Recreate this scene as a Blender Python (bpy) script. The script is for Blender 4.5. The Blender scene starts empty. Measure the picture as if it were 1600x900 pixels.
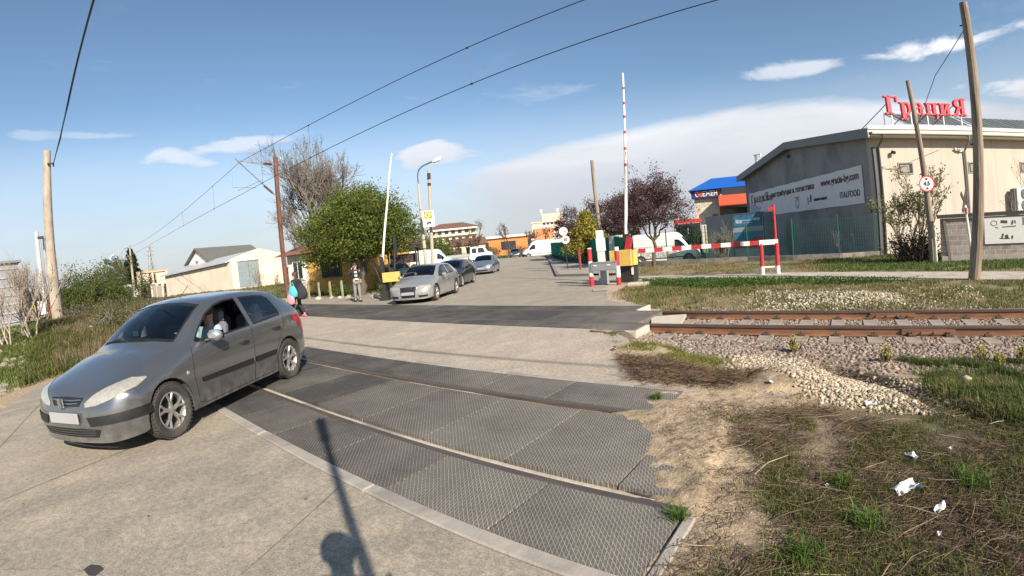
import bpy, bmesh, math, random
import numpy as np
from mathutils import Matrix, Vector
PI = math.pi
rnd = random.Random(7)
rng = np.random.default_rng(11)
SC = bpy.context.scene
COL = SC.collection

# ---------------------------------------------------------------- camera (wide action-camera lens)
EYE = 1.665
cd = bpy.data.cameras.new('camera')
cam = bpy.data.objects.new('camera', cd)
COL.objects.link(cam)
SC.camera = cam
heading, pitch, roll = .6641, .0819, -.0939
_f = Vector((-math.sin(heading), math.cos(heading), 0)); _r = Vector((math.cos(heading), math.sin(heading), 0)); _u = Vector((0, 0, 1))
_f2 = _f*math.cos(pitch) - _u*math.sin(pitch); _u2 = _u*math.cos(pitch) + _f*math.sin(pitch)
_ex = _r*math.cos(roll) + _u2*math.sin(roll); _ey = -_r*math.sin(roll) + _u2*math.cos(roll)
_m = Matrix.Identity(4)
for i in range(3):
    _m[i][0] = _ex[i]; _m[i][1] = _ey[i]; _m[i][2] = -_f2[i]
_m.translation = (0, 0, EYE)
cam.matrix_world = _m
cd.type = 'PANO'; cd.sensor_width = 36; cd.sensor_fit = 'HORIZONTAL'
cd.clip_start = .05; cd.clip_end = 9000
_c = cd if hasattr(cd, 'panorama_type') else cd.cycles
_c.panorama_type = 'FISHEYE_LENS_POLYNOMIAL'
_c.fisheye_fov = math.radians(179)
_c.fisheye_polynomial_k0 = 0; _c.fisheye_polynomial_k2 = 0; _c.fisheye_polynomial_k4 = 0
_c.fisheye_polynomial_k1 = -(1/730.9)*(1600/36)
_c.fisheye_polynomial_k3 = .1737*(1600/36/1000)**3

# ---------------------------------------------------------------- sun and sky
SUN_EL = math.radians(32.2)
SUN_DIR = Vector((.906, -.423, 0)).normalized()*math.cos(SUN_EL) + Vector((0, 0, math.sin(SUN_EL)))   # towards the sun
sl = bpy.data.lights.new('sun', 'SUN'); sl.energy = 5.0; sl.angle = math.radians(.55); sl.color = (1, .91, .775)
so = bpy.data.objects.new('sun', sl); COL.objects.link(so)
so.rotation_euler = SUN_DIR.to_track_quat('Z', 'Y').to_euler()
SC.view_settings.view_transform = 'Standard'; SC.view_settings.look = 'None'
SC.view_settings.exposure = 0.75; SC.view_settings.gamma = 1.0; SC.view_settings.use_curve_mapping = False
SC.render.engine = 'CYCLES'
SC.cycles.max_bounces = 6; SC.cycles.transparent_max_bounces = 24; SC.cycles.diffuse_bounces = 3; SC.cycles.glossy_bounces = 3
SC.cycles.use_denoising = True

W = bpy.data.worlds.new('World'); SC.world = W; W.use_nodes = True
def build_world():
    nt = W.node_tree; N = nt.nodes; L = nt.links
    bg = N['Background']; bg.inputs[1].default_value = .072
    sky = N.new('ShaderNodeTexSky'); sky.sky_type = 'NISHITA'; sky.sun_disc = False
    sky.sun_elevation = SUN_EL
    sky.sun_rotation = math.atan2(SUN_DIR.x, SUN_DIR.y)
    sky.altitude = 100; sky.air_density = 1.0; sky.dust_density = .7; sky.ozone_density = 1.3
    tc = N.new('ShaderNodeTexCoord'); sep = N.new('ShaderNodeSeparateXYZ'); L.new(tc.outputs['Generated'], sep.inputs[0])
    def math_(op, a, b=None, c=None, clamp=False):
        n = N.new('ShaderNodeMath'); n.operation = op; n.use_clamp = clamp
        for i, v in enumerate((a, b, c)):
            if v is None: continue
            if isinstance(v, (int, float)): n.inputs[i].default_value = v
            else: L.new(v, n.inputs[i])
        return n.outputs[0]
    def smooth(v, lo, hi):
        n = N.new('ShaderNodeMapRange'); n.interpolation_type = 'SMOOTHSTEP'
        L.new(v, n.inputs[0]); n.inputs[1].default_value = lo; n.inputs[2].default_value = hi
        return n.outputs[0]
    x, y, z = sep.outputs
    az = math_('ARCTAN2', x, y)                      # 0 = +y, negative to the left
    el = math_('ARCSINE', z)
    # cloud layer coordinates: stretched along the horizon
    comb = N.new('ShaderNodeCombineXYZ')
    L.new(math_('MULTIPLY', az, 1.0), comb.inputs[0]); L.new(math_('MULTIPLY', el, 3.2), comb.inputs[1])
    def noise(scale, detail, rough, dist=0, off=0):
        mp = N.new('ShaderNodeMapping'); mp.inputs['Location'].default_value = (off, off*.7, off*.3); L.new(comb.outputs[0], mp.inputs[0])
        mp.inputs['Rotation'].default_value = (0, 0, -.18)
        n = N.new('ShaderNodeTexNoise'); n.inputs['Scale'].default_value = scale; n.inputs['Detail'].default_value = detail
        n.inputs['Roughness'].default_value = rough; n.inputs['Distortion'].default_value = dist
        L.new(mp.outputs[0], n.inputs['Vector']); return n.outputs['Fac']
    n1 = noise(2.2, 7, .58, .6, 3.1); n2 = noise(6, 6, .6, .4, 8.3); nb = noise(1.3, 3, .5, 0, 1.7)
    # upper edge of the big cloud bank, as elevation over azimuth
    aa = math_('ADD', az, .17)
    edge = math_('SUBTRACT', .252, math_('MULTIPLY', math_('MULTIPLY', aa, aa), .21))
    edge = math_('ADD', edge, math_('MULTIPLY', math_('SUBTRACT', nb, .5), .035))
    edge = math_('ADD', edge, math_('MULTIPLY', math_('SUBTRACT', n2, .5), .028))
    bank = smooth(math_('SUBTRACT', edge, el), -.004, .03)
    bank = math_('MULTIPLY', bank, smooth(az, -.98, -.62))
    tex = math_('ADD', .62, math_('MULTIPLY', n1, .5), clamp=True)
    bank = math_('MULTIPLY', bank, tex)
    low = math_('MULTIPLY', math_('SUBTRACT', 1.0, smooth(el, -.02, .34)), .84)            # milky horizon
    wis = math_('MULTIPLY', smooth(n1, .545, .70), smooth(n2, .40, .66))
    wis = math_('MULTIPLY', wis, math_('SUBTRACT', 1.0, smooth(el, .42, .55)))
    wis = math_('MULTIPLY', wis, .22)
    def blob(a0, e0, sa, se, slope, amt):
        da = math_('DIVIDE', math_('SUBTRACT', az, a0), sa)
        de = math_('DIVIDE', math_('SUBTRACT', math_('SUBTRACT', el, e0), math_('MULTIPLY', math_('SUBTRACT', az, a0), slope)), se)
        r = math_('SQRT', math_('ADD', math_('MULTIPLY', da, da), math_('MULTIPLY', de, de)))
        r = math_('ADD', r, math_('MULTIPLY', math_('SUBTRACT', n2, .5), 3.6))
        r = math_('ADD', r, math_('MULTIPLY', math_('SUBTRACT', n1, .5), 2.6))
        return math_('MULTIPLY', math_('SUBTRACT', 1.0, smooth(r, .25, 1.15)), amt)
    dens = math_('MAXIMUM', bank, math_('MAXIMUM', low, wis))
    for b in BLOBS: dens = math_('MAXIMUM', dens, blob(*b))
    dens = math_('MINIMUM', dens, .97)
    # cloud colour: whiter towards the top of the bank, greyer low down
    mixc = N.new('ShaderNodeMix'); mixc.data_type = 'RGBA'
    L.new(smooth(el, .04, .34), mixc.inputs[0])
    mixc.inputs[6].default_value = CLOUD_LOW; mixc.inputs[7].default_value = CLOUD_HIGH
    shade = N.new('ShaderNodeMix'); shade.data_type = 'RGBA'; shade.blend_type = 'MULTIPLY'; shade.inputs[0].default_value = 1
    g = N.new('ShaderNodeMapRange'); L.new(n1, g.inputs[0]); g.inputs[1].default_value = .3; g.inputs[2].default_value = .75; g.inputs[3].default_value = .86; g.inputs[4].default_value = 1.06
    L.new(mixc.outputs[2], shade.inputs[6]); L.new(g.outputs[0], shade.inputs[7])
    tint = N.new('ShaderNodeMix'); tint.data_type = 'RGBA'; tint.blend_type = 'MULTIPLY'; tint.inputs[0].default_value = 1
    L.new(sky.outputs[0], tint.inputs[6]); tint.inputs[7].default_value = SKY_TINT
    mx = N.new('ShaderNodeMix'); mx.data_type = 'RGBA'; L.new(dens, mx.inputs[0]); L.new(tint.outputs[2], mx.inputs[6]); L.new(shade.outputs[2], mx.inputs[7])
    L.new(mx.outputs[2], bg.inputs[0])
CLOUD_LOW = (5.4, 5.4, 5.9, 1); CLOUD_HIGH = (9.6, 9.6, 9.8, 1); SKY_TINT = (1.10, 1.20, 1.22, 1)
BLOBS = [(-1.34, .243, .075, .022, -.15, .62), (-1.21, .262, .12, .014, .10, .6), (-.835, .222, .10, .035, 0, .8), (-1.23, .160, .10, .012, .1, .5),
         (.24, .294, .19, .020, -.02, .95), (.0, .300, .10, .012, -.03, .6), (.37, .205, .12, .022, -.05, .9), (-1.50, .285, .12, .008, 0, .3), (-1.15, .10, .25, .03, .1, .35)]
build_world()

# ---------------------------------------------------------------- materials
MATS = {}
def mat(name, col=(.5, .5, .5), rough=.7, metal=0, var=.12, scale=6, bump=0, bscale=None, col2=None, mix=(.45, .6), m2scale=2, spec=.5, coat=0, coords='Object', stretch=(1, 1, 1), trans=0, emit=None):
    if name in MATS: return MATS[name]
    m = bpy.data.materials.new(name); m.use_nodes = True
    nt = m.node_tree; N = nt.nodes; L = nt.links; b = N['Principled BSDF']
    b.inputs['Roughness'].default_value = rough; b.inputs['Metallic'].default_value = metal
    b.inputs['Specular IOR Level'].default_value = spec; b.inputs['Coat Weight'].default_value = coat
    b.inputs['Coat Roughness'].default_value = .06
    tc = N.new('ShaderNodeTexCoord'); mp = N.new('ShaderNodeMapping'); mp.inputs['Scale'].default_value = stretch
    L.new(tc.outputs[coords], mp.inputs[0])
    n = N.new('ShaderNodeTexNoise'); n.inputs['Scale'].default_value = scale; n.inputs['Detail'].default_value = 6; n.inputs['Roughness'].default_value = .65
    L.new(mp.outputs[0], n.inputs['Vector'])
    mr = N.new('ShaderNodeMapRange'); mr.inputs[1].default_value = .25; mr.inputs[2].default_value = .75
    mr.inputs[3].default_value = 1-var; mr.inputs[4].default_value = 1+var; L.new(n.outputs['Fac'], mr.inputs[0])
    mul = N.new('ShaderNodeMix'); mul.data_type = 'RGBA'; mul.blend_type = 'MULTIPLY'; mul.inputs[0].default_value = 1
    mul.inputs[6].default_value = (*col, 1); L.new(mr.outputs[0], mul.inputs[7])
    if col2 is not None:
        n2 = N.new('ShaderNodeTexNoise'); n2.inputs['Scale'].default_value = m2scale; n2.inputs['Detail'].default_value = 7; n2.inputs['Roughness'].default_value = .62
        L.new(mp.outputs[0], n2.inputs['Vector'])
        r2 = N.new('ShaderNodeMapRange'); r2.inputs[1].default_value = mix[0]; r2.inputs[2].default_value = mix[1]; L.new(n2.outputs['Fac'], r2.inputs[0])
        cm = N.new('ShaderNodeMix'); cm.data_type = 'RGBA'; L.new(r2.outputs[0], cm.inputs[0]); cm.inputs[6].default_value = (*col, 1); cm.inputs[7].default_value = (*col2, 1)
        L.new(cm.outputs[2], mul.inputs[6])
    L.new(mul.outputs[2], b.inputs['Base Color'])
    rr = N.new('ShaderNodeMapRange'); L.new(n.outputs['Fac'], rr.inputs[0]); rr.inputs[1].default_value = .3; rr.inputs[2].default_value = .7
    rr.inputs[3].default_value = max(0, rough-.07); rr.inputs[4].default_value = min(1, rough+.07); L.new(rr.outputs[0], b.inputs['Roughness'])
    if bump:
        bn = N.new('ShaderNodeTexNoise'); bn.inputs['Scale'].default_value = bscale or scale*4; bn.inputs['Detail'].default_value = 5
        L.new(mp.outputs[0], bn.inputs['Vector'])
        bp = N.new('ShaderNodeBump'); bp.inputs['Strength'].default_value = 1; bp.inputs['Distance'].default_value = bump
        L.new(bn.outputs['Fac'], bp.inputs['Height']); L.new(bp.outputs[0], b.inputs['Normal'])
    if trans:
        # thin leaf or cloth: light passes through
        tr = N.new('ShaderNodeBsdfTranslucent'); ms = N.new('ShaderNodeMixShader'); ms.inputs[0].default_value = trans
        L.new(mul.outputs[2], tr.inputs[0]); L.new(b.outputs[0], ms.inputs[1]); L.new(tr.outputs[0], ms.inputs[2])
        L.new(ms.outputs[0], N['Material Output'].inputs[0])
    MATS[name] = m
    return m
def glass(name, tint=(.55, .62, .62), refl=.9):
    if name in MATS: return MATS[name]
    m = bpy.data.materials.new(name); m.use_nodes = True; nt = m.node_tree; N = nt.nodes; L = nt.links
    N.remove(N['Principled BSDF'])
    t = N.new('ShaderNodeBsdfTransparent'); t.inputs[0].default_value = (*tint, 1)
    g = N.new('ShaderNodeBsdfGlossy'); g.inputs['Roughness'].default_value = .015; g.inputs[0].default_value = (refl, refl, refl, 1)
    fr = N.new('ShaderNodeFresnel'); fr.inputs[0].default_value = 1.8
    mx = N.new('ShaderNodeMixShader'); L.new(fr.outputs[0], mx.inputs[0]); L.new(t.outputs[0], mx.inputs[1]); L.new(g.outputs[0], mx.inputs[2])
    L.new(mx.outputs[0], N['Material Output'].inputs[0]); MATS[name] = m
    return m
def vmat(name, attr, rough=.85, fine=30, fvar=.3, bump=.004, bscale=60, trans=0):
    """colour from a colour attribute, broken up by fine noise"""
    m = bpy.data.materials.new(name); m.use_nodes = True; nt = m.node_tree; N = nt.nodes; L = nt.links; b = N['Principled BSDF']
    b.inputs['Roughness'].default_value = rough; b.inputs['Specular IOR Level'].default_value = .25
    a = N.new('ShaderNodeVertexColor'); a.layer_name = attr
    tc = N.new('ShaderNodeTexCoord')
    n = N.new('ShaderNodeTexNoise'); n.inputs['Scale'].default_value = fine; n.inputs['Detail'].default_value = 8; n.inputs['Roughness'].default_value = .7; L.new(tc.outputs['Object'], n.inputs['Vector'])
    mr = N.new('ShaderNodeMapRange'); L.new(n.outputs['Fac'], mr.inputs[0]); mr.inputs[1].default_value = .3; mr.inputs[2].default_value = .7; mr.inputs[3].default_value = 1-fvar; mr.inputs[4].default_value = 1+fvar
    mu = N.new('ShaderNodeMix'); mu.data_type = 'RGBA'; mu.blend_type = 'MULTIPLY'; mu.inputs[0].default_value = 1
    L.new(a.outputs[0], mu.inputs[6]); L.new(mr.outputs[0], mu.inputs[7]); L.new(mu.outputs[2], b.inputs['Base Color'])
    if bump:
        bn = N.new('ShaderNodeTexNoise'); bn.inputs['Scale'].default_value = bscale; bn.inputs['Detail'].default_value = 6; L.new(tc.outputs['Object'], bn.inputs['Vector'])
        bp = N.new('ShaderNodeBump'); bp.inputs['Distance'].default_value = bump; L.new(bn.outputs['Fac'], bp.inputs['Height']); L.new(bp.outputs[0], b.inputs['Normal'])
    if trans:
        tr = N.new('ShaderNodeBsdfTranslucent'); ms = N.new('ShaderNodeMixShader'); ms.inputs[0].default_value = trans
        L.new(mu.outputs[2], tr.inputs[0]); L.new(b.outputs[0], ms.inputs[1]); L.new(tr.outputs[0], ms.inputs[2]); L.new(ms.outputs[0], N['Material Output'].inputs[0])
    MATS[name] = m
    return m

# ---------------------------------------------------------------- object helpers
def tag(o, label=None, cat=None, group=None, kind=None):
    if label: o['label'] = label
    if cat: o['category'] = cat
    if group: o['group'] = group
    if kind: o['kind'] = kind
    return o
def thing(name, label, cat, loc=(0, 0, 0), rz=0, group=None):
    o = bpy.data.objects.new(name, None); COL.objects.link(o); o.location = loc; o.rotation_euler = (0, 0, rz)
    o.empty_display_size = .2
    return tag(o, label, cat, group)
def copy_tree(o, parent=None):
    c = o.copy(); COL.objects.link(c); c.parent = parent
    for ch in list(o.children): copy_tree(ch, c)
    return c
class MB:
    def __init__(s): s.v = []; s.f = []; s.mi = []; s.cur = 0
    def add(s, vs, fs):
        b = len(s.v); s.v += [tuple(p) for p in vs]; s.f += [tuple(i+b for i in f) for f in fs]; s.mi += [s.cur]*len(fs); return s
    def slot(s, k): s.cur = k; return s
    def box(s, c, d, rz=0, ry=0, rx=0, bev=0):
        x, y, z = d[0]/2, d[1]/2, d[2]/2
        if bev:
            e = min(bev, x*.9, y*.9, z*.9)
            vs = []
            for sx in (-1, 1):
                for sy in (-1, 1):
                    for sz in (-1, 1):
                        vs += [(sx*x, sy*(y-e), sz*(z-e)), (sx*(x-e), sy*y, sz*(z-e)), (sx*(x-e), sy*(y-e), sz*z)]
            bm = bmesh.new()
            for p in vs: bm.verts.new(p)
            bmesh.ops.convex_hull(bm, input=bm.verts); bm.verts.index_update()
            vs = [tuple(v.co) for v in bm.verts]; fs = [tuple(v.index for v in f.verts) for f in bm.faces]; bm.free()
        else:
            vs = [(-x, -y, -z), (x, -y, -z), (x, y, -z), (-x, y, -z), (-x, -y, z), (x, -y, z), (x, y, z), (-x, y, z)]
            fs = [(0, 3, 2, 1), (4, 5, 6, 7), (0, 1, 5, 4), (1, 2, 6, 5), (2, 3, 7, 6), (3, 0, 4, 7)]
        M = Matrix.Translation(c) @ Matrix.Rotation(rz, 4, 'Z') @ Matrix.Rotation(ry, 4, 'Y') @ Matrix.Rotation(rx, 4, 'X')
        return s.add([M @ Vector(p) for p in vs], fs)
    def tube(s, pts, r, n=8, cap=True, flat=None):
        pts = [Vector(p) for p in pts]
        rs = r if isinstance(r, (list, tuple)) else [r]*len(pts)
        vs = []; prev = None
        for i, p in enumerate(pts):
            t = (pts[min(i+1, len(pts)-1)] - pts[max(i-1, 0)])
            t = t.normalized() if t.length > 1e-9 else Vector((0, 0, 1))
            if prev is None:
                u = t.orthogonal().normalized()
                if abs(t.z) > .9: u = Vector((1, 0, 0)); u = (u - t*u.dot(t)).normalized()
            else:
                u = (prev - t*prev.dot(t)); u = u.normalized() if u.length > 1e-6 else t.orthogonal().normalized()
            prev = u; w = t.cross(u)
            for k in range(n):
                a = 2*PI*k/n; vs.append(p + (u*math.cos(a) + w*math.sin(a))*rs[i])
        fs = [(i*n+k, i*n+(k+1) % n, (i+1)*n+(k+1) % n, (i+1)*n+k) for i in range(len(pts)-1) for k in range(n)]
        if cap: fs += [tuple(range(n))[::-1], tuple((len(pts)-1)*n+k for k in range(n))]
        return s.add(vs, fs)
    def prism(s, poly, o, u, v, w, t):
        """polygon in (u,v) at origin o extruded by t along w"""
        o, u, v, w = map(Vector, (o, u, v, w)); n = len(poly)
        a = [o+u*p[0]+v*p[1] for p in poly]; b = [p+w*t for p in a]
        fs = [tuple(range(n))[::-1], tuple(range(n, 2*n))] + [(i, (i+1) % n, n+(i+1) % n, n+i) for i in range(n)]
        return s.add(a+b, fs)
    def lathe(s, prof, c=(0, 0, 0), ax='z', n=24):
        """profile of (radius, height)"""
        vs = []
        for (r, h) in prof:
            for k in range(n):
                a = 2*PI*k/n
                p = (r*math.cos(a), r*math.sin(a), h)
                if ax == 'y': p = (p[0], p[2], p[1])
                if ax == 'x': p = (p[2], p[0], p[1])
                vs.append((p[0]+c[0], p[1]+c[1], p[2]+c[2]))
        fs = [(i*n+k, i*n+(k+1) % n, (i+1)*n+(k+1) % n, (i+1)*n+k) for i in range(len(prof)-1) for k in range(n)]
        if prof[0][0] > 1e-6: fs.append(tuple(range(n))[::-1])
        if prof[-1][0] > 1e-6: fs.append(tuple((len(prof)-1)*n+k for k in range(n)))
        return s.add(vs, fs)
    def quad(s, a, b, c, d): return s.add([a, b, c, d], [(0, 1, 2, 3)])
    def build(s, name, mats, parent=None, smooth=False, loc=None, fixn=True):
        me = bpy.data.meshes.new(name); me.from_pydata(s.v, [], s.f)
        mats = mats if isinstance(mats, (list, tuple)) else [mats]
        for m in mats: me.materials.append(m)
        if len(mats) > 1: me.polygons.foreach_set('material_index', s.mi)
        if fixn and len(s.f) < 60000:
            bm = bmesh.new(); bm.from_mesh(me); bmesh.ops.remove_doubles(bm, verts=bm.verts, dist=1e-5) if smooth else None
            bmesh.ops.recalc_face_normals(bm, faces=bm.faces); bm.to_mesh(me); bm.free()
        if smooth:
            try: me.shade_smooth(); me.set_sharp_from_angle(angle=math.radians(38))
            except Exception: me.polygons.foreach_set('use_smooth', [True]*len(me.polygons))
        o = bpy.data.objects.new(name, me); COL.objects.link(o)
        if parent is not None: o.parent = parent
        if loc is not None: o.location = loc
        return o
def npmesh(name, V, F, m, parent=None, smooth=False, colors=None):
    """V (n,3); F (m,k) with constant k; colors per vertex (n,3)"""
    V = np.asarray(V, np.float32); F = np.asarray(F, np.int32)
    me = bpy.data.meshes.new(name); k = F.shape[1]
    me.vertices.add(len(V)); me.vertices.foreach_set('co', V.ravel())
    me.loops.add(F.size); me.loops.foreach_set('vertex_index', F.ravel())
    me.polygons.add(len(F)); me.polygons.foreach_set('loop_start', np.arange(0, F.size, k, dtype=np.int32))
    me.polygons.foreach_set('loop_total', np.full(len(F), k, np.int32))
    if colors is not None:
        ca = me.color_attributes.new('col', 'FLOAT_COLOR', 'POINT')
        ca.data.foreach_set('color', np.concatenate([colors, np.ones((len(V), 1))], 1).astype(np.float32).ravel())
    me.update(calc_edges=True); me.validate()
    if smooth: me.polygons.foreach_set('use_smooth', np.ones(len(F), bool))
    me.materials.append(m)
    o = bpy.data.objects.new(name, me); COL.objects.link(o)
    if parent is not None: o.parent = parent
    return o
def text_mesh(txt, size, depth=.002, bold=0, space=1.0, xscale=1.0):
    cu = bpy.data.curves.new('txt', 'FONT'); cu.body = txt; cu.size = size; cu.extrude = depth; cu.offset = bold; cu.space_character = space
    cu.align_x = 'CENTER'; cu.align_y = 'CENTER'; cu.resolution_u = 3
    o = bpy.data.objects.new('txt', cu); COL.objects.link(o)
    bpy.context.view_layer.update()
    dg = bpy.context.evaluated_depsgraph_get(); me = bpy.data.meshes.new_from_object(o.evaluated_get(dg))
    bpy.data.objects.remove(o); bpy.data.curves.remove(cu)
    if xscale != 1: me.transform(Matrix.Diagonal((xscale, 1, 1, 1)))
    return me
def text_obj(name, txt, size, m, parent, M, **k):
    me = text_mesh(txt, size, **k); me.transform(M); me.materials.clear(); me.materials.append(m)
    o = bpy.data.objects.new(name, me); COL.objects.link(o); o.parent = parent
    return o
def sstep(x, a, b):
    t = np.clip((np.asarray(x, float)-a)/(b-a), 0, 1); return t*t*(3-2*t)
def vnoise(x, y, s, seed=0):
    """smooth value noise, 0..1"""
    x = np.asarray(x, float)/s; y = np.asarray(y, float)/s
    xi = np.floor(x).astype(np.int64); yi = np.floor(y).astype(np.int64); fx = x-xi; fy = y-yi
    fx = fx*fx*(3-2*fx); fy = fy*fy*(3-2*fy)
    def h(a, b):
        v = np.sin(a*127.1+b*311.7+seed*74.7)*43758.5453; return v-np.floor(v)
    return (h(xi, yi)*(1-fx)+h(xi+1, yi)*fx)*(1-fy)+(h(xi, yi+1)*(1-fx)+h(xi+1, yi+1)*fx)*fy
def fbm(x, y, s, seed=0, o=4):
    r = 0; a = .5; t = 0
    for i in range(o): r = r+a*vnoise(x, y, s/2**i, seed+i*13); t += a; a *= .55
    return r/t
def inpoly(x, y, P):
    x = np.asarray(x, float); y = np.asarray(y, float); c = np.zeros(x.shape, bool); n = len(P)
    for i in range(n):
        x0, y0 = P[i]; x1, y1 = P[(i+1) % n]
        if y0 == y1: continue
        k = ((y0 > y) != (y1 > y)) & (x < (x1-x0)*(y-y0)/(y1-y0)+x0); c ^= k
    return c
def dpoly(x, y, P):
    """signed distance to polygon, negative inside"""
    x = np.asarray(x, float); y = np.asarray(y, float); d = np.full(x.shape, 1e9); n = len(P)
    for i in range(n):
        x0, y0 = P[i]; x1, y1 = P[(i+1) % n]; dx, dy = x1-x0, y1-y0
        t = np.clip(((x-x0)*dx+(y-y0)*dy)/(dx*dx+dy*dy+1e-12), 0, 1)
        d = np.minimum(d, np.hypot(x-x0-t*dx, y-y0-t*dy))
    return np.where(inpoly(x, y, P), -d, d)
# ---------------------------------------------------------------- terrain
K2 = .0213                                   # the far track runs at a slight angle to the near one
def t2(x, d, z=0): return (x, d-K2*x, z)
APRON = [(2.6, -9), (.3, -1), (-.35, .6), (-.86, 1.66), (-15, 1.66), (-13.2, .6), (-11.9, -.8), (-10.2, -1.2), (-12, -2.6), (-16, -5), (-18, -12)]
STRIP = [(-1.95, 4.84), (-2.35, 5.25), (-2.75, 5.9), (-3.2, 6.6), (-3.55, 7.2), (-4.0, 7.6), (-4.3, 8.0), (-23.5, 8.3), (-19, 7.2), (-16, 4.84)]
FAR = [(-4.4, 10.8), (-5.1, 11.3), (-5.9, 11.9), (-6.6, 13.2), (-7.6, 15.2), (-8.3, 16.6), (-9.2, 17.3), (-8.9, 19.2), (-11.2, 20.7), (-13.5, 21.25), (-32.7, 50), (-38, 58), (-70, 103),
       (-82, 100), (-60, 78), (-47, 57), (-36, 42), (-26.5, 27), (-20.5, 17.5), (-19.8, 15.2), (-24, 14.6), (-29, 14.2), (-29.5, 12.4), (-24.2, 11.9), (-22.5, 11.2)]
TRACKN = [(-.72, 1.66), (-.72, 2.5), (-1.0, 4.84), (-15.5, 4.84), (-15.5, 1.66)]
TRACKF = [(-3.4, 7.85), (-3.5, 8.6), (-3.6, 9.9), (-4.3, 10.9), (-22.6, 11.3), (-22.6, 8.25)]
SIDEWALK = [(-13.4, 21.3), (-11.2, 20.9), (-9.6, 20.4), (-10.6, 24.2), (-13.9, 27.2), (-23.2, 38.0), (-36, 54.5), (-37.4, 54.5), (-32.6, 49.7)]
PATH = [(-9.3, 17.2), (-8.2, 17.05), (-4.5, 16.6), (-1.2, 15.75), (2, 15.0), (5.2, 14.2), (9, 13.5), (16, 12.6), (30, 11), (30, 13), (16, 14.8), (9, 15.6), (5.8, 16.2), (2, 17.4), (-1.4, 18.4), (-5, 18.9), (-8.9, 19.3)]
def terrain(x, y):
    x = np.asarray(x, float); y = np.asarray(y, float)
    leftn = .65*sstep(-x, 15, 31)*(1-sstep(y, 6.2, 8.5)); leftf = .62*sstep(-x, 27, 47)*sstep(y, 6.2, 8.5)*(1-sstep(y, 40, 70))
    z = leftn+leftf+.15*sstep(-x, 60, 110)*(1-sstep(y, 40, 70))
    z = z+.18*sstep(y, 30, 60)*(1-sstep(-x, 60, 90))*sstep(-x, 10, 30)
    # verge right of the crossing
    right = sstep(x, -1.9, -.4)
    dip = -.16*sstep(y, 4.8, 6.4)*(1-sstep(y, 11.2, 12.6))
    ditch = -.13*np.exp(-(((x-.2-(6.2-y)*.62)/.17)**2))*sstep(y, 3.9, 4.6)*(1-sstep(y, 6.3, 6.9))
    z = z+dip*sstep(x-(-.55*(y-4.8)-1.6), 0, .9)*np.where(y < 7.9, 1, 1)+ditch
    bal = sstep(x, -3.6, -3.2); d = y+K2*x
    bank = -.19+.03*0
    inb = sstep(d, 6.6, 7.5)*(1-sstep(d, 11.0, 12.0))
    z = np.where(x > -3.9, z*(1-inb*bal)+bank*inb*bal, z)
    z = z-.19*sstep(-x, 22.6, 23)*sstep(d, 7.4, 7.9)*(1-sstep(d, 10.6, 11.2))
    heap = .17*np.exp(-(((x-.2)/1.1)**2+((y-11.9)/.5)**2)); z = z+heap
    z = z+.16*np.exp(-(((x+.55)/.6)**2+((y-5.25)/.3)**2))
    z = z+.05*(fbm(x, y, 1.4, 3)-.45)*right*sstep(y, -2, 1)*(1-sstep(y, 13, 16))
    z = z+.05*(fbm(x, y, .35, 9)-.45)*sstep(x, -.9, -.2)*(1-sstep(y, 6.3, 7))
    z = z+.35*(fbm(x, y, 5, 21)-.4)*sstep(-x, 16, 24)*(1-sstep(y, 5.5, 8))*sstep(y, -1.2, .8)
    z = z-.42*sstep(x, -13.5, -11.5)*(1-sstep(x, 6, 9))*sstep(y, 27.0, 28.5)*(1-sstep(y, 44, 56))
    return z
def sandlift(x, y):
    """sand that has drifted over the right-hand ends of the near panels"""
    edge = np.interp(y, [1.6, 1.9, 2.45, 2.62, 3.0, 3.5, 3.95, 4.1, 4.75, 4.95], [-.78, -.74, -.66, -.92, -1.12, -1.42, -1.86, -1.72, -1.7, -1.75])
    n = fbm(x, y, .5, 5)-.5; n2 = fbm(x, y, .12, 6)-.5
    return (x-edge)*.13+np.maximum(0, x-edge-.22)*.6+n*.022+n2*.05
# ground sheet: fine near the crossing, coarse to the horizon
def axis(lo, hi, c0, c1, step, grow=1.07):
    a = list(np.arange(c0, c1, step)); s = step
    while a[-1] < hi: s *= grow; a.append(a[-1]+s)
    s = step; b = [a[0]]
    while b[-1] > lo: s *= grow; b.append(b[-1]-s)
    return np.array(b[:0:-1]+a)
gx = axis(-3000, 3000, -4.5, 3.4, .045, 1.045); gy = axis(-1500, 4000, 1.2, 8, .045, 1.04)
GX, GY = np.meshgrid(gx, gy); X, Y = GX.ravel(), GY.ravel()
Z = terrain(X, Y)
near = (np.abs(X) < 130) & (Y < 130) & (Y > -30)
def sd(P):
    d = np.full(X.shape, 50.0); d[near] = dpoly(X[near], Y[near], P); return d
wob = (fbm(X, Y, .9, 31)-.5)*.5+(fbm(X, Y, .2, 32)-.5)*.16
wob = wob*np.clip(np.hypot(X, Y)/6, .35, 1.6)
paved = np.minimum.reduce([sd(APRON), sd(STRIP), sd(FAR)])
pv = paved+wob
tn = sd(TRACKN); tf = sd(TRACKF)
pv2 = np.minimum(pv, np.minimum(tn, tf)+.06)
ov = ((np.abs(Y-1.7) < .7) & (X < -1.15) & (X > -14.4)) | ((np.abs(Y-4.83) < .55) & (X < -2.35) & (X > -15)) | ((np.abs(Y-8.05) < .5) & (X < -4.8) & (X > -21.5)) | ((np.abs(Y-11.05) < .6) & (X < -5.3) & (X > -21.5))
pv2 = np.where(ov, -1, pv2)
ins = 1-sstep(pv2, -.30, -.06)                                   # 1 under pavement
base_flat = terrain(X, Y)
Z = np.where(ins > 0, Z*(1-ins)+(-.05+0)*ins+ins*np.where((Y > 22) | (X < -24), terrain(X, Y), 0), Z)
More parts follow.
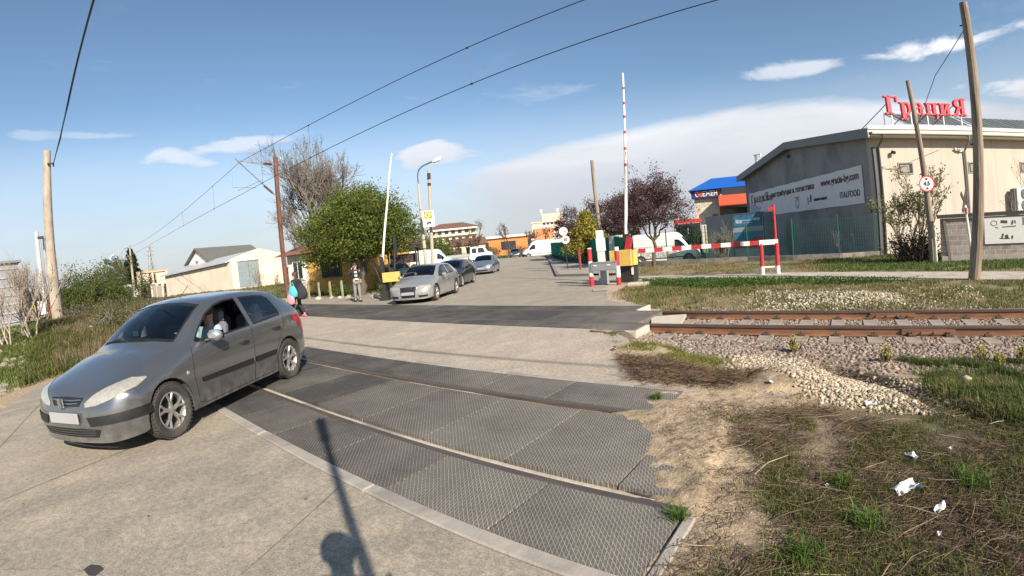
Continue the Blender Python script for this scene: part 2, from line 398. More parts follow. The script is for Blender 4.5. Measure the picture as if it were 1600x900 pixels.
edge_add = .012*sstep(pv2, .05, .25)*(1-sstep(pv, .5, 1.5)); Z += edge_add*(Y < 7)
tn = sd(TRACKN); tf = sd(TRACKF)
sl_ = sandlift(X, Y)
inn = tn < .02
Z = np.where(inn, np.clip(sl_, -.09, .035), Z)
blend = (tn >= .02) & (tn < .5) & (X > -1.2) & (Y > 1.2) & (Y < 4.9)
Z = np.where(blend, np.minimum(np.maximum(Z, -.1), .05), Z)
Z = np.where(tf < .02, -.15, Z)
kb = (Y > 4.42) & (Y < 4.93) & (X > -1.85) & (X < -.12)
Z = np.where(kb, np.minimum(Z, .004+.03*(fbm(X, Y, .3, 88)-.5)), Z)
Z = np.where((sd(PATH) < -.05) | (sd(SIDEWALK) < -.05), np.minimum(Z, terrain(X, Y)-.03), Z)
# colours of the soil
def lerp(a, b, t): return a+(b-a)*t[:, None]
sand = np.array([.385, .29, .19]); soil = np.array([.10, .075, .052]); dry = np.array([.27, .21, .12]); green = np.array([.075, .10, .028]); pink = np.array([.36, .27, .21]); grey = np.array([.12, .095, .078])
f1 = fbm(X, Y, 2.2, 41); f2 = fbm(X, Y, .5, 42); f3 = fbm(X, Y, 9, 43)
C = np.tile(dry*.85, (len(X), 1))
C = lerp(C, np.tile(green, (len(X), 1)), sstep(f1*.6+f2*.4, .42, .6)*.8)
BRUSH = [(-.95, 4.1), (-.85, 3.6), (-.5, 3.2), (-.42, 2.7), (-.48, 2.2), (-.62, 1.9), (-.2, 1.2), (.4, -1), (6, -1), (6, 5.4), (1.4, 4.9), (.4, 4.5), (-.3, 4.55)]
bz = sd(BRUSH)+wob
C = lerp(C, np.tile(sand, (len(X), 1)), (1-sstep(np.abs(pv-.2), .5, 1.1))*(Y < 8)*1.0)
vz = sstep(X, -2.2, -1.6)*(1-sstep(X, -.3, 0.5))*(1-sstep(Y, 5.3, 5.9)); C = lerp(C, np.tile(sand, (len(X), 1)), vz)
C = lerp(C, np.tile(soil, (len(X), 1))*(1+.5*(f2-.5))[:, None], (1-sstep(bz, -.25, .1))*(.55+.45*sstep(f2, .35, .6)))
C = lerp(C, np.tile(sand*.9, (len(X), 1)), sstep(X, -1.6, -1)*(1-sstep(X, .8, 1.4))*sstep(Y, 4.9, 5.1)*(1-sstep(Y, 6.6, 7.0)))
C = lerp(C, np.tile(soil*1.2, (len(X), 1)), (1-sstep(np.abs(X-.3-(6.2-Y)*.62), .12, .4))*sstep(Y, 4.2, 4.6)*(1-sstep(Y, 6.2, 6.6)))
dd = Y+K2*X
C = lerp(C, np.tile(grey, (len(X), 1)), sstep(dd, 6.7, 7.3)*(1-sstep(dd, 10.9, 11.5))*((X > -3.8) | (X < -22.4)))
C = lerp(C, np.tile(pink*1.15, (len(X), 1)), (1-sstep(np.abs(pv-.1), .3, 1.0))*(Y >= 10.8)*(Y < 25))
BR2 = [(-2.95, 6.1), (-2.2, 4.95), (-.8, 4.95), (-.75, 5.5), (-1.6, 5.8)]
C = lerp(C, np.tile(soil*1.1, (len(X), 1)), (1-sstep(sd(BR2)+wob, -.2, .15))*.9)
C = lerp(C, np.tile(sand*.85, (len(X), 1)), (1-sstep(np.abs(Y+1.3+(-X-20)*.04), .7, 1.3))*(X < -10)*(X > -60)*.6)
C = lerp(C, np.tile(np.array([.06, .052, .045]), (len(X), 1)), (inn & (sl_ < -.02)).astype(float))
C = C*(1-.38*sstep(fbm(X, Y, .28, 71)*.6+fbm(X, Y, .07, 72)*.4, .5, .68)*(X > -2.2)*(Y < 8))[:, None]
C = np.clip(C, .01, 1)
nx, ny = len(gx), len(gy)
I = np.arange(nx*ny).reshape(ny, nx)
F = np.stack([I[:-1, :-1].ravel(), I[:-1, 1:].ravel(), I[1:, 1:].ravel(), I[1:, :-1].ravel()], 1)
GROUND_MAT = vmat('ground_soil', 'col', rough=.95, fine=14, fvar=.38, bump=.012, bscale=45)
g = npmesh('ground', np.stack([X, Y, Z], 1), F, GROUND_MAT, smooth=True, colors=C); tag(g, kind='structure')
def gz(x, y):
    """height of the visible ground at one or many points"""
    x = np.atleast_1d(np.asarray(x, float)); y = np.atleast_1d(np.asarray(y, float))
    i = np.clip(np.searchsorted(gx, x)-1, 0, nx-2); j = np.clip(np.searchsorted(gy, y)-1, 0, ny-2)
    tx = (x-gx[i])/(gx[i+1]-gx[i]); ty = (y-gy[j])/(gy[j+1]-gy[j]); ZZ = Z.reshape(ny, nx)
    return (ZZ[j, i]*(1-tx)+ZZ[j, i+1]*tx)*(1-ty)+(ZZ[j+1, i]*(1-tx)+ZZ[j+1, i+1]*tx)*ty
def gz1(x, y): return float(terrain(np.array([x]), np.array([y]))[0])

# ---------------------------------------------------------------- pavement sheets
def sheet(name, P, m, z=0.0, step=.5, pad=.0, follow=True, dz=0, kind='structure', label=None):
    """flat sheet of a polygon, cut into a grid so it can follow the terrain; the outline is a little ragged"""
    bm = bmesh.new()
    pts = []
    n = len(P)
    for i in range(n):
        a = np.array(P[i], float); b = np.array(P[(i+1) % n], float); k = max(1, int(np.hypot(*(b-a))/step))
        for t in range(k): pts.append(a+(b-a)*t/k)
    c = np.mean(P, 0)
    vs = [bm.verts.new((p[0], p[1], 0)) for p in pts]
    f = bm.faces.new(vs)
    bmesh.ops.triangulate(bm, faces=[f])
    if follow:
        xs = [p[0] for p in pts]; ys = [p[1] for p in pts]
        gs = 4.0
        for k in np.arange(math.floor(min(xs)/gs)*gs, max(xs), gs): bmesh.ops.bisect_plane(bm, geom=bm.verts[:]+bm.edges[:]+bm.faces[:], plane_co=(k, 0, 0), plane_no=(1, 0, 0))
        for k in np.arange(math.floor(min(ys)/gs)*gs, max(ys), gs): bmesh.ops.bisect_plane(bm, geom=bm.verts[:]+bm.edges[:]+bm.faces[:], plane_co=(0, k, 0), plane_no=(0, 1, 0))
    for v in bm.verts:
        v.co.z = z+(float(terrain(v.co.x, v.co.y)) if (follow and (v.co.y > 22 or v.co.x < -24)) else 0)+dz
    me = bpy.data.meshes.new(name); bm.to_mesh(me); bm.free(); me.materials.append(m)
    o = bpy.data.objects.new(name, me); COL.objects.link(o); tag(o, kind=kind, label=label)
    return o
def offset(P, d):
    """grow a polygon by d"""
    n = len(P); out = []
    area = sum(P[i][0]*P[(i+1) % n][1]-P[(i+1) % n][0]*P[i][1] for i in range(n)); s = 1 if area > 0 else -1
    for i in range(n):
        a, b, c = Vector(P[i-1]), Vector(P[i]), Vector(P[(i+1) % n])
        n1 = Vector(((b-a).y, -(b-a).x)).normalized(); n2 = Vector(((c-b).y, -(c-b).x)).normalized()
        m_ = (n1+n2); m_ = m_.normalized()/max(.5, m_.normalized().dot(n1)) if m_.length > 1e-6 else n1
        out.append(tuple(b+m_*d*s))
    return out
def paving_mat(name, a, b, c, crack=.5, rough=.85):
    m = bpy.data.materials.new(name); m.use_nodes = True; nt = m.node_tree; N = nt.nodes; L = nt.links; bs = N['Principled BSDF']
    bs.inputs['Roughness'].default_value = rough; bs.inputs['Specular IOR Level'].default_value = .3
    tc = N.new('ShaderNodeTexCoord')
    def noise(s, d, r, st=(1, 1, 1), rz=0, dist=0):
        mp = N.new('ShaderNodeMapping'); mp.inputs['Scale'].default_value = st; mp.inputs['Rotation'].default_value = (0, 0, rz); L.new(tc.outputs['Object'], mp.inputs[0])
        n = N.new('ShaderNodeTexNoise'); n.inputs['Scale'].default_value = s; n.inputs['Detail'].default_value = d; n.inputs['Roughness'].default_value = r; n.inputs['Distortion'].default_value = dist
        L.new(mp.outputs[0], n.inputs['Vector']); return n.outputs['Fac']
    def rng_(v, a0, a1, b0=0, b1=1):
        r = N.new('ShaderNodeMapRange'); L.new(v, r.inputs[0]); r.inputs[1].default_value = a0; r.inputs[2].default_value = a1; r.inputs[3].default_value = b0; r.inputs[4].default_value = b1; return r.outputs[0]
    def mix(f, x, y, mode='MIX', fac=None):
        n = N.new('ShaderNodeMix'); n.data_type = 'RGBA'; n.blend_type = mode
        if fac is not None: n.inputs[0].default_value = fac
        else: L.new(f, n.inputs[0])
        for k, v in ((6, x), (7, y)):
            if isinstance(v, tuple): n.inputs[k].default_value = (*v, 1)
            else: L.new(v, n.inputs[k])
        return n.outputs[2]
    # broad patches drawn out along the driving direction, then blotches, then grit
    broad = noise(.35, 5, .6, (1, .28, 1), .52); blot = noise(2.3, 8, .7, (1, .6, 1), .52, .3); grit = noise(70, 4, .75); grit2 = noise(19, 6, .7)
    col = mix(rng_(broad, .38, .62), a, b)
    col = mix(rng_(blot, .45, .70), col, c)
    col = mix(None, col, rng_(grit, .28, .72, .6, 1.4), 'MULTIPLY', 1)
    col = mix(None, col, rng_(grit2, .3, .7, .70, 1.30), 'MULTIPLY', 1)
    spots = noise(5.5, 3, .5); col = mix(rng_(spots, .735, .75), col, tuple(.45*k for k in a))
    vo = N.new('ShaderNodeTexVoronoi'); vo.feature = 'DISTANCE_TO_EDGE'; vo.inputs['Scale'].default_value = .22
    wv = N.new('ShaderNodeVectorMath'); wv.operation = 'ADD'; L.new(tc.outputs['Object'], wv.inputs[0])
    wn = N.new('ShaderNodeTexNoise'); wn.inputs['Scale'].default_value = 1.1; wn.inputs['Detail'].default_value = 5; L.new(tc.outputs['Object'], wn.inputs['Vector']); L.new(wn.outputs['Color'], wv.inputs[1]); L.new(wv.outputs[0], vo.inputs['Vector'])
    cr = rng_(vo.outputs[0], 0, .0022, crack, 0)
    col = mix(cr, col, tuple(.42*k for k in a))
    L.new(col, bs.inputs['Base Color'])
    bp = N.new('ShaderNodeBump'); bp.inputs['Distance'].default_value = .004; L.new(grit, bp.inputs['Height']); L.new(bp.outputs[0], bs.inputs['Normal'])
    return m
M_APRON = paving_mat('worn_concrete', (.245, .213, .172), (.315, .27, .205), (.375, .318, .24))
M_STRIP = paving_mat('pale_concrete', (.355, .295, .235), (.31, .265, .21), (.43, .36, .28))
M_ROAD = paving_mat('old_asphalt', (.245, .215, .178), (.285, .245, .195), (.345, .29, .225), crack=.7)
sheet('road', FAR, M_ROAD, z=.0)
sheet('road_apron', offset([p for p in APRON], .0), M_APRON, z=.0, follow=False)
sheet('road_strip_between_tracks', STRIP and [(-1.7, 4.80), (-2.0, 5.25), (-2.4, 5.9), (-2.9, 6.6), (-3.25, 7.2), (-3.7, 7.6), (-4.35, 7.93), (-23.5, 8.32), (-19, 7.2), (-16, 4.80)], M_STRIP, z=.0, follow=False)
M_PATH = mat('path_concrete', (.42, .365, .30), .9, var=.14, scale=3, bump=.004, bscale=40, col2=(.33, .28, .23))
sheet('path', PATH, M_PATH, z=.012, step=.7, follow=False)
M_SIDE = mat('sidewalk_asphalt', (.27, .24, .21), .9, var=.15, scale=3, bump=.003, bscale=60, col2=(.33, .28, .23))
sheet('sidewalk', SIDEWALK, M_SIDE, z=.10)

# ---------------------------------------------------------------- kerbs
M_KERB = mat('kerb_concrete', (.33, .29, .25), .85, var=.16, scale=9, bump=.003, bscale=60, col2=(.25, .22, .19))
M_KERBSH = mat('kerb_shaded_side', (.20, .18, .16), .9, var=.2, scale=9)  # kerb concrete darkened in colour for the shadow on the sidewalk kerb
def kerb_row(name, label, cat, pts, w, h, z, seg, m, group, gap=.012):
    """a row of separate kerb stones following pts"""
    L = 0
    first = None; n = 0
    for (a, b) in zip(pts[:-1], pts[1:]):
        a = Vector(a); b = Vector(b); d = b-a; k = max(1, round(d.length/seg)); rz = math.atan2(d.y, d.x); s = d.length/k
        for i in range(k):
            c = a+d*((i+.5)/k)
            m_ = MB(); m_.box((0, 0, 0), (s-gap, w, h), bev=.012)
            zz = z+(gz1(c.x, c.y) if (c.y > 22 or c.x < -24) else 0)+rnd.uniform(-.004, .003)
            o = m_.build(name, m, loc=(c.x, c.y, zz)); o.rotation_euler = (0, rnd.uniform(-.003, .003), rz+rnd.uniform(-.004, .004))
            tag(o, label, cat, group)
for i in range(7):
    pass
kerb_row('kerb_stone', 'long flush kerb stone bordering the mesh panels beside the near concrete apron', 'kerb', [(-.86, 1.735), (-15.1, 1.735)], .125, .16, -.068, 2.16, M_KERB, 'kerb stones along the near crossing panels')
kerb_row('kerb_stone', 'narrow flush kerb stone between the near crossing panels and the pale concrete strip', 'kerb', [(-.22, 4.80), (-15.4, 4.80)], .09, .16, -.074, 1.9, M_KERB, 'kerb stones behind the near crossing panels')
kerb_row('kerb_stone', 'raised kerb stone along the sidewalk by the green fence', 'kerb', [(-11.15, 20.62), (-13.45, 21.2), (-32.7, 49.8)], .13, .22, .02, 2.0, M_KERBSH, 'kerb stones along the far sidewalk')

# ---------------------------------------------------------------- crossing panels
def panel_mat():
    m = bpy.data.materials.new('ribbed_rubber_panel'); m.use_nodes = True; nt = m.node_tree; N = nt.nodes; L = nt.links; b = N['Principled BSDF']
    tc = N.new('ShaderNodeTexCoord'); geo = N.new('ShaderNodeNewGeometry')
    def fam(ang, s):
        d = N.new('ShaderNodeVectorMath'); d.operation = 'DOT_PRODUCT'; L.new(geo.outputs['Position'], d.inputs[0])
        d.inputs[1].default_value = (math.cos(math.radians(ang))/s, math.sin(math.radians(ang))/s, 0)
        w = N.new('ShaderNodeMath'); w.operation = 'FRACT'; L.new(d.outputs['Value'], w.inputs[0])
        a = N.new('ShaderNodeMath'); a.operation = 'SUBTRACT'; L.new(w.outputs[0], a.inputs[0]); a.inputs[1].default_value = .5
        c = N.new('ShaderNodeMath'); c.operation = 'ABSOLUTE'; L.new(a.outputs[0], c.inputs[0])
        r = N.new('ShaderNodeMapRange'); r.interpolation_type = 'SMOOTHSTEP'; L.new(c.outputs[0], r.inputs[0]); r.inputs[1].default_value = .05; r.inputs[2].default_value = .10; r.inputs[3].default_value = 1; r.inputs[4].default_value = 0
        return r.outputs[0]
    l1 = fam(18, .0225); l2 = fam(46, .029)
    mx = N.new('ShaderNodeMath'); mx.operation = 'MAXIMUM'; L.new(l1, mx.inputs[0]); L.new(l2, mx.inputs[1])
    n = N.new('ShaderNodeTexNoise'); n.inputs['Scale'].default_value = 1.3; n.inputs['Detail'].default_value = 6; n.inputs['Roughness'].default_value = .65; L.new(geo.outputs['Position'], n.inputs['Vector'])
    n2 = N.new('ShaderNodeTexNoise'); n2.inputs['Scale'].default_value = 60; n2.inputs['Detail'].default_value = 3; L.new(geo.outputs['Position'], n2.inputs['Vector'])
    # dust gathers towards the right-hand end of the crossing
    sx = N.new('ShaderNodeSeparateXYZ'); L.new(geo.outputs['Position'], sx.inputs[0])
    dr = N.new('ShaderNodeMapRange'); L.new(sx.outputs[0], dr.inputs[0]); dr.inputs[1].default_value = -6.5; dr.inputs[2].default_value = -1.2; dr.inputs[3].default_value = -.26; dr.inputs[4].default_value = .16
    ad = N.new('ShaderNodeMath'); ad.operation = 'ADD'; L.new(dr.outputs[0], ad.inputs[0]); L.new(n.outputs['Fac'], ad.inputs[1])
    oi_ = N.new('ShaderNodeObjectInfo'); a2_ = N.new('ShaderNodeMath'); a2_.operation = 'MULTIPLY_ADD'; L.new(oi_.outputs['Random'], a2_.inputs[0]); a2_.inputs[1].default_value = .24; L.new(ad.outputs[0], a2_.inputs[2]); ad = a2_
    du = N.new('ShaderNodeMapRange'); L.new(ad.outputs[0], du.inputs[0]); du.inputs[1].default_value = .25; du.inputs[2].default_value = .95; du.clamp = True
    base = N.new('ShaderNodeMix'); base.data_type = 'RGBA'; L.new(du.outputs[0], base.inputs[0]); base.inputs[6].default_value = (.046, .043, .041, 1); base.inputs[7].default_value = (.155, .138, .12, 1)
    rib = N.new('ShaderNodeMix'); rib.data_type = 'RGBA'; L.new(du.outputs[0], rib.inputs[0]); rib.inputs[6].default_value = (.135, .125, .115, 1); rib.inputs[7].default_value = (.40, .355, .30, 1)
    c = N.new('ShaderNodeMix'); c.data_type = 'RGBA'; L.new(mx.outputs[0], c.inputs[0]); L.new(base.outputs[2], c.inputs[6]); L.new(rib.outputs[2], c.inputs[7])
    mr = N.new('ShaderNodeMapRange'); L.new(n2.outputs['Fac'], mr.inputs[0]); mr.inputs[1].default_value = .3; mr.inputs[2].default_value = .7; mr.inputs[3].default_value = .75; mr.inputs[4].default_value = 1.25
    mu = N.new('ShaderNodeMix'); mu.data_type = 'RGBA'; mu.blend_type = 'MULTIPLY'; mu.inputs[0].default_value = 1; L.new(c.outputs[2], mu.inputs[6]); L.new(mr.outputs[0], mu.inputs[7])
    L.new(mu.outputs[2], b.inputs['Base Color']); b.inputs['Roughness'].default_value = .8; b.inputs['Specular IOR Level'].default_value = .15
    bp = N.new('ShaderNodeBump'); bp.inputs['Distance'].default_value = .004; L.new(mx.outputs[0], bp.inputs['Height']); L.new(bp.outputs[0], b.inputs['Normal'])
    return m
M_PANEL = panel_mat()
PANEL_SIDE = mat('panel_concrete_edge', (.46, .40, .32), .9, var=.15, scale=10)
def panel(x0, x1, y0, y1, label, group, skew=0, rz=0, depth=.07, z=0):
    cx, cy = (x0+x1)/2, (y0+y1)/2
    m_ = MB(); m_.box((0, 0, -depth/2), (x1-x0-.020, y1-y0, depth))
    o = m_.build('crossing_panel', M_PANEL, loc=(cx, cy, z)); o.rotation_euler = (rnd.uniform(-.001, .001), rnd.uniform(-.0015, .0015), rz)
    tag(o, label, 'crossing panel', group)
ends = {'front': (-.78, 1.80, 2.485), 'middle': (-.32, 2.655, 3.905), 'back': (-.88, 4.085, 4.755)}
for row, (xe, y0, y1) in ends.items():
    for k in range(15):
        x1 = xe-k*1.0
        if x1 < -15: break
        if row == 'middle' and k == 0: txt = 'mesh panel between the near rails, rightmost and half buried in drifted sand'
        elif row == 'back' and k == 0: txt = 'mesh panel behind the near track, rightmost and buried under sand and soil'
        else: txt = {'front': 'dark ribbed mesh panel in the row between kerb and nearest rail', 'middle': 'dark ribbed mesh panel lying between the two near rails', 'back': 'dark ribbed mesh panel in the row behind the near track'}[row]
        panel(x1-1.0, x1 if (row == 'front' or k) else x1-.62, y0, y1, txt, None if (k == 0 and row != 'front') else {'front': 'mesh panels in front of the near track', 'middle': 'mesh panels between the near rails', 'back': 'mesh panels behind the near track'}[row])
m_ = MB(); m_.box((0, 0, 0), (.075, .72, .14), bev=.012)
tag(m_.build('end_beam', M_KERB, loc=(-.735, 2.1, -.062)), 'short pale concrete beam closing the right end of the front mesh panels', 'concrete beam')
for x1 in ():
    panel(x1-1.0, x1-.02, 1.80, 2.485, 'ribbed panel mostly hidden under soil and weeds beyond the short concrete beam', 'buried panels beyond the concrete beam', z=-.012)
M_PANELF = M_PANEL
for row, (xe, d0, d1) in {'f': (-3.42, 7.80, 8.41), 'm': (-3.62, 8.50, 9.91), 'b': (-4.3, 10.0, 10.72)}.items():
    for k in range(16):
        x1 = xe-k*1.2; cx = x1-.6; dc = (d0+d1)/2
        m_ = MB(); m_.box((0, 0, -.07), (1.176, d1-d0, .14))
        o = m_.build('crossing_panel', M_PANELF, loc=t2(cx, dc, .0)); o.rotation_euler = (0, 0, -K2)
        tag(o, {'f': 'dark panel on the nearer side of the far track', 'm': 'dark panel lying between the far rails', 'b': 'dark panel on the road side beyond the far track'}[row], 'crossing panel', {'f': 'panels in front of the far track', 'm': 'panels between the far rails', 'b': 'panels beyond the far track'}[row])
m_ = MB(); m_.box((0, 0, 0), (1.15, .07, .15), bev=.01); m_.box((.56, .3, 0), (.07, .66, .15), bev=.01)
tag(m_.build('edge_beam', PANEL_SIDE, loc=t2(-3.93, 7.735, -.078)), 'pale concrete edge beam exposed under the right end of the far panels', 'concrete beam')
m_ = MB(); m_.box((0, 0, 0), (.07, .76, .17), bev=.01)
tag(m_.build('edge_beam', PANEL_SIDE, loc=t2(-4.255, 10.36, -.06)), 'pale concrete beam at the far right corner of the far panels', 'concrete beam')
m_ = MB(); m_.prism([(0, 0), (.55, .1), (.45, .95), (-.28, .75)], (0, 0, 0), (1, 0, 0), (0, 1, .1), (0, 0, 1), .05)
tag(m_.build('slab', PANEL_SIDE, loc=(-3.42, 8.75, -.16)), 'tilted pale concrete slab lying between the far rails at the panel end', 'slab')

# ---------------------------------------------------------------- rails
M_RAIL = mat('rusty_rail', (.17, .085, .05), .62, metal=.25, var=.35, scale=14, col2=(.30, .15, .08), mix=(.4, .65), m2scale=5, stretch=(.15, 1, 1))
M_RAILTOP = mat('rail_head_steel', (.15, .115, .095), .42, metal=.55, var=.25, scale=20, stretch=(.1, 1, 1))
RP = [(-.0625, 0), (.0625, 0), (.0625, .012), (.012, .032), (.009, .11), (.034, .132), (.0345, .165), (.026, .172), (-.026, .172), (-.0345, .165), (-.034, .132), (-.009, .11), (-.012, .032), (-.0625, .012)]
def rail(x0, x1, yf, zf, label, rz=0):
    """rail profile swept along x; the head is a part of its own colour"""
    xs = [x0]; 
    while xs[-1] < x1: xs.append(min(x1, xs[-1]+2))
    root = thing('rail', label, 'rail', (0, 0, 0))
    def sweep(prof, name, m):
        m_ = MB(); n = len(prof)
        vs = [(x, yf(x)+p[0], zf(x)-.172+p[1]) for x in xs for p in prof]
        fs = [(i*n+k, i*n+(k+1) % n, (i+1)*n+(k+1) % n, (i+1)*n+k) for i in range(len(xs)-1) for k in range(n)]+[tuple(range(n)), tuple((len(xs)-1)*n+k for k in range(n))]
        m_.add(vs, fs); return m_.build(name, m, root)
    sweep(RP[:6]+[(.0338, .138), (-.0338, .138)]+RP[10:], 'rail_web', M_RAIL)
    sweep([(.0350, .1385), (.0350, .165), (.026, .1725), (-.026, .1725), (-.0350, .165), (-.0350, .1385)], 'rail_head', M_RAILTOP)
    return root
zl = lambda y: (lambda x: (gz1(x, y) if x < -15.6 else 0.0)-(0 if x > -15.6 else .0))
r1 = rail(-46, -.78, lambda x: 2.525, lambda x: .0 if x > -15.4 else gz1(x, 2.5)+.02, 'rail of the near track, the one beside the front row of mesh panels')
r2 = rail(-46, -1.2, lambda x: 4.035, lambda x: .0 if x > -15.4 else gz1(x, 4)+.02, 'rail of the near track, the one beside the back row of mesh panels')
def zfar(x): return 0.0 if x > -24 else max(0.0, float(terrain(x, 13.0)))*1.0
r3 = rail(-120, 26, lambda x: 8.453-K2*x, zfar, 'rusty nearer rail of the far track running out to the right over ballast')
r4 = rail(-120, 26, lambda x: 9.960-K2*x, zfar, 'rusty farther rail of the far track running out to the right')
for root, d, xj, s in ((r3, 8.453, 1.55, -1), (r4, 9.96, 1.15, -1)):
    m_ = MB(); m_.box((0, 0, 0), (.85, .028, .085), bev=.006)
    for q in range(4): m_.tube([(-.3+q*.2, -.02, 0), (-.3+q*.2, -.045, 0)], .018, 6)
    o = m_.build('fishplate', M_RAIL, root, loc=(xj, d-K2*xj-.035, -.095)); o.rotation_euler = (0, 0, -K2)
# sand and dirt filling the flangeways
M_SAND = mat('packed_sand', (.44, .38, .30), .95, var=.2, scale=16, bump=.006, bscale=40, col2=(.24, .20, .165), mix=(.5, .62), m2scale=1.6)
for yy, x0, x1, lb in ((2.605, -15.4, -.9, 'front'), (3.952, -15.4, -1.9, 'back')):
    m_ = MB(); xs = np.linspace(x0, x1, 120); vs = []; 
    for x in xs:
        zz = -.030+.022*(fbm(np.array([x]), np.array([yy]), .8, 77)[0])
        zz -= .006; vs += [(x, yy-.045, zz-.012), (x, yy, zz+.002), (x, yy+.05, zz-.012)]
    fs = [(i*3+k, (i+1)*3+k, (i+1)*3+k+1, i*3+k+1) for i in range(len(xs)-1) for k in (0, 1)]
    m_.add(vs, fs); o = m_.build('sand_fill', M_SAND, smooth=True); tag(o, kind='stuff', label='pale sand packed in the groove beside the '+lb+' near rail')

# ---------------------------------------------------------------- sleepers
M_SLEEP = mat('old_concrete_sleeper', (.30, .245, .195), .9, var=.2, scale=7, bump=.004, bscale=40, col2=(.20, .155, .12))
M_CLIP = mat('rail_clip_iron', (.11, .065, .045), .7, metal=.4, var=.3, scale=20)
def sleeper():
    root = thing('sleeper', '', 'sleeper')
    m_ = MB(); m_.prism([(-.15, -.16), (.15, -.16), (.12, 0), (-.12, 0)], (0, -1.25, 0), (1, 0, 0), (0, 0, 1), (0, 1, 0), 2.5); m_.build('sleeper_beam', M_SLEEP, root)
    for s in (-1, 1):
        m_ = MB()
        for q in (-1, 1):
            m_.box((0, s*.7535+q*.085, .018), (.12, .06, .05), bev=.01); m_.tube([(0, s*.7535+q*.085, .02), (0, s*.7535+q*.085, .075)], .016, 6)
        m_.box((0, s*.7535, -.0), (.15, .26, .012)); m_.build('rail_fastening', M_CLIP, root)
    return root
s0 = sleeper(); k = 0
for x in list(np.arange(-2.9, 9.5, .6))+list(np.arange(-24, -40, -.6)):
    o = s0 if k == 0 else copy_tree(s0); k += 1
    z = -.158+(zfar(x) if x < -20 else 0)
    o.location = t2(x, 9.207, z+rnd.uniform(-.006, .004)); o.rotation_euler = (0, 0, -K2+rnd.uniform(-.012, .012))
    tag(o, 'grey brown concrete sleeper under the far track right of the crossing' if x > -4 else 'concrete sleeper under the far track left of the crossing, far behind the grey car', 'sleeper', 'sleepers under the far track right of the crossing' if x > -4 else 'sleepers under the far track left of the crossing')
m_ = MB()
for (a, b, w_) in (((-6.2, 1.6), (-2.2, -9), .012), ((-3.1, 1.6), (.6, -6), .009), ((-14, .2), (-1.3, -2.2), .010)):
    a, b = Vector(a), Vector(b); n_ = 26; P_ = [a+(b-a)*(k/n_)+Vector((rnd.uniform(-.01, .01), rnd.uniform(-.01, .01))) for k in range(n_+1)]
    for p_, q_ in zip(P_[:-1], P_[1:]):
        t_ = (q_-p_).normalized(); s_ = Vector((-t_.y, t_.x))*w_*rnd.uniform(.3, 1); m_.add([(*(p_+s_), .003), (*(p_-s_), .003), (*(q_-s_), .003), (*(q_+s_), .003)], [(0, 1, 2, 3)])
tag(m_.build('road_joint', mat('joint_fill', (.15, .13, .11), .9, var=.3, scale=9), fixn=False), kind='structure')
# ---------------------------------------------------------------- serif letters for the shop name
def glyph(ch):
    """filled polygons on a 0..1 high grid; returns (list of outlines, width). Holes are avoided by building strokes."""
    P = []
    def bar(x0, y0, x1, y1): P.append([(x0, y0), (x1, y0), (x1, y1), (x0, y1)])
    def para(x0, x1, y0, x2, x3, y1): P.append([(x0, y0), (x1, y0), (x3, y1), (x2, y1)])
    def arc(cx, cy, rx, ry, a0, a1, wx, wy, n=14):
        for i in range(n):
            t0 = math.radians(a0+(a1-a0)*i/n); t1 = math.radians(a0+(a1-a0)*(i+1)/n)
            P.append([(cx+rx*math.cos(t0), cy+ry*math.sin(t0)), (cx+rx*math.cos(t1), cy+ry*math.sin(t1)), (cx+(rx-wx)*math.cos(t1), cy+(ry-wy)*math.sin(t1)), (cx+(rx-wx)*math.cos(t0), cy+(ry-wy)*math.sin(t0))])
    if ch == 'Г':
        bar(.12, 0, .32, 1); bar(0, 0, .44, .09); bar(0, .91, .72, 1); bar(.62, .68, .72, .91); w = .78
    elif ch == 'р':
        bar(.1, -.3, .28, .66); bar(0, -.3, .4, -.22); bar(0, .60, .1, .68); arc(.34, .33, .30, .36, -100, 125, .17, .09); w = .70
    elif ch == 'а':
        bar(.40, .0, .57, .48); bar(.57, 0, .66, .08); arc(.32, .46, .25, .23, 0, 160, .16, .09); arc(.28, .20, .25, .22, 60, 330, .15, .08); bar(.28, .33, .42, .41); w = .72
    elif ch == 'ц':
        bar(.09, 0, .26, .66); bar(.46, 0, .63, .66); bar(0, 0, .74, .08); bar(0, .60, .34, .68); bar(.38, .60, .71, .68); para(.64, .74, 0, .58, .70, -.22); w = .80
    elif ch == 'и':
        bar(.09, 0, .26, .66); bar(.48, 0, .65, .66); para(.2, .32, .08, .44, .56, .60); bar(0, 0, .34, .08); bar(.40, 0, .74, .08); bar(0, .60, .34, .68); bar(.40, .60, .74, .68); w = .80
    elif ch == 'Я':
        bar(.58, 0, .78, 1); bar(.48, 0, .90, .09); bar(.62, .91, .90, 1); arc(.52, .72, .40, .28, 80, 262, .19, .10); bar(.50, .91, .60, 1); bar(.46, .43, .60, .53); para(.10, .32, .05, .34, .52, .48); bar(0, 0, .36, .09); w = .96
    return P, w
def word(name, txt, h, depth, m, parent, o, u, v, w_, xs=1.0, each=False, gap=.05, label=None):
    """text of hand-built glyphs; u reading direction, v up, w_ out of the face"""
    x = 0; outs = []
    M_ = MB()
    for ch in txt:
        P, wd = glyph(ch)
        k = MB() if each else M_
        for i, p in enumerate(P):
            t = depth*(1+.004*(i % 7)); k.prism([((x+a*xs)*h, b*h) for a, b in p], Vector(o)-Vector(w_)*0, u, v, w_, t)
        if each: k.build('letter', m, parent)
        x += wd*xs+gap
    if not each: M_.build(name, m, parent)
    return x*h

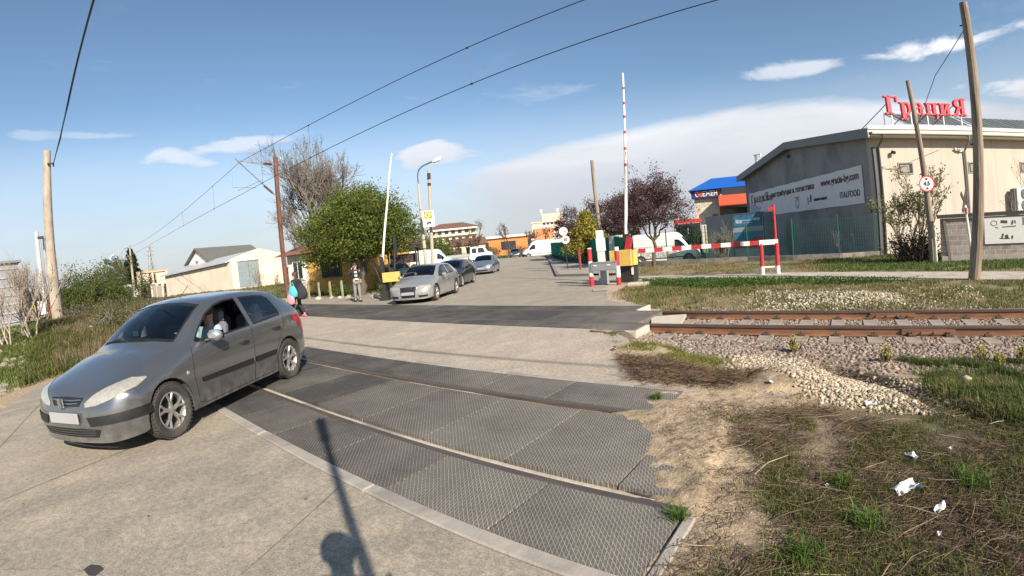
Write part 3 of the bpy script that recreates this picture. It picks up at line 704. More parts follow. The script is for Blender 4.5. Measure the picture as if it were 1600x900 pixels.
# ---------------------------------------------------------------- materials for the buildings
M_CREAM = mat('cream_render', (.47, .40, .335), .9, var=.06, scale=1.2, bump=.003, bscale=50, col2=(.37, .30, .24), m2scale=1.6, mix=(.5, .8), stretch=(1, 1, .12))
M_GABLE = mat('grey_render', (.29, .288, .28), .9, var=.06, scale=1.0, bump=.003, bscale=50, col2=(.20, .205, .21), m2scale=.5)
M_FASCIA = mat('cream_metal_fascia', (.66, .60, .50), .5, var=.08, scale=3)
M_DARKF = mat('shaded_grey_fascia', (.20, .21, .20), .6, var=.06, scale=3)  # grey copy of the fascia with the gable side's shade in its colour
M_PIPE = mat('dark_downpipe', (.07, .07, .07), .5, var=.1)
M_GPIPE = mat('grey_downpipe', (.22, .20, .18), .5, var=.1)
M_WHITE = mat('white_paint', (.78, .77, .74), .6, var=.05, scale=5)
M_DARKW = mat('dark_window', (.03, .035, .04), .15, var=.1, spec=.6)
M_RED = mat('sign_red', (.60, .045, .06), .45, var=.08, scale=3)
M_REDP = mat('barrier_red', (.50, .022, .03), .55, var=.22, scale=9, col2=(.36, .03, .03))
M_WHP = mat('barrier_white', (.72, .69, .62), .6, var=.12, scale=9, col2=(.55, .50, .42), mix=(.55, .75))
M_BLK = mat('black_paint', (.022, .022, .022), .6, var=.2, scale=8)
M_YEL = mat('faded_yellow_paint', (.62, .43, .10), .6, var=.14, scale=7, col2=(.50, .36, .13))
M_GALV = mat('galvanised_steel', (.42, .43, .44), .45, metal=.7, var=.12, scale=8)
M_GREYM = mat('grey_painted_metal', (.30, .31, .32), .55, var=.1, scale=6)
def solid_roof(m_, pts_top, thick):
    pass
wh = thing('warehouse', 'large food warehouse with cream long wall, grey gable wall and low pitched roof', 'warehouse', (2.4, 26.1, 0), math.radians(32.1))
WL, WW, HE, HR = 42, 16.4, 5.85, 6.75
m_ = MB(); m_.add([(0, 0, -.6), (WL, 0, -.6), (WL, .3, -.6), (0, .3, -.6), (0, 0, HE), (WL, 0, HE), (WL, .3, HE), (0, .3, HE)], [(0, 1, 5, 4), (1, 2, 6, 5), (2, 3, 7, 6), (3, 0, 4, 7), (4, 5, 6, 7)])
m_.build('wall', M_CREAM, wh)
m_ = MB(); m_.prism([(.302, -.6), (WW, -.6), (WW, HE), (WW/2, HR), (.302, HE+.02)], (0, 0, 0), (0, 1, 0), (0, 0, 1), (1, 0, 0), .3); m_.build('gable_wall', M_GABLE, wh)
m_ = MB(); m_.box((WL/2, WW, HE/2-.3), (WL, .3, HE+.6)); m_.build('wall', M_GABLE, wh)
M_ROOF = mat('roof_sheet', (.28, .28, .27), .5, var=.1, scale=2)
for s in (0, 1):
    y0, y1 = (-.62, WW/2) if s == 0 else (WW+.62, WW/2)
    m_ = MB(); zr = HR+.24; ze = HE+.10
    m_.prism([(y0, ze), (y1, zr), (y1, zr+.12), (y0, ze+.12)], (-.45, 0, 0), (0, 1, 0), (0, 0, 1), (1, 0, 0), WL+.9); m_.build('roof', M_ROOF, wh)
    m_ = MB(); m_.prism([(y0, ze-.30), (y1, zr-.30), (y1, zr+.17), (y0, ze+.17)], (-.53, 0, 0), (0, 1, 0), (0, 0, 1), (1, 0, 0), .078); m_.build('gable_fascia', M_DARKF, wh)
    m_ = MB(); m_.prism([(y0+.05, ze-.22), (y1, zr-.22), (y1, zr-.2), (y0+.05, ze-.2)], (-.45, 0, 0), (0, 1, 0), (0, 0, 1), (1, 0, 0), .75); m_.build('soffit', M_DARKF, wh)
m_ = MB(); m_.box((WL/2-.1, -.66, HE+.28), (WL+.9, .07, .16)); m_.box((WL/2-.1, -.60, HE+.14), (WL+.86, .05, .14)); m_.build('eave_fascia', M_FASCIA, wh)
m_ = MB(); m_.tube([(-.35, -.70, HE+.02), (WL+.3, -.70, HE+.02)], .085, 10); m_.build('gutter', M_FASCIA, wh)
m_ = MB(); m_.box((WL/2-.1, -.33, HE-.1), (WL+.8, .60, .05)); m_.build('eave_soffit', M_FASCIA, wh)
m_ = MB(); m_.box((.13, -.06, 2.5), (.16, .12, 5.6)); m_.box((.42, -.045, 2.5), (.10, .09, 5.6)); m_.tube([(.3, -.70, HE-.03), (.3, -.68, HE-.22), (.42, -.1, HE-.55), (.42, -.1, -.1)], .05, 8); m_.build('downpipe', M_PIPE, wh)
m_ = MB(); m_.tube([(6.05, -.70, HE-.03), (6.05, -.68, HE-.3), (6.25, -.1, HE-.75), (6.27, -.1, .1)], .06, 8); m_.build('downpipe', M_GPIPE, wh)
m_ = MB(); m_.box((5.75, -.12, HE-.72), (.5, .05, .07), ry=.3); m_.build('pipe_bracket', M_WHITE, wh)
for s in (1.62, 6.55, 10.75, 15, 19.2, 23.5):
    m_ = MB(); m_.box((s+.45, -.012, 4.22), (.98, .05, .60)); o = m_.build('window', mat('window_reveal', (.30, .26, .21), .8), wh)
    m_ = MB(); m_.box((s+.45, -.042, 4.22), (.86, .02, .48)); m_.build('window_glass', M_DARKW, o)
    m_ = MB(); m_.box((s+.36, -.056, 4.20), (.58, .014, .38)); m_.build('window_blind', mat('window_blind', (.25, .22, .19), .7), o)
m_ = MB(); m_.box((1.25, -.18, 5.0), (.22, .16, .14), rz=.4, rx=.5); m_.box((1.25, -.06, 4.98), (.05, .14, .04)); m_.build('floodlight', M_BLK, wh)
m_ = MB(); pts = [(.45, -.05, 3.9), (.62, -.05, 4.35), (.8, -.05, 4.22), (1.5, -.06, 4.20), (2.3, -.35, 4.55), (3.1, -1.4, 4.9)]; m_.tube(pts, .012, 5); m_.build('wall_cable', M_BLK, wh)
m_ = MB(); m_.tube([(-.04, 8.6, 6.3), (-.12, 8.6, 6.3)], .12, 8); m_.build('vent', M_BLK, wh)
# faint wall panel joints on the long wall
m_ = MB()
for s in (1.35, 4.6, 8.7, 12.9, 17.1, 21.3): m_.box((s, -.002, 2.6), (.018, .006, 5.4))
m_.build('panel_joint', mat('render_joint', (.42, .35, .27), .9), wh)
# roof letters
ls = thing('roof_sign', 'big red shop name letters standing on the warehouse roof edge', 'sign', (2.4, 26.1, 0), math.radians(32.1))
word('letters', 'ГрациЯ', .93, .16, M_RED, ls, (1.0, -.35, 6.88), (1, 0, 0), (0, 0, 1), (0, 1, 0), xs=1.22, each=True, gap=.04)
m_ = MB()
for s in (1.35, 2.6, 3.7, 4.8, 6.1): m_.box((s, -.27, 6.55), (.05, .05, .7))
m_.box((3.7, -.24, 7.0), (5.2, .03, .04)); m_.box((3.6, -.27, 6.28), (5.6, .1, .1)); m_.build('support_frame', M_WHITE, ls)
m_ = MB()
for s in (1.1, 2.9, 4.4, 5.6): m_.tube([(s+.25, -.2, 7.55), (s-.75, 1.3, 6.30)], .022, 6)
m_.build('brace', M_BLK, ls)
# small white letters at the far end of the ridge
ls2 = thing('roof_sign', 'small white letters standing far back on the warehouse roof', 'sign', (2.4, 26.1, 0), math.radians(32.1))
word('letters', 'Гр', .8, .1, M_WHITE, ls2, (-.2, 13.9, 6.55), (.55, -.83, 0), (0, 0, 1), (.83, .55, 0), xs=1.1, each=True)
m_ = MB(); m_.tube([(-.1, 13.8, 6.1), (-.1, 13.8, 6.7)], .03, 6); m_.tube([(.4, 13.0, 6.1), (.4, 13.0, 6.7)], .03, 6); m_.build('support_frame', M_WHITE, ls2)
# solar panels on the roof
M_SOL = mat('solar_glass', (.085, .09, .08), .4, var=.2, scale=1.5, spec=.6)
def solar(x0, n, rows, y0, lab):
    r = thing('solar_array', lab, 'solar panels', (2.4, 26.1, 0), math.radians(32.1))
    for i in range(n):
        for j in range(rows):
            m_ = MB(); c = (x0+i*1.72+.85, y0+j*1.05*math.cos(.5)+.5, 7.12+j*1.05*math.sin(.5)*1.0+.36)
            m_.box(c, (1.66, 1.0, .035), rx=.5); o = m_.build('solar_panel', M_SOL, r)
            m_ = MB(); cx, cy, cz = c
            for dx in (-.83, -.28, .28, .83): m_.box((cx+dx, cy-.012, cz+.02), (.03, 1.02, .035), rx=.5)
            m_.build('panel_frame', M_GREYM, o)
    for e, hh in ((x0, 1), (x0+n*1.72, 1)):
        m_ = MB(); m_.tube([(e, y0-.1, 7.15), (e, y0+rows*1.05*math.cos(.5), 7.2+rows*1.05*math.sin(.5)+.12)], .03, 6); m_.tube([(e, y0+rows*.92, 7.2+rows*.5), (e, y0+rows*.92+.1, 6.2)], .03, 6); m_.build('array_frame', M_WHITE, r)
solar(5.2, 3, 2, 3.2, 'tilted solar panel array on the warehouse roof just right of the red letters')
solar(11.6, 5, 2, 3.6, 'second tilted solar panel array farther right on the warehouse roof')
# air conditioner
ac = thing('air_conditioner', 'tall grey outdoor air conditioner with two fans hung on the cream wall', 'air conditioner', (2.4, 26.1, 0), math.radians(32.1))
m_ = MB(); m_.box((10.1, -.35, 2.42), (.95, .38, 1.25), bev=.02); m_.build('casing', mat('ac_casing', (.62, .60, .55), .5, var=.05), ac)
for zz in (2.12, 2.72):
    m_ = MB(); m_.lathe([(.0, 0), (.27, 0), (.27, -.03), (.25, -.035), (.0, -.02)], (10.2, -.545, zz), ax='y', n=20); m_.build('fan', mat('ac_grille', (.12, .12, .12), .5), ac)
m_ = MB(); m_.box((9.57, -.3, 2.42), (.10, .30, 1.18)); m_.build('side_grille', mat('ac_grille', (.12, .12, .12), .5), ac)
m_ = MB(); m_.box((9.8, -.25, 1.76), (.05, .5, .05)); m_.box((10.45, -.25, 1.76), (.05, .5, .05)); m_.build('bracket', M_GALV, ac)

# banner on the gable wall
bn = thing('banner', 'long white advertising banner stretched along the grey gable wall', 'banner', (2.4, 26.1, 0), math.radians(32.1))
M_BAN = mat('banner_cloth', (.74, .73, .72), .8, var=.07, scale=2, bump=.01, bscale=1.5)
m_ = MB(); nseg = 40; vs = []
for i in range(nseg+1):
    s = .85+(15.9-.85)*i/nseg; w = .012*math.sin(i*1.3)
    vs += [(-.045, s, 2.62+.01*math.sin(i*.9)), (-.045-.01*math.sin(i*1.7), s, 3.6), (-.045, s, 4.54+w)]
m_.add(vs, [(i*3+k, i*3+k+1, (i+1)*3+k+1, (i+1)*3+k) for i in range(nseg) for k in (0, 1)])
vs2 = [(v[0]+.012, v[1], v[2]) for v in vs]; m_.add(vs2, [(i*3+k, (i+1)*3+k, (i+1)*3+k+1, i*3+k+1) for i in range(nseg) for k in (0, 1)])
m_.build('banner_sheet', M_BAN, bn, smooth=True)
M_BROWN = mat('banner_brown', (.13, .055, .04), .7, var=.1); M_INK = mat('banner_ink', (.035, .035, .04), .7, var=.1)
U, V, Wd = (0, -1, 0), (0, 0, 1), (-1, 0, 0)
word('shop_name', 'ГрациЯ', .62, .012, M_BROWN, bn, (-.058, 15.5, 3.72), U, V, Wd, xs=1.05)
def gtext(txt, size, s, z, m, xs=1.0, bold=.0, name='lettering'):
    M = Matrix(((0, 0, -1, -.066), (-1, 0, 0, s), (0, 1, 0, z), (0, 0, 0, 1)))
    text_obj(name, txt, size, m, bn, M, depth=.004, bold=bold, xscale=xs)
gtext('ООД', .42, 12.2, 3.88, M_INK, bold=.012)
gtext('дистрибуция и логистика', .50, 8.75, 4.02, M_BROWN, xs=.98, bold=.01)
gtext('www.gracia-bg.com', .56, 3.05, 4.06, M_BROWN, xs=.86, bold=.012)
gtext('ITALFOOD', .46, 2.1, 3.18, M_INK, xs=.86, bold=.002)
gtext('ЛИКИРЕ КОМЕРС', .17, 5.15, 3.18, M_INK, bold=.012)
gtext('OLITALIA', .13, 8.0, 3.52, M_INK)
m_ = MB(); N_ = 24
for k in range(N_):
    a0, a1 = 2*PI*k/N_, 2*PI*(k+1)/N_
    for (ra, rb) in ((.27, .24), (.20, .18)):
        m_.add([(-.062, 8.0-ra*math.cos(a0)*(.9), 3.15+ra*1.2*math.sin(a0)), (-.062, 8.0-ra*math.cos(a1)*.9, 3.15+ra*1.2*math.sin(a1)), (-.062, 8.0-rb*math.cos(a1)*.9, 3.15+rb*1.2*math.sin(a1)), (-.062, 8.0-rb*math.cos(a0)*.9, 3.15+rb*1.2*math.sin(a0))], [(0, 1, 2, 3)])
m_.build('oval_logo', M_INK, bn, fixn=False)
m_ = MB(); m_.prism([(-.15, .0), (.1, .0), (.14, .38), (.02, .42), (-.04, .2), (-.02, .05), (-.15, .05)], (-.058, 6.3, 3.12), U, V, Wd, .006); m_.prism([(-.34, -.02), (-.28, -.02), (-.28, .42), (-.34, .42)], (-.058, 6.3, 3.0), U, V, Wd, .006); m_.build('square_logo', M_INK, bn)
M_LILAC = mat('banner_lilac', (.50, .47, .58), .8)
m_ = MB(); m_.prism([(0, 0), (1.6, 0), (2.1, .35), (1.2, .55), (0, .75)], (-.052, 15.7, 2.95), U, V, Wd, .004); m_.build('faded_patch', M_LILAC, bn)

# ---------------------------------------------------------------- block wall with poster
def brick_mat(name, a, b, mortar, bw, bh, msize=.02, coords='Object', rot=None):
    m = bpy.data.materials.new(name); m.use_nodes = True; nt = m.node_tree; N = nt.nodes; L = nt.links; bs = N['Principled BSDF']; bs.inputs['Roughness'].default_value = .92
    tc = N.new('ShaderNodeTexCoord'); mp = N.new('ShaderNodeMapping'); L.new(tc.outputs[coords], mp.inputs[0])
    if rot: mp.inputs['Rotation'].default_value = rot
    br = N.new('ShaderNodeTexBrick'); L.new(mp.outputs[0], br.inputs[0]); br.inputs['Color1'].default_value = (*a, 1); br.inputs['Color2'].default_value = (*b, 1); br.inputs['Mortar'].default_value = (*mortar, 1)
    br.inputs['Scale'].default_value = 1; br.inputs['Brick Width'].default_value = bw; br.inputs['Row Height'].default_value = bh; br.inputs['Mortar Size'].default_value = msize; br.inputs['Mortar Smooth'].default_value = .2
    n = N.new('ShaderNodeTexNoise'); n.inputs['Scale'].default_value = 5; n.inputs['Detail'].default_value = 7; L.new(tc.outputs['Object'], n.inputs['Vector'])
    r = N.new('ShaderNodeMapRange'); L.new(n.outputs['Fac'], r.inputs[0]); r.inputs[1].default_value = .3; r.inputs[2].default_value = .7; r.inputs[3].default_value = .8; r.inputs[4].default_value = 1.2
    mu = N.new('ShaderNodeMix'); mu.data_type = 'RGBA'; mu.blend_type = 'MULTIPLY'; mu.inputs[0].default_value = 1; L.new(br.outputs[0], mu.inputs[6]); L.new(r.outputs[0], mu.inputs[7]); L.new(mu.outputs[2], bs.inputs[0])
    bp = N.new('ShaderNodeBump'); bp.inputs['Distance'].default_value = .01; bp.invert = True; L.new(br.outputs['Fac'], bp.inputs['Height']); L.new(bp.outputs[0], bs.inputs['Normal'])
    return m
M_BLOCK = brick_mat('cinder_block', (.25, .215, .19), (.33, .28, .24), (.42, .37, .32), .40, .20, .018, rot=(-PI/2, 0, 0))
M_CAP = mat('dark_wall_cap', (.05, .045, .042), .8, var=.2)
bw = thing('block_wall', 'grey cinder block wall with a dark capping in front of the cream warehouse wall', 'wall', (4.31, 20.54, 0), math.atan2(-.08, 1))
m_ = MB(); m_.box((9, .1, .62), (18, .2, 2.0)); m_.build('blockwork', M_BLOCK, bw)
m_ = MB(); m_.box((9, .08, 1.70), (18.2, .34, .14)); m_.build('capping', M_CAP, bw)
m_ = MB(); m_.box((9, -.03, -.02), (18, .08, .5)); m_.build('footing', mat('rough_footing', (.36, .32, .27), .95, var=.15, scale=4), bw)
m_ = MB(); m_.box((.22, -.04, .75), (.10, .07, 1.6), ry=-.12); m_.build('corner_plank', mat('grey_plank', (.17, .15, .13), .9, var=.2), bw)
ps = thing('poster', 'white poster with faded emblems and the start of a red word on the block wall', 'poster', (4.31, 20.54, 0), math.atan2(-.08, 1))
m_ = MB(); m_.box((3.75, -.035, 1.10), (4.3, .02, .95)); m_.build('poster_sheet', mat('poster_white', (.70, .67, .62), .7, var=.05), ps)
word('poster_word', 'ГрациЯ', .26, .006, mat('poster_red', (.45, .09, .10), .7), ps, (2.98, -.05, 1.27), (1, 0, 0), (0, 0, 1), (0, -1, 0))
M_GI = mat('poster_ink', (.06, .055, .05), .8)
m_ = MB()
for (cx, cz, w, h, a) in ((2.32, 1.40, .24, .1, .1), (2.62, 1.36, .06, .15, .3), (2.72, 1.38, .04, .12, -.2), (2.5, 1.22, .5, .03, -.03), (2.05, 1.20, .1, .03, .3), (2.25, .9, .06, .16, .3), (2.4, .86, .12, .14, -.2), (2.6, .84, .06, .12, .2), (2.32, .80, .36, .03, .05)):
    m_.box((cx, -.048, cz), (w, .004, h), ry=a)
for k in range(16):
    a0, a1 = 2*PI*k/16, 2*PI*(k+1)/16; m_.add([(1.95+.12*math.cos(a0), -.05, 1.36+.1*math.sin(a0)), (1.95+.12*math.cos(a1), -.05, 1.36+.1*math.sin(a1)), (1.95+.1*math.cos(a1), -.05, 1.36+.08*math.sin(a1)), (1.95+.1*math.cos(a0), -.05, 1.36+.08*math.sin(a0))], [(0, 1, 2, 3)])
m_.build('emblem', M_GI, ps)

# ---------------------------------------------------------------- green wire mesh fence on its plinth
M_GRN = mat('green_coated_steel', (.012, .13, .085), .5, var=.15, scale=6)
FENCE = [(-11.5, 27.2), (-9.1, 26.6), (-6.63, 26.22), (-4.3, 26.15), (-1.83, 25.3), (.44, 25.05), (2.35, 25.6)]
mf = thing('mesh_fence', 'green wire mesh fence with slim posts before the warehouse gable and parked van', 'fence', (0, 0, 0))
for i, (x, y) in enumerate(FENCE):
    m_ = MB(); m_.box((x, y, 1.03), (.055, .055, 2.1)); m_.build('fence_post', M_GRN, mf)
    if i+1 < len(FENCE):
        a = Vector((x, y, 0)); b = Vector((*FENCE[i+1], 0)); d = b-a; n = int(d.length/.12); m_ = MB()
        for k in range(1, n):
            p = a+d*(k/n); m_.tube([(p.x, p.y, .28), (p.x, p.y, 1.98)], .003, 3, cap=False)
        for z in np.arange(.3, 2.0, .2): m_.tube([(a.x, a.y, z), (b.x, b.y, z)], .004, 3, cap=False)
        m_.build('wire_mesh_panel', M_GRN, mf, fixn=False)
M_PLINTH = mat('old_plinth_concrete', (.27, .235, .20), .95, var=.22, scale=5, col2=(.17, .15, .12), bump=.01, bscale=12)
pl = MB()
for i in range(len(FENCE)-1):
    a, b = Vector(FENCE[i]), Vector(FENCE[i+1]); d = b-a; pl.box(((a.x+b.x)/2, (a.y+b.y)/2-.02-.002*i, .02), (d.length+.06, .24, .46), rz=math.atan2(d.y, d.x))
tag(pl.build('fence_plinth', M_PLINTH), 'low rough concrete plinth under the green wire mesh fence', 'low wall')
# solid green windbreak fence along the sidewalk
GF = [(-11.6, 27.3), (-14.4, 29.3), (-19.0, 34.6), (-23.6, 39.4), (-30.5, 48.5), (-36.3, 56.2)]
M_NET = mat('green_netting', (.02, .21, .13), .8, var=.25, scale=3, trans=.25)
sf = thing('windbreak_fence', 'solid green netting fence running beside the sidewalk towards the white van', 'fence')
for i in range(len(GF)-1):
    a, b = Vector(GF[i]), Vector(GF[i+1]); d = b-a; nrm = Vector((-d.y, d.x)).normalized(); n = int(d.length/.16); m_ = MB(); vs = []
    for k in range(n+1):
        p = a+d*(k/n)+nrm*(.035 if k % 2 else -.035); zz = gz1(p.x, p.y)*.6; vs += [(p.x, p.y, .30+zz), (p.x+.01*math.sin(k), p.y, 1.92+zz+.03*math.sin(k*.7))]
    m_.add(vs, [(2*k, 2*k+2, 2*k+3, 2*k+1) for k in range(n)]); m_.build('netting', M_NET, sf)
    m_ = MB(); m_.box((a.x, a.y, 1.1), (.06, .06, 2.0)); m_.build('fence_post', M_GRN, sf)
M_SHWALL = mat('shaded_plinth', (.07, .065, .062), .9, var=.2, scale=4)  # plinth lying in shade: the shade is put into this dark colour
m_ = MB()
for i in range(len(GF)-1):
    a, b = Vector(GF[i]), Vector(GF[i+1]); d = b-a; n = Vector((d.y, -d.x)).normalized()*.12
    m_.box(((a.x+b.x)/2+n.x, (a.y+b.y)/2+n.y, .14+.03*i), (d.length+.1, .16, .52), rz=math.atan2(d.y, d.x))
tag(m_.build('low_wall', M_SHWALL), 'low plinth wall with its shade put into the dark colour, under the solid green fence along the sidewalk', 'low wall')

# ---------------------------------------------------------------- yard container with posters
ct = thing('container', 'grey yard container with two blue posters behind the mesh fence', 'container', (-4.75, 29.6, 0), math.atan2(.2, 1.8))
M_CONT = mat('grey_container', (.20, .24, .25), .6, var=.1, scale=3)
m_ = MB(); m_.prism([(-.95, 0), (.95, 0), (1.6, 2.4), (-2.7, 1.0)], (0, 0, -.4), (1, 0, 0), (0, 1, 0), (0, 0, 1), 3.1); m_.build('body', M_CONT, ct)
M_PB = mat('poster_blue', (.015, .075, .16), .6, var=.35, scale=5, col2=(.02, .13, .22), m2scale=4); M_PB2 = mat('poster_blue_red', (.02, .11, .20), .6, var=.2, scale=3)
m_ = MB(); m_.box((0, -.02, 2.25), (1.74, .03, .72)); o = m_.build('upper_poster', M_PB, ct)
m_ = MB(); m_.box((.0, -.04, 2.25), (.7, .01, .05)); m_.box((.0, -.04, 2.1), (.55, .01, .04)); m_.box((-.55, -.04, 2.2), (.4, .01, .22), ry=.1); m_.box((.5, -.04, 2.3), (.42, .01, .16)); m_.build('poster_print', mat('poster_pale', (.25, .33, .40), .6, var=.4, scale=9), o)
m_ = MB(); m_.box((0, -.03, 1.33), (1.74, .03, .5)); m_.build('lower_poster', M_PB2, ct)
m_ = MB(); m_.prism([(-.85, 0), (.85, 0), (.85, .62), (.35, .60), (.1, .42), (-.2, .40), (-.5, .30), (-.85, .32)], (0, -.045, .62), (1, 0, 0), (0, 0, 1), (0, -1, 0), .012); m_.build('red_truck_print', mat('poster_dkred', (.22, .015, .02), .6, var=.4, scale=7), ct)
m_ = MB(); m_.box((0, -.01, 2.67), (1.9, .06, .06)); m_.box((-.94, -.01, 1.4), (.05, .05, 2.6)); m_.box((.94, -.01, 1.4), (.05, .05, 2.6)); m_.build('frame', mat('dark_steel', (.05, .055, .06), .6), ct)
wb = thing('storage_box', 'white panelled storage box behind the black barrier base and tilted pole', 'storage box', (-13.25, 29.3, -.2), .35)
m_ = MB(); m_.box((0, 0, 1.1), (1.5, 1.2, 2.2), bev=.03); m_.build('body', mat('box_white', (.66, .64, .60), .7, var=.08), wb)
m_ = MB()
for z in (.5, .85, 1.2, 1.55, 1.9): m_.box((0, -.605, z), (1.4, .02, .025))
m_.build('panel_rib', mat('box_grey', (.35, .34, .33), .7), wb)

# ---------------------------------------------------------------- building with blue roof
M_TILEW = brick_mat('cream_cladding', (.58, .50, .40), (.55, .475, .38), (.33, .29, .24), 1.1, 1.1, .03, rot=(-PI/2, 0, 0))
bb = thing('office_building', 'cream clad office with a bright blue hipped roof behind the warehouse', 'building', (-15.17, 56.1, -.5), math.atan2(1.2, 5.7))
m_ = MB(); m_.box((1.45, 4, 3.1), (2.9, 8, 6.4)); m_.box((6, 5.5, 3.1), (6.2, 5, 6.4)); m_.build('wall', M_TILEW, bb)
m_ = MB(); m_.box((1.4, -.25, 6.75), (3.4, .5, .9)); m_.build('sign_band', mat('dark_blue_sign', (.03, .03, .12), .5), bb)
text_obj('sign_lettering', 'СВЕЖЕН', .80, mat('sign_white', (.7, .65, .65), .6), bb, Matrix.Translation((1.5, -.53, 6.75)) @ Matrix.Rotation(PI/2, 4, 'X'), depth=.01, bold=.02, xscale=.78)
m_ = MB(); m_.box((3.02, -.25, 6.75), (.16, .56, 1.0)); m_.lathe([(0, 0), (.3, 0), (.3, .05), (0, .05)], (.75, -.56, 6.8), ax='y', n=16); m_.build('sign_red_mark', mat('sign_orange_red', (.55, .06, .04), .5), bb)
m_ = MB(); m_.add([(-.6, -.9, 7.25), (9.6, -.9, 7.25), (9.6, 8.4, 7.25), (-.6, 8.4, 7.25), (2.2, 3, 8.9), (8, 3, 8.9)], [(0, 1, 5, 4), (1, 2, 5), (2, 3, 4, 5), (3, 0, 4), (3, 2, 1, 0)]); m_.build('roof', mat('blue_roof', (.012, .10, .42), .45, var=.1, scale=2, stretch=(6, .4, 1)), bb)
m_ = MB(); m_.box((6.4, .6, 6.75), (6.2, 3.0, .9)); m_.build('glazed_storey', M_DARKW, bb)
m_ = MB(); m_.box((5.0, -.9, 5.75), (4.2, 2.0, 1.15)); m_.build('canopy', mat('orange_red_canopy', (.62, .10, .045), .6), bb)
m_ = MB(); m_.box((5.2, 2.8, 4.2), (3.8, .3, 1.6)); m_.build('dark_glazing', M_DARKW, bb)
for (x, z) in ((2.35, 3.6), (2.35, 1.2)):
    m_ = MB(); m_.box((x, -.02, z), (.7, .06, 1.4)); m_.build('window', M_DARKW, bb)
rc = thing('shop_canopy', 'red lettered shop canopy glimpsed through the purple tree', 'canopy', (-12.6, 43.5, 0), .3)
m_ = MB(); m_.box((0, 0, 2.9), (2.6, .6, .34)); m_.build('fascia', mat('canopy_red', (.55, .04, .03), .5, var=.3, scale=6), rc)
m_ = MB(); m_.box((0, 1, 1.2), (2.6, .2, 3.0)); m_.build('glazing', M_DARKW, rc)
m_ = MB()
for q in (-1.2, 0, 1.2): m_.box((q, .2, 1.3), (.08, .08, 2.7))
m_.build('post', M_GREYM, rc)

# ---------------------------------------------------------------- distant buildings down the road
def block(name, label, cat, x, y, rz, w, d, h, m, roofm=None, roof='flat', rh=2, storeys=4, bays=6, wm=None, z=0, extra=None):
    r = thing(name, label, cat, (x, y, z), rz)
    m_ = MB(); m_.box((0, d/2, h/2), (w, d, h)); m_.build('wall', m, r)
    if roof == 'hip':
        e = .9; m_ = MB(); m_.add([(-w/2-e, -e, h), (w/2+e, -e, h), (w/2+e, d+e, h), (-w/2-e, d+e, h), (-w/4, d/2, h+rh), (w/4, d/2, h+rh)], [(0, 1, 5, 4), (1, 2, 5), (2, 3, 4, 5), (3, 0, 4), (3, 2, 1, 0)]); m_.build('roof', roofm, r)
    elif roof == 'gable':
        e = .5; m_ = MB(); m_.prism([(-e, h-.15), (d/2, h+rh), (d+e, h-.15), (d+e, h+.05), (d/2, h+rh+.2), (-e, h+.05)], (-w/2-e, 0, 0), (0, 1, 0), (0, 0, 1), (1, 0, 0), w+2*e); m_.build('roof', roofm, r)
        m_ = MB()
        for sx in (-1, 1): m_.prism([(0, h-.01), (d, h-.01), (d/2, h+rh-.05)], (sx*(w/2-.1)-.1, 0, 0), (0, 1, 0), (0, 0, 1), (1, 0, 0), .2)
        m_.build('gable_wall', m, r)
    else:
        m_ = MB(); m_.box((0, d/2, h+.2), (w+.5, d+.5, .4)); m_.build('roof', roofm or m, r)
    sh = h/storeys
    for s in range(storeys):
        for b in range(bays):
            m_ = MB(); m_.box((-w/2+w*(b+.5)/bays, -.03, sh*(s+.55)), (w/bays*.55, .1, sh*.5)); m_.build('window', wm or M_DARKW, r)
    return r
M_BROOF = mat('brown_tile_roof', (.16, .075, .05), .8, var=.2, scale=2)
M_CR2 = mat('warm_render', (.62, .50, .36), .9, var=.05, scale=.5)
M_WH2 = mat('white_render', (.66, .62, .56), .9, var=.05, scale=.5)
a1 = block('apartment_building', 'cream apartment house with a brown hipped roof far down the road', 'building', -105.2, 106.8, math.atan2(7.5, 7.6)+.05, 15, 12, 10.3, M_CR2, M_BROOF, 'hip', 2.0, 4, 7, z=0)
m_ = MB(); m_.box((0, -.5, 7.9), (15.3, 1.0, .25)); m_.box((0, -.9, 9.9), (15.6, .3, .5)); m_.box((0, -.5, 5.4), (15.2, 1.0, .2)); m_.build('balcony', M_WH2, a1)
a2 = block('office_block', 'pale office block with white bands far at the end of the road', 'building', -86.8, 134.4, math.atan2(6, 9.2), 11.5, 12, 9.3, M_CR2, M_CR2, 'flat', 0, 4, 1, z=.5, wm=M_WH2)
m_ = MB(); m_.box((1.5, 5, 11.0), (7, 7, 2.6)); m_.build('rooftop_block', M_CR2, a2)
for s in range(4):
    for b in range(4): m_ = MB(); m_.box((-1.5+b*1.3, -.12, 2.0+s*2.3), (.9, .12, .75)); m_.build('window', M_DARKW, a2)
for k, xx in enumerate((-2.2, 3.5)):
    m_ = MB(); m_.tube([(xx, 4, 12.2), (xx, 4, 14)], .12, 6); m_.box((xx, 3.8, 13.6), (.7, .2, .9)); m_.build('antenna', M_WHITE, a2)
M_ORG = mat('orange_cladding', (.62, .19, .05), .7, var=.08, scale=1)
a3 = block('retail_hall', 'long orange retail hall with a white roof edge at the end of the road', 'building', -67.6, 86.6, math.atan2(9.3, 11.8)+.06, 19, 15, 3.9, M_ORG, M_WH2, 'flat', 0, 1, 3, z=.6)
m_ = MB(); m_.box((0, -.35, 4.25), (19.4, .5, .5)); m_.build('white_fascia', M_WH2, a3)
m_ = MB(); m_.box((8.2, -1.2, 2.6), (4.2, 3, 5.3)); m_.build('entrance_tower', mat('orange_tower', (.60, .22, .09), .7), a3)
a4 = block('row_house', 'pale yellow low building half hidden by bare trees left of the orange hall', 'building', -68, 73.5, .85, 7, 6, 3.2, M_CR2, M_BROOF, 'gable', 1.2, 1, 3, z=.5)
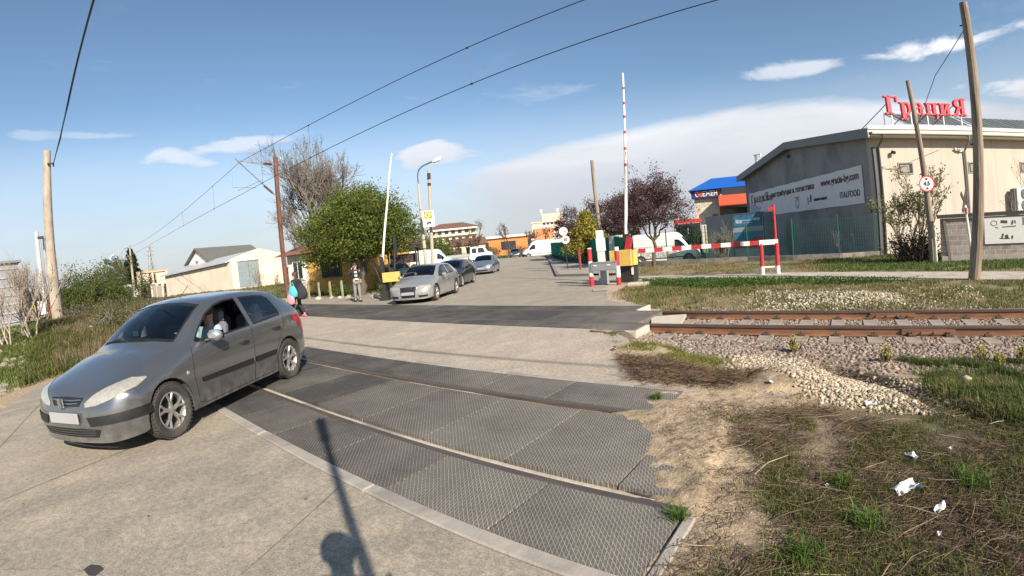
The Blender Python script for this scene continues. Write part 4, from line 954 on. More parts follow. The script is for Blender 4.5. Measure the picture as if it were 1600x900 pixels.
a5 = block('apartment_building', 'orange and cream house seen just beside the green tree and lamp post', 'building', -118, 93, .9, 12, 9, 9.2, M_CR2, M_BROOF, 'gable', 1.5, 3, 5, z=0)

# ---------------------------------------------------------------- buildings on the left
M_GAR = mat('peach_render', (.60, .525, .43), .9, var=.09, scale=1.5, col2=(.53, .45, .36), m2scale=.8)
M_TIN = mat('tin_roof', (.50, .50, .50), .45, metal=.3, var=.1, scale=3)
M_BLUEG = mat('blue_grey_metal_door', (.16, .20, .22), .6, var=.3, scale=4, col2=(.26, .24, .20), mix=(.56, .66), m2scale=6)
gr = thing('garage_building', 'long peach rendered garage with a blue grey metal gate and tin roof', 'garage', (-47.2, 16.1, .5), 0)
# front wall (towards +x), long side wall running away to the left
ux = Vector((.37, .929, 0)); vx = Vector((-.964, -.27, 0))
def gp(a, b, z): p = ux*a+vx*b; return (p.x, p.y, z)
Lf, Ls = 5.45, 14.2
m_ = MB(); m_.prism([(0, -.5), (Lf, -.5), (Lf, 3.15), (Lf*.53, 3.95), (0, 3.15)], (0, 0, 0), ux, (0, 0, 1), vx, .3); m_.build('front_wall', M_GAR, gr)
m_ = MB(); m_.add([gp(.01, .3, -.5), gp(.01, Ls, -.5), gp(.01, Ls, 2.5), gp(.01, .3, 2.9)], [(0, 1, 2, 3)]); m_.add([gp(.3, .3, -.5), gp(.3, Ls, -.5), gp(.3, Ls, 2.5), gp(.3, .3, 2.9)], [(3, 2, 1, 0)]); m_.add([gp(.01, Ls, -.5), gp(4.8, Ls, -.5), gp(4.8, Ls, 2.6), gp(.01, Ls, 2.5)], [(0, 1, 2, 3)]); m_.build('side_wall', M_GAR, gr)
m_ = MB(); m_.add([gp(-.45, .15, 2.86), gp(-.45, Ls+.4, 2.45), gp(Lf*.53, Ls+.4, 3.35), gp(Lf*.53, .15, 3.80), gp(-.45, .15, 2.95), gp(-.45, Ls+.4, 2.54), gp(Lf*.53, Ls+.4, 3.44), gp(Lf*.53, .15, 3.89)], [(0, 1, 2, 3), (7, 6, 5, 4), (0, 4, 5, 1), (3, 2, 6, 7), (0, 3, 7, 4)]); m_.build('roof', M_TIN, gr)
m_ = MB(); m_.add([gp(Lf*.53, .2, 3.82), gp(Lf*.53, Ls, 3.4), gp(Lf+.2, Ls, 2.6), gp(Lf+.2, .2, 3.02)], [(0, 1, 2, 3)]); m_.build('roof', M_TIN, gr)
m_ = MB(); m_.box(gp(.62+1.05, -.03, 1.55), (2.1, .06, 2.5), rz=math.atan2(ux.y, ux.x)); gd = m_.build('metal_gate', M_BLUEG, gr)
m_ = MB(); m_.box(gp(1.67, -.07, 1.55), (.03, .02, 2.5), rz=math.atan2(ux.y, ux.x)); m_.box(gp(1.67, -.07, 2.82), (2.2, .04, .06), rz=math.atan2(ux.y, ux.x)); m_.build('gate_frame', M_BLK, gd)
h1 = block('house', 'grey roofed gable house rising behind the peach garage', 'house', -60.5, 22.5, math.atan2(.929, .37)+.05, 9.5, 8, 3.8, M_WH2, mat('grey_tile_roof', (.12, .115, .10), .8, var=.2, scale=2), 'gable', 1.8, 1, 2, z=.7)
h1.location = (-54.2, 19.3, .7); h1.rotation_euler = (0, 0, math.radians(98)); h1.scale = (.72, .8, .86)
m_ = MB(); m_.box((-4.95, 4, 4.4), (.5, .7, .5)); m_.build('wall_unit', M_WHITE, h1)
# house under the trees: yellow front, brown tiled roof
yh = thing('yellow_house', 'small yellow and cream house with brown tiled roof under the green tree', 'house', (-30.6, 15.4, .15), math.atan2(3.3, 9.4))
M_YH = mat('yellow_leafy_wall', (.55, .36, .09), .9, var=.4, scale=5, col2=(.34, .13, .04), mix=(.5, .58), m2scale=5)
m_ = MB(); m_.box((3.4, 2.5, 1.3), (5.4, 5, 2.9)); m_.build('wall', M_YH, yh)
m_ = MB(); m_.box((-.25, 2.5, 1.3), (1.86, 5.0, 2.9)); m_.build('wall', M_WH2, yh)
m_ = MB(); m_.add([(-1.9, -.7, 2.7), (6.8, -.7, 2.7), (6.8, 5.7, 2.7), (-1.9, 5.7, 2.7), (1.2, 2.5, 4.1), (4.6, 2.5, 4.1)], [(0, 1, 5, 4), (1, 2, 5), (2, 3, 4, 5), (3, 0, 4), (3, 2, 1, 0)]); m_.build('roof', mat('brown_pantiles', (.20, .085, .06), .8, var=.3, scale=9, stretch=(3, 1, 1)), yh)
def yw(x, w, h, z, bars, fm):
    m_ = MB(); m_.box((x, -.04, z), (w+.2, .08, h+.2)); f = m_.build('window', fm, yh)
    m_ = MB(); m_.box((x, -.09, z), (w, .02, h)); m_.build('pane', M_DARKW, f)
    m_ = MB(); n = bars
    for k in range(n+1): m_.box((x-w/2+w*k/n, -.13, z), (.03, .03, h+.1))
    for zz in (-.5, .5): m_.box((x, -.13, z+zz*h), (w+.1, .03, .03))
    m_.build('window_bars', M_WHITE if bars < 5 else M_BLK, f)
yw(-.1, .9, 1.2, 1.6, 2, M_WHITE); yw(2.9, 1.5, 1.25, 1.6, 8, mat('window_green_frame', (.14, .17, .13), .7)); yw(5.2, 1.0, 1.2, 1.6, 6, mat('window_green_frame', (.1, .1, .1), .7))
# unfinished building, pipes and small sheds far left
ub = thing('unfinished_building', 'unfinished concrete house with wooden formwork left of the peach garage', 'building', (-88.6, 13.4, .6), math.atan2(4.6, .5))
M_RAW = mat('raw_concrete', (.50, .43, .35), .9, var=.12, scale=2); M_FORM = mat('formwork_timber', (.45, .28, .13), .8, var=.2, scale=3)
m_ = MB(); m_.box((2.4, 2.5, 1.9), (5.2, 5.5, .25)); m_.box((2.4, 2.5, 4.0), (5.2, 5.5, .2))
for x in (0, 2.3, 4.7):
    for y in (0, 5): m_.box((x, y, 1.9), (.35, .35, 4.2))
m_.build('frame', M_RAW, ub)
m_ = MB(); m_.box((.9, .1, 2.95), (1.5, .2, 1.9)); m_.box((3.7, .1, 2.95), (1.6, .2, 1.9)); m_.box((.8, .2, .7), (1.6, .2, 2.3)); m_.box((2.3, 4.9, 1.6), (4.5, .2, 4.2)); m_.build('wall', M_RAW, ub)
m_ = MB(); m_.box((2.3, -.1, 4.15), (5.4, .3, .18)); m_.box((1.9, -.1, 3.3), (.1, .15, 1.6), ry=.5); m_.box((2.8, -.1, 3.3), (.1, .15, 1.6)); m_.build('formwork', M_FORM, ub)
fwl = thing('boundary_wall', 'low peach wall joining the garage and the unfinished building', 'wall', (-72, 12.6, .55), .0)
m_ = MB(); m_.box((0, 0, .7), (17, .2, 1.6), rz=-.03); m_.build('panel', M_GAR, fwl)
m_ = MB()
for q in range(5): m_.box((-8+q*4, -.12, .75), (.3, .3, 1.8))
m_.build('pillar', M_GAR, fwl)
hg = thing('greenhouse', 'white arched greenhouse with dark gable far left along the track', 'greenhouse', (-106, 13.4, .9), math.atan2(1, .15))
prof = [(math.cos(a)*2.2, math.sin(a)*2.4) for a in np.linspace(0, PI, 13)]
m_ = MB(); m_.prism(prof, (0, 0, 0), (1, 0, 0), (0, 0, 1), (0, 1, 0), 12); m_.build('cover', mat('white_foil', (.62, .62, .60), .6), hg)
m_ = MB(); m_.prism([(p[0]*.62-.1, p[1]*.8) for p in prof], (.3, -.03, 0), (1, 0, 0), (0, 0, 1), (0, -1, 0), .05); m_.build('dark_end', mat('dark_slats', (.08, .08, .08), .8, var=.3, scale=5, stretch=(8, 1, 1)), hg)
s1 = block('shed', 'white walled shed with dark gable roof left of the greenhouse far away', 'shed', -104, 9.6, math.atan2(1, .15), 2.6, 4, 2.1, M_WH2, mat('dark_sheet_roof', (.07, .065, .06), .8), 'gable', .8, 1, 1, z=1.0)
s2 = thing('ribbed_shed', 'grey ribbed metal shed at the left edge behind the bare bush', 'shed', (-30.5, -1.9, .45), math.atan2(-1, .1)+.12)
m_ = MB(); m_.box((1.6, -1.6, 1.75), (3.4, 3.2, 3.5)); m_.build('body', mat('shed_sheet', (.27, .28, .30), .6, var=.15, scale=3), s2)
m_ = MB()
for z in np.arange(.5, 3.4, .45): m_.box((1.6, .03, z), (3.4, .05, .06))
m_.build('sheet_rib', mat('shed_rib', (.42, .42, .43), .6), s2)
m_ = MB(); m_.box((1.6, -1.6, 3.55), (3.7, 3.5, .12)); m_.build('roof', M_DARKF, s2)
m_ = MB(); m_.box((-.12, -1.5, 1.7), (.05, 3.1, 3.3)); m_.build('side_panel', mat('shed_pale', (.45, .46, .48), .6), s2)
tk = thing('round_tank', 'dark round tank lying on the ground by the far mast', 'tank', (-78.5, 12.9, .7), 0)
m_ = MB(); m_.tube([(0, -.9, .55), (0, .9, .55)], .6, 16); m_.build('shell', M_BLK, tk); m_ = MB(); m_.box((0, 0, .03), (1.0, 1.7, .12)); m_.build('cradle', M_GREYM, tk)
for (x, y, z, h, lb) in ((-582, 103.2, 0, 55, 'nearer lattice power pylon standing beyond the unfinished building'), (-1046, 271, 0, 69, 'smaller distant lattice power pylon above the garage roof')):
    py = thing('power_pylon', lb, 'pylon', (x, y, z), .3); k = h/55
    m_ = MB(); w0, w1 = 5.5*k, 1.1*k
    for sx in (-1, 1):
        for sy in (-1, 1): m_.tube([(sx*w0, sy*w0, 0), (sx*w1, sy*w1, h*.8), (0, 0, h)], .42*k, 4)
    n = 9
    for i in range(n):
        t0, t1 = i/n*.8, (i+1)/n*.8; a0, a1 = w0+(w1-w0)*i/n, w0+(w1-w0)*(i+1)/n
        for sy in (-1, 1):
            m_.tube([(-a0, sy*a0, h*t0), (a1, sy*a1, h*t1)], .25*k, 3); m_.tube([(a0, sy*a0, h*t0), (-a1, sy*a1, h*t1)], .25*k, 3); m_.tube([(sy*a0, -a0, h*t0), (sy*a1, a1, h*t1)], .25*k, 3); m_.tube([(sy*a0, a0, h*t0), (sy*a1, -a1, h*t1)], .25*k, 3)
    m_.build('lattice', M_GREYM, py)
    m_ = MB()
    for z_, w_ in ((h*.8, 5*k), (h*.88, 4*k), (h*.72, 6*k)): m_.tube([(0, -w_, z_), (0, w_, z_)], .45*k, 4)
    m_.build('cross_arm', M_GREYM, py)
# ---------------------------------------------------------------- poles, masts, wires
M_CPOLE = mat('concrete_pole', (.40, .335, .26), .92, var=.25, scale=5, bump=.006, bscale=40, col2=(.30, .25, .20), m2scale=1.5, stretch=(1, 1, .35))
M_WPOLE = mat('weathered_wood_pole', (.30, .235, .175), .9, var=.35, scale=6, bump=.01, bscale=30, col2=(.17, .125, .09), mix=(.45, .65), m2scale=2, stretch=(3, 3, .22))
M_RUST = mat('rusty_mast_steel', (.17, .075, .05), .8, var=.3, scale=3, col2=(.12, .055, .04), stretch=(1, 1, .4))
M_IRON = mat('dark_iron', (.035, .032, .03), .6, metal=.3, var=.2)
def lean(b, t, n=6, bow=(0, 0)): 
    b, t = Vector(b), Vector(t); return [b+(t-b)*(i/n)+Vector((bow[0], bow[1], 0))*math.sin(PI*i/n) for i in range(n+1)]
p = thing('utility_pole', 'thick round concrete pole standing on the left bank with a black cable', 'pole', (-30.1, -.1, .3))
m_ = MB(); m_.tube([(0, 0, 0), (0, .02, 4.5), (0, .1, 9.35)], [.32, .26, .20], 16); m_.build('shaft', M_CPOLE, p)
m_ = MB(); m_.box((.28, .28, 8.6), (.12, .35, .06)); m_.box((.28, .42, 8.55), (.09, .09, .22)); m_.build('insulator_bracket', M_IRON, p)
m_ = MB(); m_.box((.2, -.42, 4.75), (.22, .32, .12)); m_.tube([(.2, -.3, 4.7), (.25, -.3, 4.1)], .04, 6); m_.build('pole_lamp', M_IRON, p)
p = thing('utility_pole', 'slim whitish leaning pole with a cable strut behind the thick concrete pole', 'pole', (-39.9, -.85, .4))
m_ = MB(); m_.tube(lean((0, 0, 0), (0, -.1, 6.2)), [.2, .19, .18, .17, .16, .15, .14], 10); m_.build('shaft', mat('whitewashed_pole', (.52, .50, .47), .8, var=.15), p)
m_ = MB(); m_.tube([(0, .3, .2), (0, .12, 5.8)], .05, 6); m_.box((0, .2, 5.8), (.1, .5, .06)); m_.build('strut', M_GREYM, p)
eb = thing('electric_box', 'white electric cabinet on a frame beside the leaning whitish pole', 'cabinet', (-38.6, -1.05, .45), .1)
m_ = MB(); m_.box((0, 0, .95), (.3, .62, .9), bev=.02); m_.build('cabinet', M_WHITE, eb); m_ = MB(); m_.box((0, -.3, .3), (.1, .08, .9)); m_.box((0, .3, .3), (.1, .08, .9)); m_.box((0, -.5, .8), (.1, .08, 1.7)); m_.build('leg', M_FORM if 'M_FORM' in globals() else M_IRON, eb)
m_ = MB(); m_.box((.05, .42, .8), (.16, .14, 1.5)); m_.build('red_box', mat('dark_red_box', (.25, .03, .03), .7), eb)
# overhead line: masts on the far side of the far track
def mast(x, H, m, label, z=0, wide=.14, arm=True):
    y = 11.89 if x > -60 else 11.75
    r = thing('catenary_mast', label, 'mast', (x, y, z))
    m_ = MB(); 
    if m is M_RUST:
        m_.box((0, -.09, H/2), (.20, .022, H)); m_.box((0, .09, H/2), (.20, .022, H)); m_.box((0, 0, H/2), (.016, .16, H))
    else: m_.tube([(0, 0, 0), (0, 0, H)], [.22, .14], 12)
    m_.build('shaft', m, r)
    m_ = MB(); m_.box((0, 0, .12), (.6, .6, .3), bev=.03); m_.build('footing', M_KERB, r)
    if not arm: return r
    yt = (9.2-K2*x)-y          # track centre seen from the mast
    m_ = MB(); m_.tube([(0, 0, H-.45), (-.15, yt-.2, H-.25)], .028, 6); m_.build('top_tube', M_GALV, r)
    m_ = MB(); m_.tube([(0, -.1, H-2.3), (-.15, yt-.25, H-.15)], .035, 6); m_.build('bracket_tube', M_GALV, r)
    for (q, s) in (((-.01, -.25, H-.44), (-.03, -.75, H-.40)), ((-.01, -.3, H-2.12), (-.04, -.8, H-1.68))):
        m_ = MB(); q = Vector(q); s = Vector(s); d = s-q
        m_.tube([q+d*(k/12) for k in range(13)], [.045 if k % 2 else .085 for k in range(13)], 8); m_.build('insulator', mat('brown_insulator', (.10, .04, .03), .35), r)
    m_ = MB(); m_.tube([(-.1, yt+1.3, H-1.35), (-.15, yt-.2, H-1.95)], .018, 5); m_.tube([(-.15, yt-.5, H-1.75), (-.15, yt+.9, H-1.78)], .02, 5); m_.tube([(-.15, yt-.5, H-1.75), (-.15, yt-.45, H-.3)], .01, 4); m_.build('registration_arm', M_GALV, r)
    return r
mast(-25.6, 8.45, M_RUST, 'rusty steel mast with a bracket arm rising between garage and green tree', z=-.05)
mast(-84.0, 8.3, M_CPOLE, 'pale concrete mast carrying the overhead line in front of the pine', z=.7)
mast(-124.7, 8.0, M_CPOLE, 'farthest slim concrete mast left along the far track', z=.8, arm=False)
mast(-165, 8.0, M_CPOLE, 'tiny concrete mast beyond the bushes along the far track', z=.85, arm=False)
mast(31.5, 8.45, M_RUST, 'rusty steel mast standing beside the far track beyond the right edge', z=-.05)
dg_ = thing('track_sign', 'blue and white diamond sign hanging from the overhead line', 'sign', (-84.2, 9.0, 7.0))
m_ = MB(); m_.prism([(0, -.75), (.75, 0), (0, .75), (-.75, 0)], (0, 0, .2), (0, 1, 0), (0, 0, 1), (1, 0, 0), .04); m_.build('plate', mat('sign_sky_blue', (.05, .28, .50), .5), dg_)
m_ = MB(); m_.prism([(0, -.62), (.62, 0), (0, .62), (-.62, 0)], (.042, 0, .2), (0, 1, 0), (0, 0, 1), (1, 0, 0), .01); m_.build('border', M_WHITE, dg_)
m_ = MB(); m_.prism([(0, -.42), (.42, 0), (0, .42), (-.42, 0)], (.055, 0, .2), (0, 1, 0), (0, 0, 1), (1, 0, 0), .01); m_.build('face', mat('sign_sky_blue', (.05, .28, .50), .5), dg_)
m_ = MB(); m_.prism([(-.2, -.1), (.2, -.1), (.2, .1), (-.2, .1)], (.066, 0, .2), (0, 1, 0), (0, 0, 1), (1, 0, 0), .01); m_.build('symbol', M_WHITE, dg_)
m_ = MB(); m_.tube([(0, 0, .95), (0, 0, 1.9)], .015, 4); m_.build('hanger', M_GALV, dg_)
M_WIRE = mat('overhead_wire', (.04, .035, .035), .5, metal=.3, var=.1)
SP = [-165, -124.7, -84.0, -25.6, 31.5]; ZM = [8.2, 8.3, 8.55, 8.05, 8.05]; ZC = [6.9, 6.95, 6.95, 6.25, 6.28]
def wire(name, label, zs, sag, r):
    m_ = MB(); pts = []
    for i in range(len(SP)-1):
        for k in range(14):
            t = k/14; x = SP[i]+(SP[i+1]-SP[i])*t; z = zs[i]+(zs[i+1]-zs[i])*t-sag*4*t*(1-t)*((SP[i+1]-SP[i])/57)**2; pts.append((x, 9.2-K2*x+.0, z))
    pts.append((SP[-1], 9.2-K2*SP[-1], zs[-1])); m_.tube(pts, r, 5, cap=False); return tag(m_.build(name, M_WIRE), label, 'wire'), pts
w1, P1 = wire('catenary_wire', 'upper messenger wire of the overhead line above the far track', ZM, .85, .013)
w2, P2 = wire('contact_wire', 'lower contact wire of the overhead line above the far track', ZC, .02, .013)
xs1 = [q[0] for q in P1]
for x in (-8.05, -.6, -17.2, -22.5, -31.2, -40.5, 7, 16):
    za = float(np.interp(x, xs1, [q[2] for q in P1])); zb = float(np.interp(x, [q[0] for q in P2], [q[2] for q in P2]))
    m_ = MB(); y = 9.2-K2*x; m_.tube([(x-.06, y, za), (x-.03, y+.01, (za+zb)/2), (x, y, zb)], .006, 4); m_.box((x, y, zb), (.06, .04, .05)); m_.box((x-.06, y, za), (.06, .04, .05))
    tag(m_.build('dropper', M_WIRE), 'thin dropper wire joining the messenger wire to the contact wire', 'dropper wire', 'droppers of the overhead line')
# black cable from the left pole passing overhead, and its next pole
m_ = MB(); kp = [(-29.8, .32, 8.85), (-22, .5, 8.0), (-16.9, .62, 7.65), (-9.7, .70, 7.22), (-3, .70, 7.02), (2, .68, 7.0), (8, .66, 7.2), (14, .6, 7.8), (20, .5, 8.8)]
m_.tube(kp, .024, 6); m_.tube([(a, b+.035*math.sin(i*2.1), c+.02*math.cos(i*1.7)) for i, (a, b, c) in enumerate(kp)], .014, 5)
tag(m_.build('black_cable', M_BLK), 'thick black cable running from the left concrete pole up over the viewer', 'cable')
p = thing('utility_pole', 'round concrete pole behind the viewer holding the other end of the black cable', 'pole', (20.2, .45, -.2))
m_ = MB(); m_.tube([(0, 0, 0), (0, 0, 9.3)], [.3, .2], 14); m_.build('shaft', M_CPOLE, p)
# post behind the viewer whose shadow crosses the panels
p = thing('barrier_post', 'slim post beside the road behind the viewer', 'post', (1.72, -.66, 0))
m_ = MB(); m_.tube([(0, 0, 0), (0, 0, 4.45)], [.045, .035], 10); m_.build('shaft', M_GREYM, p)
m_ = MB(); m_.tube([(0, 0, 4.05), (0, 0, 4.5)], [.055, .06], 10); m_.build('post_head', M_GREYM, p)

def pole(label, b, t, r0, r1, m=M_WPOLE, extra=None, bow=(0, 0)):
    r = thing('wooden_pole', label, 'pole', b); t_ = Vector(t)-Vector(b); n = 8
    m_ = MB(); m_.tube(lean((0, 0, -.3), t_, n, bow), [r0+(r1-r0)*i/n for i in range(n+1)], 14); m_.build('shaft', m, r); return r
big = pole('tall thick wooden pole nearest to the viewer, before the block wall', (3.88, 14.55, -.1), (4.38, 14.27, 7.2), .17, .11, bow=(.035, 0))
m_ = MB(); m_.box((.12, -.15, 3.6), (.06, .03, .04)); m_.tube([(.30, -.20, 6.72), (.52, -.27, 6.70)], .02, 5); m_.build('cable_hook', M_IRON, big)
p2 = pole('tilted wooden pole carrying the round height limit sign beside the block wall', (3.97, 20.35, -.1), (3.58, 20.1, 6.8), .14, .085)
m_ = MB(); m_.tube([(0, 0, .1), (-.055, -.02, 1.5)], .143, 14); m_.build('whitewash', M_WHP, p2)
m_ = MB(); kp = [(4.36, 14.3, 6.6), (3.9, 17, 6.05), (3.62, 20.0, 5.0)]; m_.tube(kp, .012, 5); tag(m_.build('black_cable', M_BLK), 'thin cable slung between the two wooden poles by the warehouse', 'cable')
def disc(r, parent, name, m, c, R, y, n=28, ring=None):
    m_ = MB(); 
    if ring: 
        vs = [(c[0]+q*math.cos(2*PI*k/n), y, c[1]+q*math.sin(2*PI*k/n)) for q in (R, ring) for k in range(n)]; m_.add(vs, [(k, (k+1) % n, n+(k+1) % n, n+k) for k in range(n)])
    else: m_.lathe([(0, 0), (R, 0), (R, .02), (0, .02)], (c[0], y, c[1]), ax='y', n=n)
    return m_.build(name, m, parent)
hs = thing('height_limit_sign', 'round white height limit sign with a red rim on the tilted wooden pole', 'sign', (3.80, 20.08, 2.93), .12)
disc(hs, hs, 'plate', M_WHITE, (0, 0), .29, -.02); disc(hs, hs, 'red_rim', M_RED, (0, 0), .30, -.025, ring=.255)
text_obj('digits', '4.5', .20, M_BLK, hs, Matrix.Translation((0, -.03, 0)) @ Matrix.Rotation(PI/2, 4, 'X'), depth=.003, bold=.006)
m_ = MB(); m_.prism([(-.06, .20), (.06, .20), (0, .12)], (0, -.028, 0), (1, 0, 0), (0, 0, 1), (0, -1, 0), .004); m_.prism([(-.06, -.20), (.06, -.20), (0, -.12)], (0, -.028, 0), (1, 0, 0), (0, 0, 1), (0, -1, 0), .004); m_.build('triangle_mark', M_BLK, hs)
pole('leaning wooden pole between the thuja and the purple plum tree', (-13.35, 27.0, .1), (-13.62, 26.85, 6.9), .15, .10, bow=(-.12, 0))
wp = pole('straight wooden pole with black top bands holding the supermarket sign', (-24.7, 22.6, 0), (-24.35, 22.85, 7.9), .13, .10, mat('pale_wood_pole', (.42, .33, .25), .9, var=.2, stretch=(3, 3, .3)))
m_ = MB(); m_.tube([(.31, .22, 7.2), (.33, .23, 7.65)], .125, 12); m_.tube([(.30, .2, 6.75), (.31, .2, 6.95)], .125, 12); m_.build('black_band', M_BLK, wp)
lp = thing('street_lamp', 'double headed street lamp on a tall pole beside the queue of cars', 'street lamp', (-25.0, 22.35, 0), .0)
tp = Vector((-.15, .1, 7.0))
m_ = MB(); m_.tube([(0, 0, 0), tp*.5, tp], [.15, .12, .085], 12); m_.build('shaft', mat('pale_lamp_pole', (.42, .35, .28), .8, var=.15), lp)
dirs = (.80, .60)
m_ = MB(); arc = [tp+Vector((dirs[0]*s, dirs[1]*s, z)) for s, z in ((0, 0), (0, .55), (.05, .85), (.2, 1.1), (.5, 1.3), (1.25, 1.55))]; m_.tube(arc, .05, 8)
arc2 = [tp+Vector((dirs[0]*s+.12*s, dirs[1]*s-.3*s, z)) for s, z in ((0, .6), (.1, .95), (.45, 1.22), (1.35, 1.38))]; m_.tube(arc2, .04, 8); m_.build('arm', mat('blue_grey_arm', (.10, .13, .17), .5), lp)
for e in (arc[-1], arc2[-1]):
    m_ = MB(); d = Vector((dirs[0], dirs[1], .25)).normalized(); m_.tube([e-d*.05, e+d*.15, e+d*.5, e+d*.62], [.05, .13, .12, .04], 10); m_.build('lamp_head', mat('lamp_shell', (.60, .60, .58), .4), lp)
m_ = MB(); m_.tube([tp*.33+Vector((0, 0, 0)), tp*.33+Vector((0, 0, .05))], .16, 12); m_.tube([tp*.42, tp*.42+Vector((0, 0, .05))], .15, 12); m_.build('pole_strap', M_IRON, lp)
# supermarket direction sign
sg = thing('supermarket_sign', 'white sign with a yellow supermarket logo and a black right arrow', 'sign', (-24.15, 22.2, 4.35), math.radians(42))
m_ = MB(); m_.box((0, 0, 0), (.82, .05, 1.12), bev=.01); m_.build('board', M_WHITE, sg)
m_ = MB(); m_.box((0, -.03, .27), (.52, .012, .46)); m_.build('blue_square', mat('logo_blue', (.02, .10, .42), .5), sg)
disc(sg, sg, 'yellow_disc', mat('logo_yellow', (.85, .70, .02), .5), (0, .27), .235, -.058)
disc(sg, sg, 'red_ring', M_RED, (0, .27), .235, -.062, ring=.215)
m_ = MB(); m_.box((0, -.028, .27), (.60, .01, .54)); m_.build('yellow_square', mat('logo_yellow', (.85, .70, .02), .5), sg)
text_obj('logo_lettering', 'LIDL', .17, mat('logo_blue', (.02, .10, .42), .5), sg, Matrix.Translation((0, -.068, .27)) @ Matrix.Rotation(PI/2, 4, 'X'), depth=.003, bold=.008)
m_ = MB(); m_.prism([(-.2, -.42), (-.1, -.42), (-.1, -.22), (.06, -.22), (.06, -.12), (.22, -.27), (.06, -.42), (.06, -.32), (-.02, -.32), (-.02, -.42)], (0, -.03, 0), (1, 0, 0), (0, 0, 1), (0, -1, 0), .008); m_.build('arrow', M_BLK, sg)
m_ = MB(); m_.box((-.15, .12, .2), (.3, .2, .05)); m_.box((-.15, .12, -.2), (.3, .2, .05)); m_.build('bracket', M_GALV, sg)
# speed limit signs by the sidewalk
st = thing('road_sign', 'two round signs on one thin post by the sidewalk, the lower reading 30', 'sign', (-15.5, 25.75, 0), math.radians(31))
m_ = MB(); m_.tube([(0, 0, .1), (0, 0, 2.75)], .03, 8); m_.build('post', M_BLK, st)
disc(st, st, 'upper_disc', M_WHITE, (-.06, 2.52), .27, -.05); disc(st, st, 'lower_disc', M_WHITE, (.03, 1.98), .27, -.05)
disc(st, st, 'rim', mat('faded_red', (.50, .25, .22), .6), (.03, 1.98), .275, -.055, ring=.235); disc(st, st, 'rim', mat('faded_pale', (.62, .52, .48), .6), (-.06, 2.52), .275, -.055, ring=.245)
text_obj('digits', '30', .27, M_BLK, st, Matrix.Translation((.03, -.062, 1.98)) @ Matrix.Rotation(PI/2, 4, 'X'), depth=.003, bold=.01)
m_ = MB(); m_.box((.03, -.058, 2.52), (.16, .01, .05)); m_.build('mark', M_BLK, st)
rp = thing('bollard', 'small rusty red post by the low wall near the sidewalk', 'bollard', (-13.9, 24.6, .1)); m_ = MB(); m_.box((0, 0, .62), (.10, .10, 1.3)); m_.build('post', mat('rusty_red', (.28, .06, .05), .8, var=.3), rp); m_ = MB(); m_.box((0, 0, 1.28), (.14, .14, .1)); m_.build('cap', M_RUST, rp)

# ---------------------------------------------------------------- barriers
def cube_arm(root, b, t, w0, w1, bands, name='boom'):
    b, t = Vector(b), Vector(t); L = (t-b).length
    for (f0, f1, m) in bands:
        m_ = MB(); p0 = b+(t-b)*f0; p1 = b+(t-b)*f1; m_.tube([p0, p1], [w0+(w1-w0)*f0, w0+(w1-w0)*f1], 10); m_.build(name, m, root)
br = thing('level_crossing_barrier', 'raised white barrier boom on a black base with a yellow box, right of the road', 'barrier', (-7.45, 17.0, 0))
bands = [(0, .30, M_WHP)]; f = .30
for k, (a, b) in enumerate(((.42, .012), (.52, .018), (.62, .018), (.715, .018), (.80, .018), (.895, .016))):
    bands.append((f, a, M_WHP)); bands.append((a, a+b if k else a+.02, M_REDP)); f = a+b if k else a+.02
bands.append((f, 1, M_WHP))
cube_arm(br, (.0, 0, 1.75), (.52, .25, 8.3), .07, .04, bands)
m_ = MB(); m_.box((.02, 0, 1.25), (.22, .24, 1.25)); m_.box((0, 0, .32), (.62, .5, .66), bev=.02); m_.build('base', M_BLK, br)
m_ = MB(); m_.box((-.12, -.36, .96), (.92, .16, .62), bev=.015); m_.box((.36, -.2, .96), (.12, .4, .58)); m_.build('yellow_box', M_YEL, br)
m_ = MB(); m_.box((.22, -.30, 1.5), (.22, .12, .5), ry=.25); m_.build('red_flag_plate', M_REDP, br)
m_ = MB(); m_.box((.28, -.27, .45), (.08, .03, .3)); m_.build('white_tag', M_WHP, br)
m_ = MB(); m_.tube([(.03, 0, 1.6), (.30, -.05, 3.5), (.38, -.02, 4.6), (.28, .1, 5.2)], .01, 4); m_.build('loose_wire', M_BLK, br)
cb = thing('control_cabinet', 'tall narrow white cabinet with a red and white guard beside the barrier', 'cabinet', (-8.3, 16.35, 0), .2)
m_ = MB(); m_.box((.0, .1, 1.05), (.26, .24, 2.1), bev=.02); m_.box((.02, .1, 1.55), (.30, .28, .5)); m_.build('column', M_WHP, cb)
m_ = MB(); m_.box((.06, .02, .3), (.34, .3, .6), bev=.02); m_.build('plinth', M_GREYM, cb)
gd = thing('guard_rail', 'grey steel guard rail on two red and white striped posts before the barrier', 'guard rail', (-8.0, 15.85, 0), .28)
for sx in (-.46, .60):
    for k in range(4 if sx < 0 else 4):
        m_ = MB(); z0 = (0, .38, .95, 1.42)[k]; z1 = (.38, .95, 1.42, 1.46)[k] if sx < 0 else (.30, .72, 1.28, 1.42)[k]; z0 = z0 if sx < 0 else (0, .30, .72, 1.28)[k]
        m_.tube([(sx, 0 if sx < 0 else -.15, z0), (sx, 0 if sx < 0 else -.15, z1)], .085, 12); m_.build('post_band', (M_REDP, M_WHP, M_REDP, M_WHP)[k] if sx < 0 else (M_REDP, M_WHP, M_REDP, M_WHP)[k], gd)
m_ = MB(); m_.prism([(-.15, 0), (-.10, .08), (-.02, .10), (.02, .15), (.10, .17), (.15, .25), (.15, .29), (.06, .22), (-.04, .16), (-.15, .10)], (-.42, -.02, .74), (0, 0, 1), (0, -.6, 0), (1, -.13, 0), 1.0)
m_.box((.08, -.2, .75), (1.02, .06, .34), rz=-.14, bev=.015); m_.build('rail_beam', M_GALV, gd)
